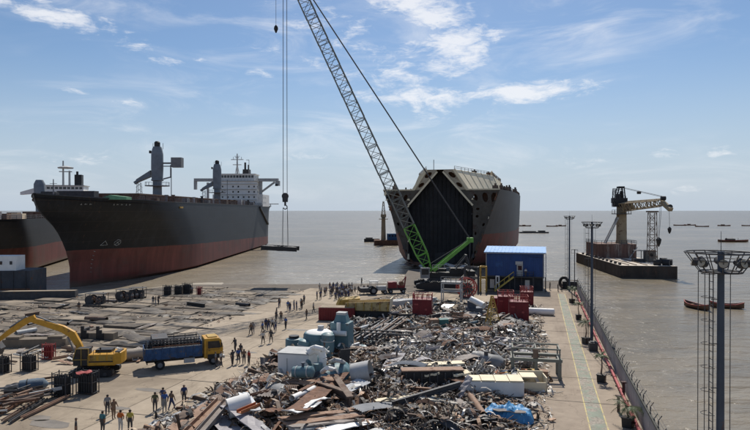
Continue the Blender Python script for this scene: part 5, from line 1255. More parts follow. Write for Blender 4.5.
# ================================================================== PEOPLE
def person_mesh(pose):
    """one skinned body; joints in metres, z up, facing -y"""
    J, Ed = {}, []
    hipz = .92
    def j(k, x, y, z, r): J[k] = (x, y, z, r)
    lean = pose.get('lean', 0)
    j('pelvis', 0, 0, hipz, .135); j('waist', 0, -lean * .3, 1.08, .125); j('chest', 0, -lean * .7, 1.30, .155); j('neck', 0, -lean, 1.47, .062); j('head', 0, -lean - .01, 1.60, .10); j('crown', 0, -lean, 1.69, .082)
    for s_, nm in ((-1, 'l'), (1, 'r')):
        st = pose.get('step', 0) * s_; bend = pose.get('knee', .03)
        j('hip' + nm, s_ * .09, 0, hipz - .06, .10); j('kn' + nm, s_ * .105, st * .5 - bend, .49, .068); j('an' + nm, s_ * .115, st, .09, .045); j('toe' + nm, s_ * .125, st - .16, .04, .04)
        sw = pose.get('swing', .0) * s_; a = pose.get('arm' + nm, (.06, 0, .03))
        j('sh' + nm, s_ * .175, -lean * .75, 1.40, .068)
        e = (s_ * (.195 + a[0] * .7), -lean * .6 + sw * .5 - a[1] * .4, 1.13 + a[2] * .4); h_ = (s_ * (.195 + a[0] * .4), -lean * .5 + sw - a[1], .90 + a[2])
        j('el' + nm, *e, .046); j('wr' + nm, *h_, .036); 
        d = (Vector(h_) - Vector(e)).normalized(); hd = Vector(h_) + d * .085; j('ha' + nm, *hd, .036)
    for a, b_, m_ in [('pelvis', 'waist', 1), ('waist', 'chest', 0), ('chest', 'neck', 0), ('neck', 'head', 2), ('head', 'crown', 3)]: Ed.append((a, b_, m_))
    for nm in 'lr': Ed += [('pelvis', 'hip' + nm, 1), ('hip' + nm, 'kn' + nm, 1), ('kn' + nm, 'an' + nm, 1), ('an' + nm, 'toe' + nm, 4), ('chest', 'sh' + nm, 0), ('sh' + nm, 'el' + nm, 0), ('el' + nm, 'wr' + nm, 2), ('wr' + nm, 'ha' + nm, 2)]
    keys = list(J); me = bpy.data.meshes.new('skel'); me.from_pydata([J[k][:3] for k in keys], [(keys.index(a), keys.index(b_)) for a, b_, m_ in Ed], [])
    o = bpy.data.objects.new('skel', me); COL.objects.link(o)
    md = o.modifiers.new('s', 'SKIN'); md.use_smooth_shade = True
    for i, k in enumerate(keys):
        r = J[k][3]; wx = 1.25 if k in ('pelvis', 'waist', 'chest') else 1.0
        me.skin_vertices[0].data[i].radius = (r * wx, r * (.78 if wx > 1 else 1.0)); me.skin_vertices[0].data[i].use_root = (k == 'pelvis')
    o.modifiers.new('u', 'SUBSURF').levels = 1
    dg = bpy.context.evaluated_depsgraph_get(); out = bpy.data.meshes.new_from_object(o.evaluated_get(dg)); bpy.data.objects.remove(o); bpy.data.meshes.remove(me)
    segs = [(Vector(J[a][:3]), Vector(J[b_][:3]), m_) for a, b_, m_ in Ed]
    vs = [tuple(v.co) for v in out.vertices]; mb = MB(); fs = {}
    for p_ in out.polygons:
        c = p_.center; best = (9, 0)
        for a, b_, m_ in segs:
            d = b_ - a; t_ = max(0, min(1, (c - a).dot(d) / d.length_squared)); q = (c - (a + d * t_)).length
            if q < best[0]: best = (q, m_)
        m_ = best[1]
        if m_ in (2, 3) and c.z > 1.52: m_ = 3 if (c.z > 1.66 or (c.y > -lean + .02 and c.z > 1.55)) else 2
        fs.setdefault(m_, []).append(tuple(p_.vertices))
    off = 0; mb.v = vs[:]
    for m_, l_ in fs.items():
        for f in l_: mb.f.append(f); mb.m.append(m_); mb.c.append(None)
    # fingers, thumb, nose, ears
    for nm, s_ in (('l', -1), ('r', 1)):
        wr, ha = Vector(J['wr' + nm][:3]), Vector(J['ha' + nm][:3]); d = (ha - wr).normalized(); x, y = frame_of(d, Vector((0, 1, 0)))
        for k, ln in enumerate((.055, .066, .070, .062)):
            b0 = ha + y * (-.027 + k * .018); m1 = b0 + d * ln * .6 - x * s_ * .01; mb.cyl(b0 - d * .01, m1, .0095, .009, 5, 2); mb.cyl(m1, m1 + d * ln * .45 - x * s_ * .022, .009, .006, 5, 2)
        tb_ = wr + d * .04 - y * .03; mb.cyl(tb_, tb_ + d * .045 - y * .03, .011, .009, 5, 2); mb.cyl(tb_ + d * .045 - y * .03, tb_ + d * .08 - y * .025, .009, .007, 5, 2)
    hy = J['head'][1]; mb.cyl((0, hy - .09, 1.62), (0, hy - .125, 1.585), .008, .016, 6, 2)
    for s_ in (-1, 1): mb.box((s_ * .10, hy + .005, 1.60), (.02, .04, .06), mi=2); mb.box((s_ * .035, hy - .098, 1.625), (.022, .01, .01), mi=3)
    mb.box((0, hy - .10, 1.55), (.045, .01, .01), mi=4)
    return mb.mesh('person', [skin_base] * 5, True)
skin_base = M('skin', (.22, .12, .075), .6, var=.1)
hair_m = M('hair', (.012, .010, .009), .7, var=.1); shoe_m = M('shoes', (.03, .025, .02), .8)
def cloth(nm, c): return M('cloth_' + nm, c, .9, var=.18, scale=6)
SH = {'dark': cloth('dark', (.06, .058, .06)), 'navy': cloth('navy', (.04, .055, .13)), 'white': cloth('white', (.5, .49, .46)), 'grey': cloth('grey', (.24, .235, .23)), 'red': cloth('red', (.36, .05, .035)),
      'blue': cloth('blue', (.05, .11, .30)), 'brown': cloth('brown', (.18, .115, .075)), 'yellow': cloth('yellow', (.45, .36, .07)), 'orange': cloth('orange', (.5, .13, .03)), 'olive': cloth('olive', (.10, .10, .05)), 'teal': cloth('teal', (.05, .16, .18))}
POSES = [dict(step=.0), dict(step=.24, swing=.16, knee=.05), dict(step=-.2, swing=-.14, knee=.06), dict(arml=(.10, .02, .18), armr=(.1, .02, .18)), dict(step=.06, armr=(.02, .22, .22), lean=.06), dict(lean=.16, armr=(.0, .3, .1), arml=(.0, .3, .1), step=.1, knee=.1), dict(step=.1, arml=(.04, .1, .30), armr=(.07, 0, .02))]
PM = [person_mesh(p) for p in POSES]
prn = random.Random(11)
def person(px, py, label, shirt='dark', trousers='dark', pose=None, rz=None, group=None, z=0.0, scale=None, loc=None):
    i = prn.randrange(len(PM)) if pose is None else pose
    o = bpy.data.objects.new('person', PM[i]); COL.objects.link(o)
    for k, m_ in enumerate((SH[shirt], SH[trousers], skin_base, hair_m, shoe_m)): o.material_slots[k].link = 'OBJECT'; o.material_slots[k].material = m_
    o.location = loc if loc is not None else P(px, py, z); o.location.z -= -.005; s_ = prn.uniform(.97, 1.04) if scale is None else scale; o.scale = (s_ * 1.06, s_ * 1.06, s_)
    o.rotation_euler[2] = prn.uniform(0, 6.28) if rz is None else rz
    return tag(o, label, 'person', group)
person(155, 412, 'person in olive top, leftmost of four standing together below truck', 'olive', 'dark', 0, 3.4)
person(163, 407, 'person in navy top standing behind the others of four below truck', 'navy', 'grey', 3, 3.0)
person(164.5, 412, 'person in blue top and light trousers in the middle of four below truck', 'blue', 'grey', 6, .4)
person(171.5, 410.5, 'person in brown top, right of the close three below truck', 'brown', 'navy', 1, 2.6)
person(184, 404, 'person in blue jacket standing alone right of the three below truck', 'navy', 'dark', 0, .5)
person(107.5, 415, 'person in grey top beside a person with red headscarf', 'grey', 'dark', 1, 3.6)
person(113.5, 419, 'person in brown robe with a red scarf on the shoulder', 'brown', 'brown', 4, .9)
person(102.5, 433, 'person in grey blue top, leftmost of the row at bottom edge', 'teal', 'dark', 0, 2.8)
person(120.5, 432, 'person in orange red top and pale trousers at the bottom edge', 'orange', 'white', 3, 2.9)
person(130, 432, 'person in yellow top and dark trousers at the bottom edge', 'yellow', 'dark', 0, 3.2)
person(76, 440, 'person in dark top cut by bottom edge, far left', 'dark', 'dark', 0, 2)
person(215.5, 367, 'person in grey top standing at the front wheel of the truck', 'grey', 'dark', 0, 2)
person(221, 366.5, 'person in white top walking past the truck front', 'white', 'dark', 1, 1.2)
GW = 'people walking up the yard'
for px, py, sh in ((232.6, 365.5, 'dark'), (238.6, 363.6, 'blue'), (235.6, 352, 'dark'), (244, 364, 'brown'), (249, 365.2, 'red'), (240.5, 357.5, 'dark')):
    person(px, py, 'person in %s top in the group right of the truck cab%s' % (sh, {232.6: ', leftmost', 235.6: ', farthest back', 240.5: ', between front and back'}.get(px, '')), sh, 'dark', group='people right of the truck')
for px, py, sh in ((263, 344.5, 'white'), (271, 343, 'dark')): person(px, py, 'person in %s top walking alone in the middle of the yard' % sh, sh, 'dark', 1, 3)
for px, py in ((251, 335), (253, 334.2), (262.5, 333.6), (266, 330), (268.6, 330.5), (272.5, 330), (275.5, 332), (276.6, 318), (279, 307), (276, 322), (281, 322), (285.6, 329), (279.5, 307), (288, 311), (290, 312), (294, 310), (296.5, 310.5), (301, 308), (304, 304), (313.5, 312.5), (306.6, 319.6), (302, 309)):
    sh, tr = prn.choice(['dark', 'dark', 'navy', 'grey', 'brown', 'white', 'blue']), prn.choice(['dark', 'navy', 'grey'])
    person(px, py, 'person in %s top and %s trousers walking toward the crowd, %s' % (sh, tr, 'nearest group' if py > 328 else 'middle group' if py > 314 else 'group closest to the crowd'), sh, tr, prn.choice([0, 1, 2, 6]), group='people walking toward the crowd')
taken = []
while len(taken) < 44:
    x, y = prn.gauss(341, 9), prn.uniform(289, 300.2)
    if not 319 < x < 353: continue
    p = P(x, y)
    if any((p - q).length < .55 for q in taken): continue
    taken.append(p)
    sh, tr = prn.choice(['dark', 'dark', 'dark', 'navy', 'grey', 'brown', 'blue', 'white']), prn.choice(['dark', 'dark', 'navy', 'grey'])
    person(0, 0, 'person in %s top and %s trousers at the %s %s of dense crowd' % (sh, tr, 'front' if y > 296 else 'middle' if y > 292.5 else 'back', 'left' if x < 334 else 'centre' if x < 344 else 'right'), sh, tr, prn.choice([0, 0, 3, 6]), rz=prn.gauss(3.1, .6), group='crowd at the waterline', loc=p)
for px, py in ((317, 300), (320.5, 299.5), (355, 294), (358.5, 294), (364, 293.6), (361.5, 285), (368, 293)): person(px, py, 'person in dark clothes at the side of the dense crowd', prn.choice(['dark', 'navy', 'grey']), 'dark', group='people at the side of the crowd')
for px, py in ((153, 305.4), (155.6, 306), (158.2, 304.8)): person(px, py, 'person in dark clothes in the trio below the three cylinder cages', 'dark', prn.choice(['dark', 'grey']), group='trio near the cages')
person(192, 294.8, 'person in grey clothes beside the cages near the water', 'grey', 'dark', 0)
person(79, 311.5, 'person in dark clothes standing alone on the slab field', 'dark', 'brown', 0)
for px, py in ((92, 306.5), (96, 307), (99.5, 308), (102, 306)): person(px, py, 'person in dark clothes working at the left winch on the slabs', prn.choice(['dark', 'brown']), 'dark', prn.choice([4, 5, 0]), group='workers at the left winch')
for px, py in ((121, 302.5), (127, 303), (132.5, 302), (137, 301), (141, 301.5)): person(px, py, 'person in dark clothes working at the right winch on the slabs', prn.choice(['dark', 'grey']), 'dark', prn.choice([4, 5, 0]), group='workers at the right winch')
for px, py, sh in ((550, 290, 'olive'), (558, 291.5, 'dark'), (561.5, 291, 'dark')): person(px, py, 'person in %s clothes on the jetty right of the blue office%s' % (sh, {558: ', nearer the walkway', 561.5: ', nearer the tyre'}.get(px, '')), sh, 'dark', 0)
person(0, 0, 'person in white top standing on the blue office landing', 'white', 'dark', 0, -.3, loc=c0 + V * 2.3 - U * 1.0 + V3(0, 0, z1 + .12))
bq = P(733, 242, SEA)
for k in range(3): person(0, 0, 'person standing in the small boat upper right of large light mast', prn.choice(['red', 'dark', 'brown']), 'dark', 0, group='people in the far boat', loc=bq + V3(-4 + k * 3.5, .0, .75))

# ================================================================== WINCHES AND SMALL MACHINES
def winch(px, py, w, label, seed):
    t = thing('winch', label, 'winch', P(px, py), RZ_YARD + .2); r_ = random.Random(seed)
    MB().box((0, 0, .2), (w, 1.6, .3)).build('skid', black_m, t)
    MB().cyl((-w * .3, -.7, .95), (-w * .3, .7, .95), .6, n=14).build('drum', rust_m, t); [MB().cyl((-w * .3, q - .03, .95), (-w * .3, q + .03, .95), .85, n=16).build('drum_flange', dark_m, t) for q in (-.75, .75)]
    MB().box((w * .2, 0, .95), (w * .4, 1.2, 1.2)).cyl((w * .3, .3, 1.5), (w * .3, .3, 2.3), .08, n=8).build('engine', dark_m, t, bev=.05)
    mb = MB()
    for x in (-w / 2, w / 2):
        for y in (-.75, .75): mb.beam((x, y, .3), (x, y, 2.1), .08)
    mb.box((0, 0, 2.12), (w + .3, 1.8, .06)); mb.build('canopy', dark_m, t)
winch(97, 305, 3.4, 'dark canopied winch on the slabs, left of two', 1); winch(126, 300.5, 3.0, 'dark canopied winch on the slabs, right of two', 2); winch(138, 298.5, 2.6, 'small dark canopied winch farthest right on the slabs', 3)
# tractor with white bonnet and red winch truck by the shore
t = thing('tractor', 'dark tractor with pale bonnet parked right of the crowd', 'tractor', P(377, 294), .2)
MB().box((.9, 0, 1.2), (2.0, .9, .9)).build('bonnet', ltgrey_m, t, bev=.06); MB().box((-.7, 0, .9), (1.6, 1.0, .5)).build('body', black_m, t)
mb = MB()
for x in (-1.4, .0):
    for y in (-.7, .7): mb.beam((x, y, 1), (x, y, 2.6), .08)
mb.box((-.7, 0, 2.65), (1.8, 1.7, .1)); mb.build('canopy', ltgrey_m, t)
for y in (-.95, .95): wheel(t, -.9, y, .8, .45); wheel(t, 1.5, y, .45, .3)
MB().box((-2.6, 0, .9), (1.8, 1.8, .9)).build('drawbar_box', dark_m, t)
t = thing('red_winch_truck', 'dark red winch machine on wheels right of the tractor', 'winch', P(396.5, 293), .1)
MB().box((0, 0, .9), (3.8, 1.7, .4)).build('frame', black_m, t); MB().box((-.9, 0, 1.7), (1.8, 1.5, 1.3)).box((.9, .1, 1.4), (1.4, 1.3, .7)).build('housing', red_m, t, bev=.05)
mb = MB(); mb.beam((1.6, 0, 1.0), (1.9, 0, 3.4), .25); mb.beam((.2, 0, 1.2), (1.85, 0, 3.2), .14); mb.build('post', red_m, t); MB().cyl((1.0, -.7, 2.0), (1.0, .7, 2.0), .45, n=12).build('drum', rust_m, t)
for y in (-.85, .85): wheel(t, -1.3, y, .45, .3); wheel(t, 1.3, y, .45, .3)
# cable reel and steel gantry beside the crane
t = thing('cable_reel', 'big faded red cable reel standing beside the crawler crane', 'cable reel', P(466.5, 297.5), .15)
mb = MB()
for y in (-.7, .7):
    pts = [(math.cos(a) * 1.85, y, 2.0 + math.sin(a) * 1.85) for a in [k * math.pi / 10 for k in range(21)]]; mb.tube(pts, .14, 6)
    for k in range(8): a = k * math.pi / 4; mb.beam((0, y, 2.0), (math.cos(a) * 1.85, y, 2.0 + math.sin(a) * 1.85), .13)
mb.build('reel_flange', redlight_m, t); MB().cyl((0, -.65, 2.0), (0, .65, 2.0), 1.0, n=16).build('drum', dark_m, t); MB().box((0, 0, .1), (2.6, 1.8, .2)).beam((-1.2, .9, .2), (0, .9, 2), .16).beam((1.2, .9, .2), (0, .9, 2), .16).beam((-1.2, -.9, .2), (0, -.9, 2), .16).beam((1.2, -.9, .2), (0, -.9, 2), .16).build('stand', dark_m, t)
def open_frame(px, py, w, d, h_, label, m_, nm='steel_gantry', rz=RZ_YARD):
    t = thing(nm, label, 'steel frame', P(px, py), rz)
    lg = MB().box((0, 0, h_ / 2), (.2, .2, h_)).mesh('leg', m_)
    for x in (-w / 2, w / 2):
        for y in (0, d): put(lg, 'leg', t, (x, y, 0))
    mb = MB()
    for z in (h_ - .1, h_ * .55):
        mb = MB()
        for y in (0, d): mb.beam((-w / 2, y, z), (w / 2, y, z), .2, .24)
        for x in (-w / 2, w / 2): mb.beam((x, 0, z), (x, d, z), .19, .22)
        mb.build('cross_beam', m_, t)
    return t
g_ = open_frame(451, 301, 3.6, 2.4, 3.4, 'grey steel platform frame standing before the crane', ltgrey_m)
mb = MB(); mb.box((0, 1.2, 3.5), (4.0, 2.8, .12)); railing(mb, [(-1.9, -.1, 3.5), (1.9, -.1, 3.5), (1.9, 2.5, 3.5)], 1.0, .05, .9); mb.build('platform', grey_m, g_)
open_frame(471, 292, 2.8, 2.2, 5.2, 'tall dark steel frame tower behind the cable reel', dark_m, 'steel_tower')
open_frame(483, 292.5, 1.2, 2.0, 5.4, 'yellow steel ladder tower left of the blue office', mustard_m, 'ladder_tower')
open_frame(497.5, 291, .6, .5, 3.2, 'white narrow steel gantry under the blue office', white_m, 'narrow_gantry')

# ================================================================== RED BOX MACHINES
def red_box(px, py, w, d, h_, label, seed, rods=True):
    t = thing('red_machine_box', label, 'machine box', P(px, py) , RZ_YARD + .1, 'red machine boxes'); r_ = random.Random(seed)
    MB().box((0, d / 2, h_ / 2 + .15), (w, d, h_)).build('casing', red_m, t, bev=.04)
    pn = MB().box((0, 0, 0), (w / 3 - .12, .05, h_ - .4)).mesh('panel', red_m)
    for k in range(3): put(pn, 'panel', t, (-w / 3 + k * w / 3, -.02, h_ / 2 + .15))
    MB().box((w * .2, -.06, h_ * .55), (.35, .04, .3)).box((-w * .3, -.06, h_ * .8), (.6, .04, .2)).build('label_plate', redlight_m, t)
    MB().box((0, d / 2, .07), (w + .1, d + .1, .15)).build('skid', black_m, t)
    if rods:
        mb = MB()
        for k in range(16):
            x, y = r_.uniform(-w / 2 + .1, w / 2 - .1), r_.uniform(.1, d - .1); mb.cyl((x, y, h_ + .1), (x + r_.uniform(-.1, .1), y, h_ + r_.uniform(.5, 1.1)), .045, n=5)
        railing(mb, [(-w / 2 + .05, .05, h_ + .15), (w / 2 - .05, .05, h_ + .15), (w / 2 - .05, d - .05, h_ + .15), (-w / 2 + .05, d - .05, h_ + .15), (-w / 2 + .05, .05, h_ + .15)], .8, .035, .7); mb.build('rail', redlight_m, t)
    return t
red_box(422, 320.5, 3.0, 2.4, 3.1, 'dark red steel box with rods standing on top, left in scrap', 1)
red_box(519, 323.5, 2.9, 2.4, 3.1, 'dark red steel box with railing, nearest to blue office front', 2)
red_box(506, 316, 2.6, 2.2, 3.0, 'dark red steel box just left of the nearest red box', 3)
red_box(527, 309, 2.2, 2.0, 2.8, 'dark red steel box behind the nearest red box', 4)
red_box(496, 312, 1.8, 1.8, 2.2, 'small dark red steel box behind the ochre tripod', 5, False)
MB_ = MB().cyl((-2.3, 0, .6), (2.3, 0, .6), .55, n=16).cyl((-2.45, 0, .6), (-2.3, 0, .6), .35, .55, n=16).cyl((2.3, 0, .6), (2.45, 0, .6), .55, .35, n=16); tag(MB_.build('white_tank', white_m, None, True, loc=P(539, 315), rz=RZ_YARD), 'white horizontal tank lying right of the red boxes', 'tank')

# ================================================================== SCRAP
def heap_h(v, u):
    """height of the scrap over the yard"""
    e = min(1, max(0, (v + 29.5) / 3.5)) * min(1, max(0, (0.3 - v + max(0, (u - 80)) * .03) / 2.5)) * min(1, max(0, (112 - u) / 8))
    if u < 60: e *= min(1, max(0, (v + 29.5 + (60 - u) * .06) / 3.0))
    n1 = noise.noise(Vector((v * .13, u * .11, 2.2))); n2 = noise.noise(Vector((v * .4, u * .4, 5.1)))
    n3 = noise.noise(Vector((v * .9, u * .8, 9.3)))
    base = .7 + .8 * n1 + .45 * n2 + .35 * n3
    base += 1.0 * math.exp(-((v + 10) / 7) ** 2 - ((u - 68) / 10) ** 2)          # silver heap
    base += .9 * math.exp(-((v + 22) / 6) ** 2 - ((u - 47) / 8) ** 2)            # front left
    base += .7 * math.exp(-((v + 10) / 5) ** 2 - ((u - 46) / 5) ** 2)
    base -= .8 * math.exp(-((v + 2) / 3.5) ** 2 - ((u - 52) / 7) ** 2)           # open floor by the tarpaulin
    base -= .45 * min(1, max(0, (u - 86) / 10))
    base -= .9 * math.exp(-((v + .5) / 3) ** 2 - ((u - 62) / 6) ** 2)
    return max(0.0, e * base)
# mound under the loose pieces
rows = []
for j in range(95):
    u = 26 + j * .95; rows.append([(v, u, heap_h(v, u) * .8 - .06) for v in [-31 + k * .8 for k in range(42)]])
mound_m = M('scrap_fines', (.12, .095, .075), .95, var=.5, scale=1.5, rust=.35, rustcol=(.24, .20, .17), rscale=2.0, bump=.8, bscale=6)
# keep only where there is a heap
mb = MB(); nn = len(rows[0]); idx = {}
for j in range(len(rows) - 1):
    for k in range(nn - 1):
        q = [rows[j][k], rows[j][k + 1], rows[j + 1][k + 1], rows[j + 1][k]]
        if max(p[2] for p in q) > -.03:
            mb.add(q, [(0, 1, 2, 3)])
tag(mb.build('scrap_fines', mound_m, None, rz=RZ_YARD), 'rusty fines and dirt heaped under the loose scrap', 'scrap', kind='stuff')
SILV = [(.52, .49, .45), (.40, .385, .36), (.62, .59, .54), (.30, .285, .265), (.48, .44, .38), (.19, .175, .16), (.08, .07, .06), (.24, .165, .115)]
BRN = [(.20, .12, .078), (.27, .165, .10), (.36, .28, .20), (.10, .07, .055), (.06, .05, .045), (.26, .20, .15), (.30, .27, .24), (.14, .075, .045)]
DRK = [(.035, .033, .032), (.06, .055, .05), (.09, .075, .06), (.12, .10, .085), (.16, .14, .125)]
MIX = [(.05, .05, .05), (.18, .15, .12), (.38, .35, .31), (.12, .09, .07), (.42, .40, .37), (.24, .14, .09), (.10, .10, .10), (.50, .44, .35), (.16, .22, .24)]
def zone(v, u):
    if 57 < u < 82 and v > -17: return 'silver'
    if u < 53 and v > -15: return 'dark'
    if u < 66: return 'brown'
    return 'mixed'
PAL = {'silver': SILV + SILV[:3], 'dark': DRK + BRN[:3] + SILV[:2], 'brown': BRN + SILV[:4], 'mixed': MIX}
sr = random.Random(21)
def rot3(r, flat=.6): return Matrix.Rotation(r.uniform(0, 6.28), 3, 'Z') @ Matrix.Rotation(r.gauss(0, flat), 3, 'X') @ Matrix.Rotation(r.gauss(0, flat), 3, 'Y')
def bit(mb, c, Rm, kind, s, col, r):
    if kind == 'curl':
        w = s * r.uniform(.06, .2); t0 = r.uniform(1.5, 4.5); rr = s * .5; k = 7
        rows = [[Rm @ Vector((rr * math.cos(t0 * i / (k - 1)), y * w + i * .03, rr * math.sin(t0 * i / (k - 1)))) + c for y in (-.5, .5)] for i in range(k)]
        mb.grid(rows, 0, col)
    elif kind == 'sheet':
        L_, w = s, s * r.uniform(.3, .8); b_ = r.uniform(-.9, .9); tw = r.uniform(-.5, .5); k = 5
        rows = [[Rm @ Vector(((f - .5) * L_, y * w / 2 , b_ * L_ * .45 * (f - .5) ** 2 * 2 + y * tw * (f - .5) * w)) + c for y in (-1, 1)] for f in [i / (k - 1) for i in range(k)]]
        mb.grid(rows, 0, col)
    elif kind == 'rod': 
        p = Rm @ Vector((-s, 0, 0)); m_ = Rm @ Vector((0, r.uniform(-.3, .3) * s, r.uniform(-.2, .3) * s)); q = Rm @ Vector((s, 0, 0)); w = r.uniform(.02, .05)
        mb.beam(c + p, c + m_, w, col=col); mb.beam(c + m_, c + q, w, col=col)
    elif kind == 'angle':
        w = s * .09 + .05; a, b_ = Rm @ Vector((-s, 0, 0)) + c, Rm @ Vector((s, 0, 0)) + c; x, y = frame_of(b_ - a); mb.beam(a, b_, w, .025, col=col, up=y); mb.beam(a + x * w * .5 , b_ + x * w * .5, .025, w, col=col, up=y)
    elif kind == 'pipe': 
        a, b_ = Rm @ Vector((-s * .8, 0, 0)) + c, Rm @ Vector((s * .8, 0, 0)) + c; mb.cyl(a, b_, s * .12 + .03, n=8, col=col, caps=False)
    else:
        mb.box(c, (s, s * r.uniform(.3, .9), s * r.uniform(.15, .5)), Rm, col=col)
for zn, lab in (('silver', 'bright shredded sheet metal scrap too fine to count'), ('dark', 'dark tangled wire and steel scrap at the bottom'), ('brown', 'rusty loose small scrap among the large plates'), ('mixed', 'mixed small scrap scattered over the yard floor')):
    mb = MB(); n_ = {'silver': 9000, 'dark': 6500, 'brown': 7500, 'mixed': 7000}[zn]; cnt = 0; tries = 0
    while cnt < n_ and tries < 60000:
        tries += 1; v, u = sr.uniform(-30, 1.2), sr.uniform(30, 112)
        if zone(v, u) != zn: continue
        h_ = heap_h(v, u)
        if h_ < .12 and sr.random() > .22: continue
        k = sr.choice({'silver': ['sheet', 'sheet', 'sheet', 'rod', 'rod', 'angle', 'curl', 'curl', 'pipe'], 'dark': ['rod', 'rod', 'curl', 'curl', 'sheet', 'angle', 'box'], 'brown': ['sheet', 'curl', 'rod', 'angle', 'pipe', 'box'], 'mixed': ['sheet', 'curl', 'rod', 'angle', 'pipe', 'sheet', 'box']}[zn])
        s = {'sheet': sr.uniform(.18, .62), 'rod': sr.uniform(.3, 1.1), 'angle': sr.uniform(.25, .8), 'pipe': sr.uniform(.2, .8), 'curl': sr.uniform(.3, 1.1), 'box': sr.uniform(.15, .5)}[k]
        s *= .55 + 1.5 * sr.random() ** 3
        nb = noise.noise(Vector((v * .33, u * .33, 14))) + .5 * noise.noise(Vector((v * .9, u * .9, 3)))
        pal = PAL[zn]
        if nb > .22: pal = SILV if zn != 'dark' else SILV + BRN
        elif nb < -.42: pal = DRK
        elif .05 < nb < .16: pal = BRN
        col = sr.choice(pal); j_ = sr.uniform(.75, 1.25); col = tuple(min(.8, q * j_) for q in col)
        bit(mb, Vector((v, u, h_ * .85 + sr.uniform(-.05, .28))), rot3(sr, .55 if h_ > .3 else .2), k, s, col, sr); cnt += 1
    tag(mb.build('loose_scrap', scrap_m, None, rz=RZ_YARD), lab, 'scrap', kind='stuff')

# larger pieces one can pick apart, each an object
def hz(p): v, u = VU(p); return heap_h(v, u)
pc = {}
def long_piece(kind, p, q, w, mat, label, name, cat, group=None, th=.06, sag=0.0):
    p, q = Vector(p), Vector(q); c = (p + q) / 2; L_ = (q - p).length; mb = MB(); k = 7
    d = (q - p).normalized(); x, y = frame_of(d)
    pts = [(p - c) + d * L_ * i / (k - 1) + Vector((0, 0, sag * (4 * (i / (k - 1) - .5) ** 2 - 1))) + x * sag * .3 * math.sin(i * 1.3) for i in range(k)]
    if kind == 'plate':
        rows = [[o_ + x * w * a + y * (.05 * math.sin(i * 2 + a * 5)) for a in (-.5, 0, .5)] for i, o_ in enumerate(pts)]
        mb.grid(rows); mb.grid([[o_ - y * th for o_ in r] for r in rows])
        for s_ in (0, 2): mb.grid([[r[s_], r[s_] - y * th] for r in rows])
        for e in (0, -1): mb.grid([rows[e], [o_ - y * th for o_ in rows[e]]])
    elif kind == 'channel':
        for i in range(k - 1):
            a, b_ = pts[i], pts[i + 1]; mb.beam(a, b_, w, th); 
            for s_ in (-1, 1): mb.beam(a + x * s_ * (w / 2 - th / 2) + y * w * .22, b_ + x * s_ * (w / 2 - th / 2) + y * w * .22, th, w * .4)
    elif kind == 'ibeam':
        for i in range(k - 1):
            a, b_ = pts[i], pts[i + 1]; mb.beam(a, b_, th, w)
            for s_ in (-1, 1): mb.beam(a + y * s_ * w / 2, b_ + y * s_ * w / 2, w * .7, th)
    elif kind == 'corr':
        rows = [[o_ + x * w * (a / 12 - .5) + y * (.05 if (a // 1) % 2 else -.05) for a in range(13)] for o_ in pts]; mb.grid(rows)
    elif kind == 'pipe':
        for i in range(k - 1): mb.cyl(pts[i], pts[i + 1], w / 2, n=14, caps=False)
        mb.cyl(pts[0], pts[0] + d * .03, w / 2 + .04, n=14, caps=False); mb.cyl(pts[-1] - d * .03, pts[-1], w / 2 + .04, n=14, caps=False)
    o = mb.build(name, mat, None, kind == 'pipe', loc=c); return tag(o, label, cat, group)
LP = []
def L2(kind, a, b_, w, mat, label, name, cat, za=.25, zb=.25, group=None, th=.06, sag=0.0):
    p = P(*a); p.z = 0; q = P(*b_); p = P(a[0], a[1], hz(p) + za); q = P(b_[0], b_[1], hz(q) + zb)
    return long_piece(kind, p, q, w, mat, label, name, cat, group, th, sag)
grit = M('grey_brown_plate', (.26, .225, .20), .75, var=.35, scale=.9, rust=.25, rustcol=(.14, .085, .06))
lilac = M('weathered_grey_plate', (.33, .31, .32), .65, var=.3, scale=.9, rust=.15, rustcol=(.18, .13, .11))
rustlight = M('pale_rust_plate', (.30, .19, .13), .8, var=.3, scale=.8, rust=.25, rustcol=(.13, .07, .045))
orange_m = M('orange_rust', (.36, .12, .045), .8, var=.25, scale=1.0)
G = 'foreground scrap pieces'
L2('plate', (168, 437), (214, 401), 1.3, rustlight, 'long reddish brown plate rising from bottom edge, left of the foreground plates', 'steel_plate', 'steel plate', .3, 1.0)
L2('channel', (187, 436), (222, 401), .8, rustlight, 'reddish brown trough plate beside the long reddish plate', 'steel_channel', 'steel channel', .35, .9)
L2('channel', (197, 438), (228, 402), .7, grit, 'grey brown trough leaning next to reddish plates in the foreground', 'steel_channel', 'steel channel', .4, .9)
L2('plate', (212, 410), (240, 436), 1.5, lilac, 'weathered lilac grey plate sloping to the bottom edge', 'steel_plate', 'steel plate', .8, .4, sag=.2)
L2('plate', (224, 404), (262, 432), 1.1, lilac, 'long bent grey plate right of the lilac grey plate', 'steel_plate', 'steel plate', 1.0, .4, sag=-.3)
L2('plate', (205, 402), (237, 390), 1.4, grit, 'grey brown plate pointing at the people, top of foreground pile', 'steel_plate', 'steel plate', .7, .7)
L2('plate', (172, 415), (216, 399), .5, silver_m, 'bright silver strip at the left rim of foreground pile', 'metal_strip', 'metal strip', .3, .7)
L2('corr', (154, 432), (174, 416), 1.2, silver_m, 'bright corrugated sheet at the left rim of the pile', 'corrugated_sheet', 'metal sheet', .25, .4)
L2('corr', (146, 430), (160, 420), .9, silver_m, 'small bright corrugated sheet lowest at the left rim', 'corrugated_sheet', 'metal sheet', .15, .3)
L2('plate', (180, 428), (200, 412), .8, brown_m, 'short brown plate between the reddish plates', 'steel_plate', 'steel plate', .5, .6)
L2('pipe', (228, 409), (250, 402), 1.5, white_m, 'white drum lying in the foreground pile', 'drum', 'drum', .9, .9)
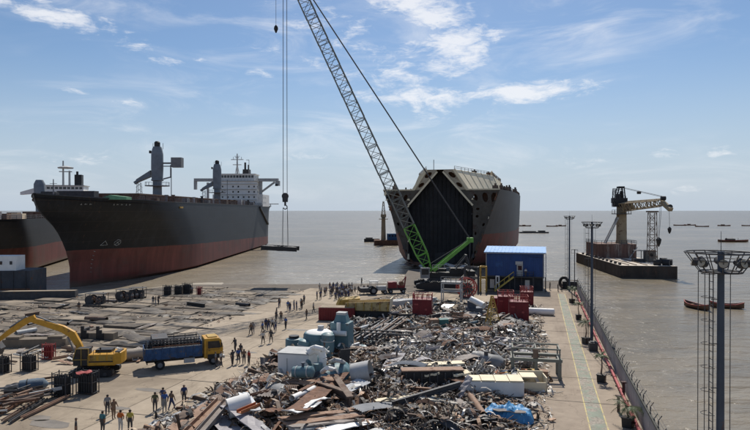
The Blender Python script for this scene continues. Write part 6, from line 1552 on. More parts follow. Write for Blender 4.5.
L2('channel', (239, 413), (258, 405), .5, orange_m, 'bright orange rusty channel beside the white drum', 'steel_channel', 'steel channel', .7, .7)
L2('plate', (243, 392), (256, 410), .8, silver_m, 'crumpled silver sheet standing behind the white drum', 'metal_sheet', 'metal sheet', .9, .6)
for k in range(9):
    L2('plate', (225 + k * 3.6, 396 - k * 1.4), (234 + k * 3.4 + sr.uniform(-3, 3), 378 - k * 1.2), .35, [rustlight, brown_m, grit][k % 3], 'narrow rusty slat in the fan of slats behind the foreground pile', 'steel_strip', 'steel strip', .5, 1.1, group='fan of rusty slats')
L2('plate', (248, 383), (270, 375), 1.6, orange_m if False else rustlight, 'broad pale rust plate behind the fan of slats', 'steel_plate', 'steel plate', .7, .9)
L2('corr', (262, 396), (282, 380), 1.6, grit, 'ribbed grey panel leaning left of the grey dome end', 'ribbed_panel', 'steel panel', .5, 1.3)
# grey dished tank end with nozzles
t = thing('dished_end', 'grey dished tank end with round nozzle in the foreground pile', 'tank end', P(278, 401, 1.0), .4)
MB().lathe([(.05, 1.0), (.7, .9), (1.25, .6), (1.6, .1), (1.65, -.2)], n=20, axis=(-.3, -.6, .6)).build('dome', grey_m, t, True); MB().cyl((-.35, -.75, .75), (-.6, -1.15, 1.1), .28, n=12, caps=False).build('nozzle', ltgrey_m, t); MB().cyl((.5, -.5, .9), (.6, -.8, 1.25), .2, n=10).build('flange', ltgrey_m, t)
L2('plate', (296, 410), (340, 372), 1.7, rust_m, 'large brown torn frame plate in the middle of the front heap', 'steel_plate', 'steel plate', .5, 1.2, sag=.2)
L2('ibeam', (318, 386), (352, 398), .7, brown_m, 'thick brown I beam lying across the front heap', 'steel_beam', 'steel beam', 1.3, .9, th=.12)
L2('ibeam', (335, 380), (350, 402), .8, brown_m, 'short brown I beam crossing the thick brown beam', 'steel_beam', 'steel beam', 1.3, .6, th=.12)
L2('ibeam', (300, 395), (325, 380), .6, rust_m, 'rusty I beam under the large brown frame plate', 'steel_beam', 'steel beam', .7, .9, th=.1)
L2('pipe', (292, 398), (314, 388), .45, white_m, 'thin white pipe in the front heap', 'pipe', 'pipe', 1.0, 1.2)
L2('plate', (286, 410), (316, 401), .9, silver_m, 'curled bright sheet left of the brown beams', 'metal_sheet', 'metal sheet', .8, .9, sag=.3)
L2('plate', (305, 408), (330, 398), .35, white_m, 'white bent strip under the brown beams', 'metal_strip', 'metal strip', .8, .9, sag=-.3)
for k in range(5): L2('plate', (280 + k * 3, 418 + k * 2.6), (362, 408 + k * 3.2), .75, [rustlight, grit, rustlight, grit, ltgrey_m][k], 'yellowish brown strip, %s in the layered stack at bottom edge' % ['topmost', 'second', 'middle', 'fourth', 'lowest'][k], 'steel_strip', 'steel strip', .5 - .06 * k, .6 - .06 * k, group='layered slats at the bottom edge', th=.12)
L2('plate', (322, 430), (372, 420), 1.2, white_m, 'broad white plate at bottom edge centre', 'steel_plate', 'steel plate', .4, .5)
L2('plate', (345, 437), (385, 429), .9, ltgrey_m, 'pale grey plate cut by bottom edge centre', 'steel_plate', 'steel plate', .4, .4)
L2('plate', (375, 400), (428, 394), .8, cream_m, 'pale cream strip left of the dark girder', 'steel_plate', 'steel plate', .6, .5)
L2('plate', (418, 396), (462, 402), 1.3, M('pale_plate', (.48, .45, .39), .7, rust=.2) if 'pale_plate' not in MATS else MATS['pale_plate'], 'pale thick plate lying below the dark girder', 'steel_plate', 'steel plate', .45, .3, th=.15)
L2('plate', (455, 398), (482, 420), .9, grit, 'grey brown plate beside the blue tarpaulin', 'steel_plate', 'steel plate', .5, .3)
# dark girder with upright plate
t = thing('dark_girder', 'dark heavy box girder with open side lying in the scrap centre', 'girder', P(405, 389, .6), .06)
MB().box((2.6, 0, .75), (5.6, .12, 1.5)).box((2.6, .9, .05), (5.6, 1.8, .12)).box((2.6, .9, 1.5), (5.6, 1.8, .1)).box((2.6, 1.8, .75), (5.6, .12, 1.5)).build('web', black_m, t)
rbm = MB().box((0, -.12, .75), (.1, .16, 1.4)).mesh('rib', dark_m)
for k in range(8): put(rbm, 'rib', t, (.1 + k * .72, 0, 0))
MB().box((2.6, .6, 1.62), (5.8, 1.2, .12)).build('top_flange', rustlight, t)
L2('plate', (458, 396), (470, 376), 1.1, lilac, 'upright bent grey plate at the end of dark girder', 'steel_plate', 'steel plate', .1, 1.2, th=.1)
L2('ibeam', (392, 404), (460, 384), .4, dark_m, 'thin dark beam lying diagonally before the dark girder', 'steel_beam', 'steel beam', .5, .6)
# white-fronted deckhouse block with cream top
t = thing('deckhouse_block', 'white steel block with cream top plates at right of scrap', 'deckhouse block', P(467.5, 397), RZ_YARD * .2)
MB().box((2.5, .9, .75), (5.2, 1.9, 1.3)).build('block_body', white_m, t, bev=.03)
tp = MB().box((0, .9, 1.48), (1.22, 1.8, .12)).mesh('top_plate', cream_m)
for k in range(4): put(tp, 'top_plate', t, (.62 + k * 1.27, 0, .02 * (k % 2)), (.02 * k, 0, 0))
MB().box((2.5, .9, .05), (5.3, 2.0, .1)).build('skid', dark_m, t)
t = thing('deckhouse_block', 'short cream steel block with square opening right of white block', 'deckhouse block', P(523, 392.5), RZ_YARD * .2)
mb = MB(); mb.box((1.0, .05, .5), (2.4, .1, .9)); mb.box((-.2, .9, .7), (.1, 1.8, 1.4)); mb.box((2.2, .9, .7), (.1, 1.8, 1.4)); mb.box((1.0, 1.8, .8), (2.4, .1, 1.6)); mb.box((.6, .9, 1.42), (1.4, 1.8, .08)); mb.build('block_shell', cream_m, t); MB().box((1.0, .9, .08), (2.5, 1.9, .1)).build('floor_plate', grey_m, t)
for k in range(7):
    t = tag(MB().box((0, 0, .35), (1.15, 1.1, .7)).box((0, 0, .74), (1.25, 1.2, .08)).build('steel_box', [orange_m, mustard_m, rustlight, cream_m][k % 4], None, loc=P(498 + k * 7.2, 379 - .2 * k, .15), rz=RZ_YARD * .2 + sr.uniform(-.1, .1)), 'rusty orange steel box in the row behind the white block', 'steel box', 'row of rusty steel boxes')
for k in range(3): tag(MB().box((0, 0, .4), (1.6, 1.2, .8)).box((0, -.62, .4), (1.3, .04, .6)).build('steel_box', cream_m, None, loc=P(430 + k * 13, 371.5 - k * .8, .9), rz=.1 * k), 'cream steel box behind the dark girder', 'steel box', 'cream boxes behind the girder')
for k in range(4): L2('plate', (410 + k * 14, 372 + (k % 2) * 1.5), (424 + k * 15, 370 + (k % 2)), 1.1, [plank_m, cream_m, rustlight, cream_m][k], 'cream and brown plate edge behind the dark girder', 'steel_plate', 'steel plate', .6, .6, group='plates behind the girder', th=.18)
# blue tarpaulin
rows = []
for j in range(44):
    row = []
    for i in range(52):
        x, y = (i / 51 - .5) * 4.4, (j / 43 - .5) * 3.4; rr2 = (x / 2.2) ** 2 + (y / 1.7) ** 2
        e = max(0, 1 - rr2); a = math.atan2(y, x); shr = min(1, 1 / max(.001, math.sqrt(rr2))) if rr2 > 1 else 1
        x2, y2 = x * shr, y * shr
        z = 1.15 * e ** .55 + .42 * noise.noise(Vector((x * 1.3, y * 1.5, 3))) + .26 * abs(noise.noise(Vector((x * 2.6, y * 2.6, 8)))) + .14 * abs(noise.noise(Vector((x * 6, y * 6, 1)))) + .05
        row.append((x2 + .25 * noise.noise(Vector((x, y, 9))), y2 + .25 * noise.noise(Vector((x, y, 19))), max(.03, z)))
    rows.append(row)
tag(MB().grid(rows).build('tarpaulin', tarp_m, None, True, loc=P(507, 421), rz=-.25), 'crumpled bright blue tarpaulin over a heap near bottom edge', 'tarpaulin')
L2('plate', (493, 409), (526, 412), .5, grit, 'grey strip lying across the blue tarpaulin', 'metal_strip', 'metal strip', 1.25, .9)
# portal test frame
t = thing('steel_table_frame', 'greenish steel portal frame with open upper cage right of scrap', 'steel frame', P(536, 379), RZ_YARD * .75)
fm = M('frame_green_grey', (.19, .195, .165), .7, var=.25, scale=.8, rust=.2)
lgm = MB().box((0, 0, .9), (.32, .32, 1.8)).mesh('leg', fm)
for x in (-2.3, 0, 2.3):
    for y in (0, 2.4): put(lgm, 'leg', t, (x, y, 0))
MB().box((0, 0, 1.95), (5.1, .4, .3)).box((0, 2.4, 1.95), (5.1, .4, .3)).box((-2.3, 1.2, 1.95), (.35, 2.0, .28)).box((2.3, 1.2, 1.95), (.35, 2.0, .28)).box((0, 1.2, 1.95), (.35, 2.0, .28)).build('table_beam', fm, t)
mb = MB()
for x in (-2.3, 0, 2.3):
    for y in (0, 2.4): mb.beam((x, y, 2.1), (x, y, 3.0), .14)
    mb.beam((x, 0, 3.0), (x, 2.4, 3.0), .14)
for y in (0, 2.4):
    mb.beam((-2.4, y, 3.05), (2.4, y, 3.05), .14); mb.beam((-2.4, y, 2.55), (2.4, y, 2.55), .08)
mb.build('upper_cage', fm, t); MB().box((-.05, -.1, 2.6), (.5, .3, .9)).build('jack', brown_m, t)
# tapered ochre tripod tower
t = thing('tripod_tower', 'ochre tapered lattice tripod standing among the scrap near red boxes', 'lattice tripod', P(492, 331), RZ_YARD)
mb = MB()
for a in (.4, 2.5, 4.6):
    mb.beam((1.5 * math.cos(a), 1.5 * math.sin(a), 0), (.12 * math.cos(a), .12 * math.sin(a), 5.0), .14)
for k in range(6):
    f = .06 + k * .15; r1 = 1.5 * (1 - f) + .12 * f
    for a, b_ in ((.4, 2.5), (2.5, 4.6), (4.6, .4)): mb.beam((r1 * math.cos(a), r1 * math.sin(a), 5 * f), (r1 * math.cos(b_), r1 * math.sin(b_), 5 * f), .08); mb.beam((r1 * math.cos(a), r1 * math.sin(a), 5 * f), ((r1 - .2) * math.cos(b_), (r1 - .2) * math.sin(b_), 5 * f + .7), .06)
mb.build('lattice', mustard_m, t); MB().cyl((0, 0, .5), (0, 0, 1.1), .7, n=12).build('base_drum', rustlight, t)
# bright stack pipe and grey machine below
L2('pipe', (471, 299), (484, 305.5), .95, white_m, 'white thick pipe leaning up left of the red boxes', 'pipe', 'pipe', 3.2, 2.4)
t = thing('pump_unit', 'dark blue grey pump machine below the leaning white pipe', 'pump', P(474, 318), .2)
MB().box((0, 0, .9), (2.2, 1.8, 1.6)).cyl((-.4, 0, 1.6), (-.4, 0, 2.8), .7, n=14).build('casing', mast_m, t); MB().cyl((-1.6, 0, .8), (1.9, 0, .8), .4, n=12).build('pipe', grey_m, t); MB().box((0, 0, .06), (3.4, 2.2, .14)).build('skid', dark_m, t)
# tyre-black bundle
t = thing('black_bundle', 'black heap of rope and hose at the foot of the pump machine', 'hose heap', P(470, 328), 0)
for k in range(7):
    r0 = sr.uniform(.55, 1.1); cx, cy, cz = sr.uniform(-.9, .9), sr.uniform(-.5, .5), .12 + k * .16
    MB().tube([(cx + r0 * math.cos(a), cy + r0 * math.sin(a), cz + .08 * math.sin(3 * a)) for a in [q * math.pi / 8 for q in range(17)]], .13, 6).build('hose_coil', rubber_m, t)
for px, py, lb, m_ in ((447, 327, 'dark round drum right of the left red box', dark_m), (443, 330, 'teal square steel cabinet below the left red box', M('teal_cabinet', (.06, .17, .16), .6)), (434, 330, 'pinkish brown steel cabinet below the left red box', rustlight)):
    mb = MB()
    if 'drum' in lb: mb.lathe([(.8, 0), (.85, .1), (.85, 1.2), (.9, 1.3), (.4, 1.45)], n=16)
    else: mb.box((0, 0, .75), (1.3, 1.1, 1.5)).box((0, -.57, .8), (1.0, .05, 1.1)).box((0, 0, 1.54), (1.4, 1.2, .08))
    tag(mb.build('drum' if 'drum' in lb else 'cabinet', m_, None, loc=P(px, py, .1), rz=.2), lb, 'drum' if 'drum' in lb else 'cabinet')
for a, b_, w, k in (((395, 338), (490, 337), .35, 'pipe'), ((388, 334), (470, 331), .3, 'ibeam'), ((400, 330), (440, 327), .25, 'ibeam'), ((430, 341), (489, 339.5), .22, 'pipe')):
    L2(k, a, b_, w, [rustlight, brown_m][k == 'ibeam'], 'long thin %s lying across the scrap below the left red box' % {'pipe': 'brown pipe', 'ibeam': 'brown beam'}[k], 'long_pipe' if k == 'pipe' else 'long_beam', 'pipe' if k == 'pipe' else 'beam', .7, .7, group='long bars below the left red box')
# grey dented tank in silver heap
t = thing('dented_tank', 'dented grey tank lying at right side of silver scrap', 'tank', P(487, 362, 1.2), -.5)
MB().lathe([(.2, -1.9), (.8, -1.6), (.95, -.8), (.9, .3), (.98, 1.2), (.7, 1.7), (.2, 1.9)], n=18, axis=(1, .1, -.15)).build('shell', grey_m, t, True); MB().cyl((0, -.3, .7), (0, -.3, 1.2), .22, n=10).build('nozzle', dark_m, t)

# ---- blue grey tanks and white unit
def cap_cyl(r, h_, dome=.25): return [(r * .3, -dome * .2), (r, .0), (r, h_), (r * .92, h_ + dome * .5), (r * .5, h_ + dome * .9), (r * .1, h_ + dome)]
t = thing('white_unit', 'white square steel cabinet in front of the blue grey tanks', 'steel cabinet', P(293, 389), RZ_YARD + .05)
MB().box((0, 1.4, 1.75), (3.1, 2.8, 3.1)).build('casing', white_m, t, bev=.05); MB().box((0, 1.4, .1), (3.2, 2.9, .2)).build('skid', dark_m, t); MB().box((0, 1.4, 3.36), (3.2, 2.9, .1)).build('lid', ltgrey_m, t); MB().box((-.6, -.02, 1.6), (.06, .06, 2.6)).box((.6, -.04, 1.2), (.5, .06, .7)).build('seam', ltgrey_m, t)
t = thing('vertical_tank', 'large blue grey vertical tank with pale top, largest of the tanks', 'tank', P(319, 362), 0)
MB().lathe(cap_cyl(1.75, 3.1, .5), n=24).build('shell', tank_m, t, True); MB().lathe([(1.62, 3.25), (1.3, 3.5), (.4, 3.68), (.1, 3.7)], n=24).build('pale_top', white_m, t, True); MB().lathe([(1.8, 1.0), (1.8, 1.15)], n=24).lathe([(1.8, 2.6), (1.8, 2.75)], n=24).build('hoop', tank_m, t); MB().cyl((.2, 0, 3.6), (.2, 0, 4.1), .35, n=12).build('manhole', ltgrey_m, t)
t = thing('tower_tank', 'tall blue grey square tank tower behind the other tanks', 'tank', P(342, 358), RZ_YARD)
MB().box((0, 0, 2.1), (2.2, 2.0, 4.2)).box((0, 0, 4.6), (1.6, 1.5, .9), taper=.7).build('shell', tank_m, t, bev=.06); MB().box((0, 0, 5.15), (1.1, 1.0, .3)).build('cap', ltgrey_m, t); MB().box((0, -1.02, 2.4), (1.4, .06, 1.0)).build('panel', tank_m, t); MB().cyl((-.9, -1.2, 3.1), (.9, -1.2, 3.1), .3, n=12).cyl((0, -1.2, 3.1), (0, -1.2, 4.3), .24, n=10).build('white_valve', white_m, t)
t = thing('vertical_tank', 'small blue grey drum tank left of the large tank', 'tank', P(294, 356), 0)
MB().lathe(cap_cyl(1.0, 1.9, .3), n=18).build('shell', tank_m, t, True); MB().cyl((0, 0, 2.1), (0, 0, 2.4), .6, n=14).build('dark_lid', black_m, t)
t = thing('horizontal_tank', 'light blue rounded tank between the white cabinet and large tank', 'tank', P(310, 362, 1.6), .5)
MB().lathe([(.1, -1.5), (.6, -1.3), (.85, -.9), (.85, .9), (.6, 1.3), (.1, 1.5)], n=18, axis=(1, .3, .1)).build('shell', M('tank_light', (.17, .29, .33), .5, rust=.1), t, True); MB().cyl((.8, -.5, .3), (1.6, -1.1, 1.6), .07, n=6).build('rod', ltgrey_m, t); MB().box((0, 0, -.95), (1.4, 1.2, .9)).build('saddle', dark_m, t)
t = thing('pipe_elbow', 'white curved pipe elbow above the blue grey valve', 'pipe elbow', P(318, 380, 1.0), 0)
pts = [(-.9, 0, 2.6), (-.3, 0, 2.9), (.3, -.1, 2.7), (.5, -.2, 2.1), (.4, -.3, 1.2)]; MB().tube(pts, .38, 10).build('bend', white_m, t, True); MB().cyl((.4, -.3, 1.3), (.4, -.3, 1.05), .55, n=12).build('flange', ltgrey_m, t)
t = thing('horizontal_tank', 'blue grey tank lying right of white elbow, dome end forward', 'tank', P(330, 379, 1.25), 0)
MB().lathe([(.1, -2.2), (.8, -1.9), (1.2, -1.3), (1.25, 1.4), (.9, 1.8), (.1, 2.0)], n=20, axis=(-.75, -.6, -.15)).build('shell', tank_m, t, True); MB().lathe([(1.32, -.4), (1.32, -.2)], n=20, axis=(-.75, -.6, -.15)).build('hoop', ltgrey_m, t); MB().box((.2, .2, -1.0), (1.6, 1.0, .6)).build('saddle', dark_m, t)
t = thing('valve_body', 'blue grey flanged valve below the white elbow', 'valve', P(318, 386, .8), .3)
MB().cyl((0, -.6, .4), (0, .6, .4), .95, n=18).cyl((0, 0, 1.2), (0, 0, 2.1), .45, n=12).build('body', tank_m, t); MB().cyl((0, -.72, .4), (0, -.6, .4), 1.15, n=20).build('flange', mast_m, t)
L2('pipe', (353, 374.5), (371, 371), 2.0, ltgrey_m, 'big silver grey steel drum lying right of the tanks', 'steel_drum', 'drum', 1.0, 1.0)
t = tag(MB().box((0, 0, 1.6), (1.4, .12, 3.6), Matrix.Rotation(.12, 3, 'Y')).box((.1, .1, 1.7), (1.2, .12, 3.0)).build('black_plate', black_m, None, loc=P(344, 384), rz=.9), 'black upright plate leaning between tanks and silver drum', 'steel plate')
t = thing('tyre', 'black tyre ring lying at mouth of silver drum', 'tyre', P(375, 379, .9), 0); MB().tube([(.9 * math.cos(a), .2 * math.sin(a), .9 * math.sin(a)) for a in [k * math.pi / 8 for k in range(17)]], .2, 8).build('tread', rubber_m, t, True)
# more of the cluster: pipes, small vessels and fittings between the tanks
def vessel(px, py, z, r, L_, ax_, m_, label, dome=.35):
    t = thing('pressure_vessel', label, 'tank', P(px, py, z), 0)
    MB().lathe([(.06, -L_ / 2 - dome * r), (r * .6, -L_ / 2 - dome * r * .7), (r, -L_ / 2), (r, L_ / 2), (r * .6, L_ / 2 + dome * r * .7), (.06, L_ / 2 + dome * r)], n=18, axis=ax_).build('shell', m_, t, True)
    A = Vector(ax_).normalized()
    for f in (-.3, .3): MB().cyl(A * (L_ * f - .05), A * (L_ * f + .05), r + .05, n=18).build('band', ltgrey_m, t)
    MB().cyl((0, 0, r * .8), (0, 0, r + .35), r * .25, n=10).cyl((0, 0, r + .28), (0, 0, r + .36), r * .38, n=12).build('nozzle', mast_m, t)
tl = M('tank_pale_teal', (.16, .27, .285), .5, var=.25, rust=.2, rscale=1.0)
vessel(303, 352, 1.4, .75, 2.4, (.2, .1, 1), tl, 'slim pale teal upright vessel behind the light blue tank')
vessel(327, 350, 1.8, .7, 3.4, (.05, 0, 1), tank_m, 'slim blue grey upright vessel beside the tall tank tower')
vessel(337, 372, 1.3, .8, 2.2, (.8, -.4, .25), tl, 'short pale teal tank lying under the tower tank')
vessel(350, 350, .9, .55, 2.6, (1, .25, 0), mast_m, 'dark blue tank lying at right foot of the tower tank')
vessel(303, 372, 2.7, .5, 1.8, (.9, -.3, .1), tank_m, 'little blue grey tank resting behind the white cabinet lid')
vessel(284, 361, .8, .6, 1.6, (1, .2, 0), brown_m, 'rusty little tank lying left of the small drum tank')
for pts, m_, r_, lb in (([(308, 350, 3.6), (315, 347, 4.3), (323, 349, 4.2), (326, 352, 2.6)], white_m, .22, 'white pipe bending over from the large tank'), ([(299, 360, 1.0), (305, 359, 2.6), (309, 362, 2.8), (312, 368, 2.2)], tank_m, .18, 'blue grey pipe bending down before the large tank'),
                        ([(330, 362, 2.2), (335, 360, 3.2), (341, 361, 3.1), (346, 364, 1.6)], ltgrey_m, .2, 'pale grey pipe bend in front of the tower tank'), ([(322, 372, 2.4), (327, 368, 3.3), (332, 369, 2.9)], white_m, .2, 'short white pipe bend above the lying tank')):
    w3 = [P(*q) for q in pts]; c = w3[0]; t = thing('pipe_bend', lb, 'pipe', c, 0); MB().tube([q - c for q in w3], r_, 10).build('bend', m_, t, True); e_ = w3[-1] - c; MB().cyl(e_ + V3(0, 0, -.08), e_ + V3(0, 0, .08), r_ * 1.7, n=12).build('flange', ltgrey_m, t)
for px, py, lb in ((273, 372, 'rusty crumpled plates beside the left of the white cabinet'), (281, 368, 'dark crumpled plates behind left corner of the white cabinet')):
    t = thing('crumpled_plates', lb, 'scrap bundle', P(px, py), 0)
    for k in range(9):
        mb = MB(); bit(mb, V3(sr.uniform(-.9, .9), sr.uniform(-.6, .6), .3 + k * .2), rot3(sr, .7), 'sheet', sr.uniform(1.2, 2.2), None, sr); mb.build('sheet', sr.choice([rust_m, brown_m, dark_m, grit]), t)
# containers and skip
t = thing('red_container', 'dark red open steel container behind the tanks', 'container', P(336.5, 321), RZ_YARD + .18)
MB().box((0, .06, 1.05), (5.6, .1, 1.9)).box((0, 2.4, 1.05), (5.6, .1, 1.9)).box((-2.75, 1.23, 1.05), (.1, 2.24, 1.9)).box((2.75, 1.23, 1.05), (.1, 2.24, 1.9)).box((0, 1.23, .15), (5.4, 2.2, .1)).build('shell', red_m, t); cr = MB().box((0, -.02, 1.05), (.14, .08, 1.8)).mesh('corrugation', red_m)
for k in range(14): put(cr, 'corrugation', t, (-2.6 + k * .4, 0, 0))
MB().box((0, 1.23, 2.02), (5.3, 2.2, .08)).build('load', concrete_b, t)
t = thing('tipper_skip', 'yellow and cream tipping truck body standing empty behind the tanks', 'skip', P(367, 321), RZ_YARD + .1)
MB().prism([(-3.6, 0, 1.6), (3.4, 0, 1.6), (3.6, 0, 3.1), (-3.4, 0, 2.7)], (0, .12, 0)).prism([(-3.6, 2.6, 1.6), (3.4, 2.6, 1.6), (3.6, 2.6, 3.1), (-3.4, 2.6, 2.7)], (0, .12, 0)).box((0, 1.35, 1.6), (7.0, 2.5, .12)).build('side', M('skip_tan', (.48, .36, .17), .7, var=.3, rust=.3), t); MB().prism([(3.4, 0, 1.6), (3.6, 0, 3.5), (3.6, 2.7, 3.5), (3.4, 2.7, 1.6)], (.14, 0, 0)).build('headboard', cream_m, t); MB().box((0, 1.35, 1.72), (6.8, 2.4, .06)).build('floor', cream_m, t)
MB().box((0, .4, 1.0), (6.4, .25, .9)).box((0, 2.3, 1.0), (6.4, .25, .9)).build('frame', black_m, t)
rbm2 = MB().box((0, -.06, 2.2), (.14, .12, 1.2)).mesh('rib', mustard_m)
for k in range(6): put(rbm2, 'rib', t, (-3.0 + k * 1.25, 0, 0))
for x in (-2.2, 2.0):
    for y in (.3, 2.4): wheel(t, x, y, .5, .35)
t = tag(MB().prism([(0, 0, 0), (3.6, 0, 0), (4.2, 0, 1.4), (.6, 0, 1.2)], (0, 1.4, .3)).build('steel_hopper', mustard_m, None, loc=P(337, 307), rz=.2), 'mustard steel hopper on ground left of the tipping body', 'hopper')
L2('plate', (385, 301), (434, 297), 2.0, ltgrey_m, 'long pale slab lying before the crawler crane', 'concrete_beam', 'concrete beam', .9, .9, th=.9)
for k in range(8):
    L2('plate', (392 + sr.uniform(-12, 30), 303 + sr.uniform(0, 20)), (410 + sr.uniform(-10, 30), 303 + sr.uniform(0, 18)), sr.uniform(.5, 1.3), [plank_m, cream_m, rustlight, ltgrey_m][k % 4], 'tan sheet offcut scattered left of the left red box', 'sheet_offcut', 'metal sheet', .3, .4, group='tan offcuts left of the red box')
# steel sections stacked slantwise behind the tanks
for k in range(14): L2('ibeam', (352 + k * 2.4, 336 - k * .2 + (k % 3) * 2), (380 + k * 2.2, 321 - k * .3 + (k % 2) * 2), .28, [dark_m, brown_m, grey_m][k % 3], 'grey steel section in the slanting stack right of the tanks', 'steel_section', 'steel section', .2 + .06 * (k % 4), .4 + .05 * (k % 3), group='slanting steel sections', th=.05)
t = thing('pipe_rack', 'dark steel rack of posts and rails behind the silver drum', 'rack', P(385, 352), RZ_YARD)
mb = MB()
for k in range(5): mb.beam((-3 + k * 1.5, 0, 0), (-3 + k * 1.5, 0, 2.2), .14); mb.beam((-3 + k * 1.5, 1.6, 0), (-3 + k * 1.5, 1.6, 2.2), .14)
for y in (0, 1.6): mb.beam((-3.1, y, 2.2), (3.1, y, 2.2), .14); mb.beam((-3.1, y, 1.2), (3.1, y, 1.2), .1)
mb.build('rack_frame', dark_m, t)
# scattered medium pieces, individually
MARKS = [('white cabinet', P(293, 389)), ('large blue grey tank', P(319, 362)), ('tall tank tower', P(342, 358)), ('silver drum', P(362, 373)), ('dark girder', P(430, 389)), ('white deckhouse block', P(490, 395)), ('blue tarpaulin', P(507, 421)), ('portal frame', P(536, 379)), ('ochre tripod', P(492, 331)),
         ('left red box', P(422, 320)), ('tipping body', P(367, 321)), ('white drum', P(239, 405)), ('thick brown beam', P(335, 392)), ('dented tank', P(487, 362)), ('grey dome end', P(278, 401)), ('leaning white pipe', P(476, 303)), ('hose heap', P(470, 328)), ('pipe rack', P(385, 352)), ('rusty steel boxes', P(520, 378)), ('broad white plate', P(347, 425)), ('red container', P(336, 321)), ('lilac grey plate', P(226, 424))]
def where(c):
    nm, p = min(MARKS, key=lambda m: (m[1] - c).length); d = Vector((c.x - p.x, c.y - p.y)); far = d.length
    side = ('right' if d.x > 0 else 'left') if abs(d.x) > abs(d.y) else ('behind' if d.y > 0 else 'before')
    side = {'right': 'right of', 'left': 'left of'}.get(side, side)
    return ('close ' if far < 2.2 else 'well ' if far > 5.5 else '') + side + ' the ' + nm
def mklabel(tone, word, L_, w, dd, c):
    size = 'long' if L_ > 2.1 else 'short' if L_ < 1.4 else 'mid sized'
    tilt = 'tilted' if abs(dd.z) > .12 * L_ else 'lying'
    return '%s %s %s %s %s' % (size, tone, word, tilt, where(c))
KN = {'brown': ('rusty brown', [rust_m, brown_m, rustlight]), 'silver': ('bright grey', [silver_m, lilac, lilac]), 'dark': ('dark', [dark_m, brown_m, black_m]), 'mixed': ('weathered', [grit, dark_m, brown_m, rustlight, tank_m])}
PL = {'brown': 'in the front left scrap heap', 'silver': 'in the silver scrap heap', 'dark': 'in the dark scrap tangle near bottom edge', 'mixed': 'among the scrap behind the tanks'}
for k in range(340):
    v, u = sr.uniform(-28, -1), sr.uniform(36, 108)
    if heap_h(v, u) < .25: continue
    zn = zone(v, u); kd = sr.choice(['plate', 'plate', 'channel', 'ibeam', 'pipe', 'corr', 'plate']); L_ = (.9 + 2.9 * sr.random() ** 1.8) * (1.2 if kd in ('ibeam', 'pipe') else 1); w = {'plate': sr.uniform(.4, 1.5), 'channel': .35, 'ibeam': .3, 'pipe': sr.uniform(.15, .5), 'corr': sr.uniform(.6, 1.1)}[kd]
    a = sr.uniform(0, 6.28); c = W(v, u, heap_h(v, u) * .85 + .3); dd = Vector((math.cos(a), math.sin(a), sr.uniform(-.25, .35))) * L_ / 2
    word = {'plate': 'bent plate', 'channel': 'channel', 'ibeam': 'I beam', 'pipe': 'pipe', 'corr': 'corrugated sheet'}[kd]
    long_piece(kd, c - dd, c + dd, w, sr.choice(KN[zn][1]), mklabel(KN[zn][0], word, L_, w, dd, c), {'plate': 'steel_plate', 'channel': 'steel_channel', 'ibeam': 'steel_beam', 'pipe': 'pipe', 'corr': 'corrugated_sheet'}[kd], word if kd != 'corr' else 'metal sheet', 'scrap %ss %s' % (word, PL[zn]), .04, sr.uniform(-.35, .35) if kd in ('plate', 'corr') else 0)

# long sections and big torn panels lying over the heap
for k in range(58):
    v, u = sr.uniform(-26, -2), sr.uniform(42, 104)
    if heap_h(v, u) < .3: continue
    zn = zone(v, u); kd = sr.choice(['ibeam', 'channel', 'plate', 'pipe', 'corr', 'plate']); L_ = sr.uniform(2.2, 4.6); w = {'plate': sr.uniform(.7, 1.9), 'channel': sr.uniform(.35, .6), 'ibeam': sr.uniform(.3, .5), 'pipe': sr.uniform(.2, .6), 'corr': sr.uniform(1.0, 1.9)}[kd]
    a = sr.gauss(.35, .7); c = W(v, u, heap_h(v, u) * .9 + .5); dd = Vector((math.cos(a), math.sin(a), sr.uniform(-.12, .16))) * L_ / 2
    word = {'plate': 'torn plate', 'channel': 'channel', 'ibeam': 'I beam', 'pipe': 'pipe', 'corr': 'ribbed panel'}[kd]; tn_, m_ = sr.choice([('rusty', rust_m), ('rusty', rust_m), ('reddish brown', rustlight), ('reddish brown', rustlight), ('dark brown', brown_m), ('weathered grey', lilac), ('dark', dark_m), ('grey brown', grit), ('grey brown', grit), ('silver', silver_m), ('silver', silver_m), ('pale grey', ltgrey_m)])
    long_piece(kd, c - dd, c + dd, w, m_, 'very long %s %s lying %s' % (tn_, word, where(c)), {'plate': 'steel_plate', 'channel': 'steel_channel', 'ibeam': 'steel_beam', 'pipe': 'pipe', 'corr': 'ribbed_panel'}[kd], word, 'long scrap sections', .05, sr.uniform(-.4, .4) if kd in ('plate', 'corr') else 0)
LMARKS = [('excavator', P(90, 377)), ('truck', P(180, 367)), ('left winch', P(97, 305)), ('right winch', P(126, 300)), ('shore cages', P(177, 295)), ('sandy pipe', P(128, 355)), ('stepped shadow wall', P(96, 339)), ('far concrete wall', P(37, 346)), ('red cylinder cage', P(46, 360)), ('left edge cage', P(26, 372)), ('wrapped bale', P(33, 391)), ('bottom left corner', P(0, 425)), ('left front cage', P(59, 398)), ('grey hull block', P(20, 295))]
def lwhere(c):
    global MARKS
    keep = MARKS; MARKS = LMARKS; w_ = where(c); MARKS = keep; return w_
TONE = {'rust': 'rusty', 'brown_steel': 'brown', 'grey_brown_plate': 'grey brown', 'dark_steel': 'dark', 'light_grey': 'pale grey', 'pale_rust_plate': 'reddish', 'black_steel': 'black', 'slab': 'concrete grey'}
def lname(kd, m_, L_, c, end): return '%s %s %s lying %s' % ('long' if L_ > 2.6 else 'short', TONE.get(m_.name, 'grey'), {'plate': 'steel strip', 'ibeam': 'I beam', 'pipe': 'pipe', 'channel': 'channel bar'}[kd], lwhere(c) + end)
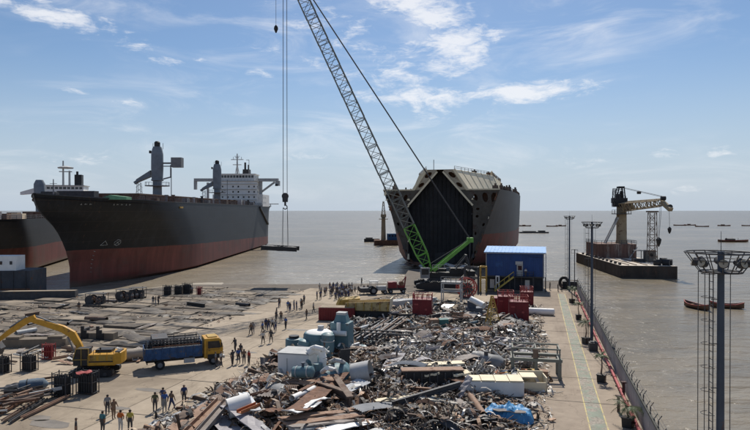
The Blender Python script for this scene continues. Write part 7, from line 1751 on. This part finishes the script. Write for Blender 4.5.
# ---- left: rods, planks and odd pieces by the cages
GL = 'rods in the scrap by the left edge'
for k in range(46):
    x, y = sr.uniform(-15, 46), 0; y = 384 + (46 - x) * .35 + sr.uniform(-6, 10); a = sr.gauss(.62, .45); L_ = sr.uniform(1.2, 3.6); c = P(x, y, .2 + sr.uniform(0, .7)); dd = Vector((math.cos(a), math.sin(a), sr.uniform(-.08, .12))) * L_ / 2
    kd, m_ = sr.choice(['plate', 'channel', 'pipe', 'ibeam']), sr.choice([rust_m, brown_m, grit, dark_m, ltgrey_m, rustlight]); long_piece(kd, c - dd, c + dd, sr.uniform(.1, .28), m_, lname(kd, m_, L_, c, ' in bar tangle'), 'steel_bar', 'steel bar', GL, .04)
for k, (a, b_) in enumerate((((3, 421), (42, 397)), ((10, 422), (46, 399)), ((22, 418), (68, 396)), ((0, 414), (38, 392)))): L2('channel', a, b_, .32, [brown_m, dark_m, rustlight, rust_m][k], 'long rusty bar before the bar tangle, %s' % ['reaching the lowest corner', 'second from lowest corner', 'pointing at left cylinder cage', 'farthest back'][k], 'steel_bar', 'steel bar', .18, .18, group='long bars in front of the tangle')
t = thing('wrapped_bale', 'blue grey tarpaulin wrapped bale lying before the cylinder cages', 'bale', P(33, 391), .3); MB().lathe([(.1, -1.3), (.55, -1.1), (.62, 0), (.58, .9), (.1, 1.3)], (0, 0, .55), 14, axis=(1, .1, 0)).build('wrap', M('bale_blue', (.10, .14, .18), .6, bump=.5, var=.35), t, True); MB().lathe([(.64, -.5), (.64, -.42)], (0, 0, .55), 14, axis=(1, .1, 0)).build('strap', black_m, t)
L2('plate', (5, 386), (30, 382), 1.1, dark_m, 'dark sheet lying flat left of the wrapped bale', 'steel_sheet', 'metal sheet', .3, .5); L2('plate', (26, 381), (40, 379), .9, white_m, 'pale sheet lying just above the wrapped bale', 'steel_sheet', 'metal sheet', .6, .6)
L2('plate', (76, 373), (92, 371), .9, redlight_m, 'faded red plate lying on top of the cage before excavator', 'steel_plate', 'steel plate', 2.1, 2.1)
long_piece('pipe', P(108, 357, .7), P(147, 352.5, .7), 1.2, M('sand_pipe', (.34, .30, .25), .85, var=.2), 'long sand coloured pipe lying between excavator and truck', 'large_pipe', 'pipe')
# concrete wall pieces; black stepped plates stand for shadows at the slab edges
t = thing('slab_wall', 'low grey concrete wall piece with two black stepped shadow plates on slabs', 'concrete wall', P(96, 339), RZ_YARD * .3)
MB().box((0, 0, .45), (5.4, 1.2, .9)).build('wall_block', slab_m, t)
for x in (-1.7, .4): MB().prism([(x, -.7, 0), (x + 1.0, -.7, 0), (x + 1.0, -.7, .9), (x + .7, -.7, .9), (x + .7, -.7, 1.3), (x + .35, -.7, 1.3), (x + .35, -.7, 1.8), (x, -.7, 1.8)], (0, .25, 0)).build('stepped_shadow_plate', black_m, t)
t = tag(MB().box((0, 0, .5), (7.5, 1.6, 1.0)).box((-2.6, 0, 1.15), (1.6, 1.3, .3)).box((2.4, 0, 1.15), (1.8, 1.3, .3)).build('slab_wall', slab_m, None, loc=P(37, 346), rz=.1), 'dark grey concrete wall piece behind the excavator arm', 'concrete wall')
# low dark things lying about on the slabs
for k in range(46):
    x, y = sr.uniform(0, 265), sr.uniform(300, 352)
    v, u = VU(P(x, y))
    if v > -50 or u < 66: continue
    kd = sr.choice(['plate', 'ibeam', 'pipe', 'plate']); L_ = sr.uniform(1.5, 5); a = -YA + math.pi / 2 * sr.choice([0, 1]) + sr.gauss(0, .25); dd = Vector((math.cos(a), math.sin(a), 0)) * L_ / 2; c = P(x, y, .4); m_ = sr.choice([dark_m, brown_m, black_m, grit, slab_m, ltgrey_m])
    long_piece(kd, c - dd, c + dd, sr.uniform(.25, .9), m_, lname(kd, m_, L_, c, ' on slabs'), 'steel_offcut', 'steel offcut', 'offcuts on the slab field', .08)
for k in range(30):
    x = sr.uniform(95, 150) if k < 12 else sr.uniform(0, 90); y = 350 + sr.uniform(-4, 12) if k < 12 else 352 + sr.uniform(-6, 10); c = P(x, y, .25); a = sr.uniform(0, 3.14); dd = Vector((math.cos(a), math.sin(a), sr.uniform(0, .15))) * sr.uniform(.5, 1.5)
    kd, m_ = sr.choice(['plate', 'pipe', 'channel']), sr.choice([dark_m, brown_m, grit, ltgrey_m, rustlight]); long_piece(kd, c - dd, c + dd, sr.uniform(.2, .7), m_, lname(kd, m_, dd.length * 2, c, ''), 'steel_offcut', 'steel offcut', 'offcuts around the excavator', .06)
# small debris on slabs as uncounted litter
mb = MB()
for k in range(2600):
    v, u = sr.uniform(-112, -46), sr.uniform(58, 118)
    if u > shore_u(v) - 4 or noise.noise(Vector((v * .1, u * .1, 7))) < .02: continue
    bit(mb, Vector((v, u, .14 + sr.uniform(0, .1))), rot3(sr, .15), sr.choice(['sheet', 'box', 'rod', 'angle']), sr.uniform(.12, .5), sr.choice(DRK + BRN[:4] + MIX[:3]), sr)
tag(mb.build('yard_litter', scrap_m, None, rz=RZ_YARD), 'small dark litter strewn over the slab field', 'litter', kind='stuff')
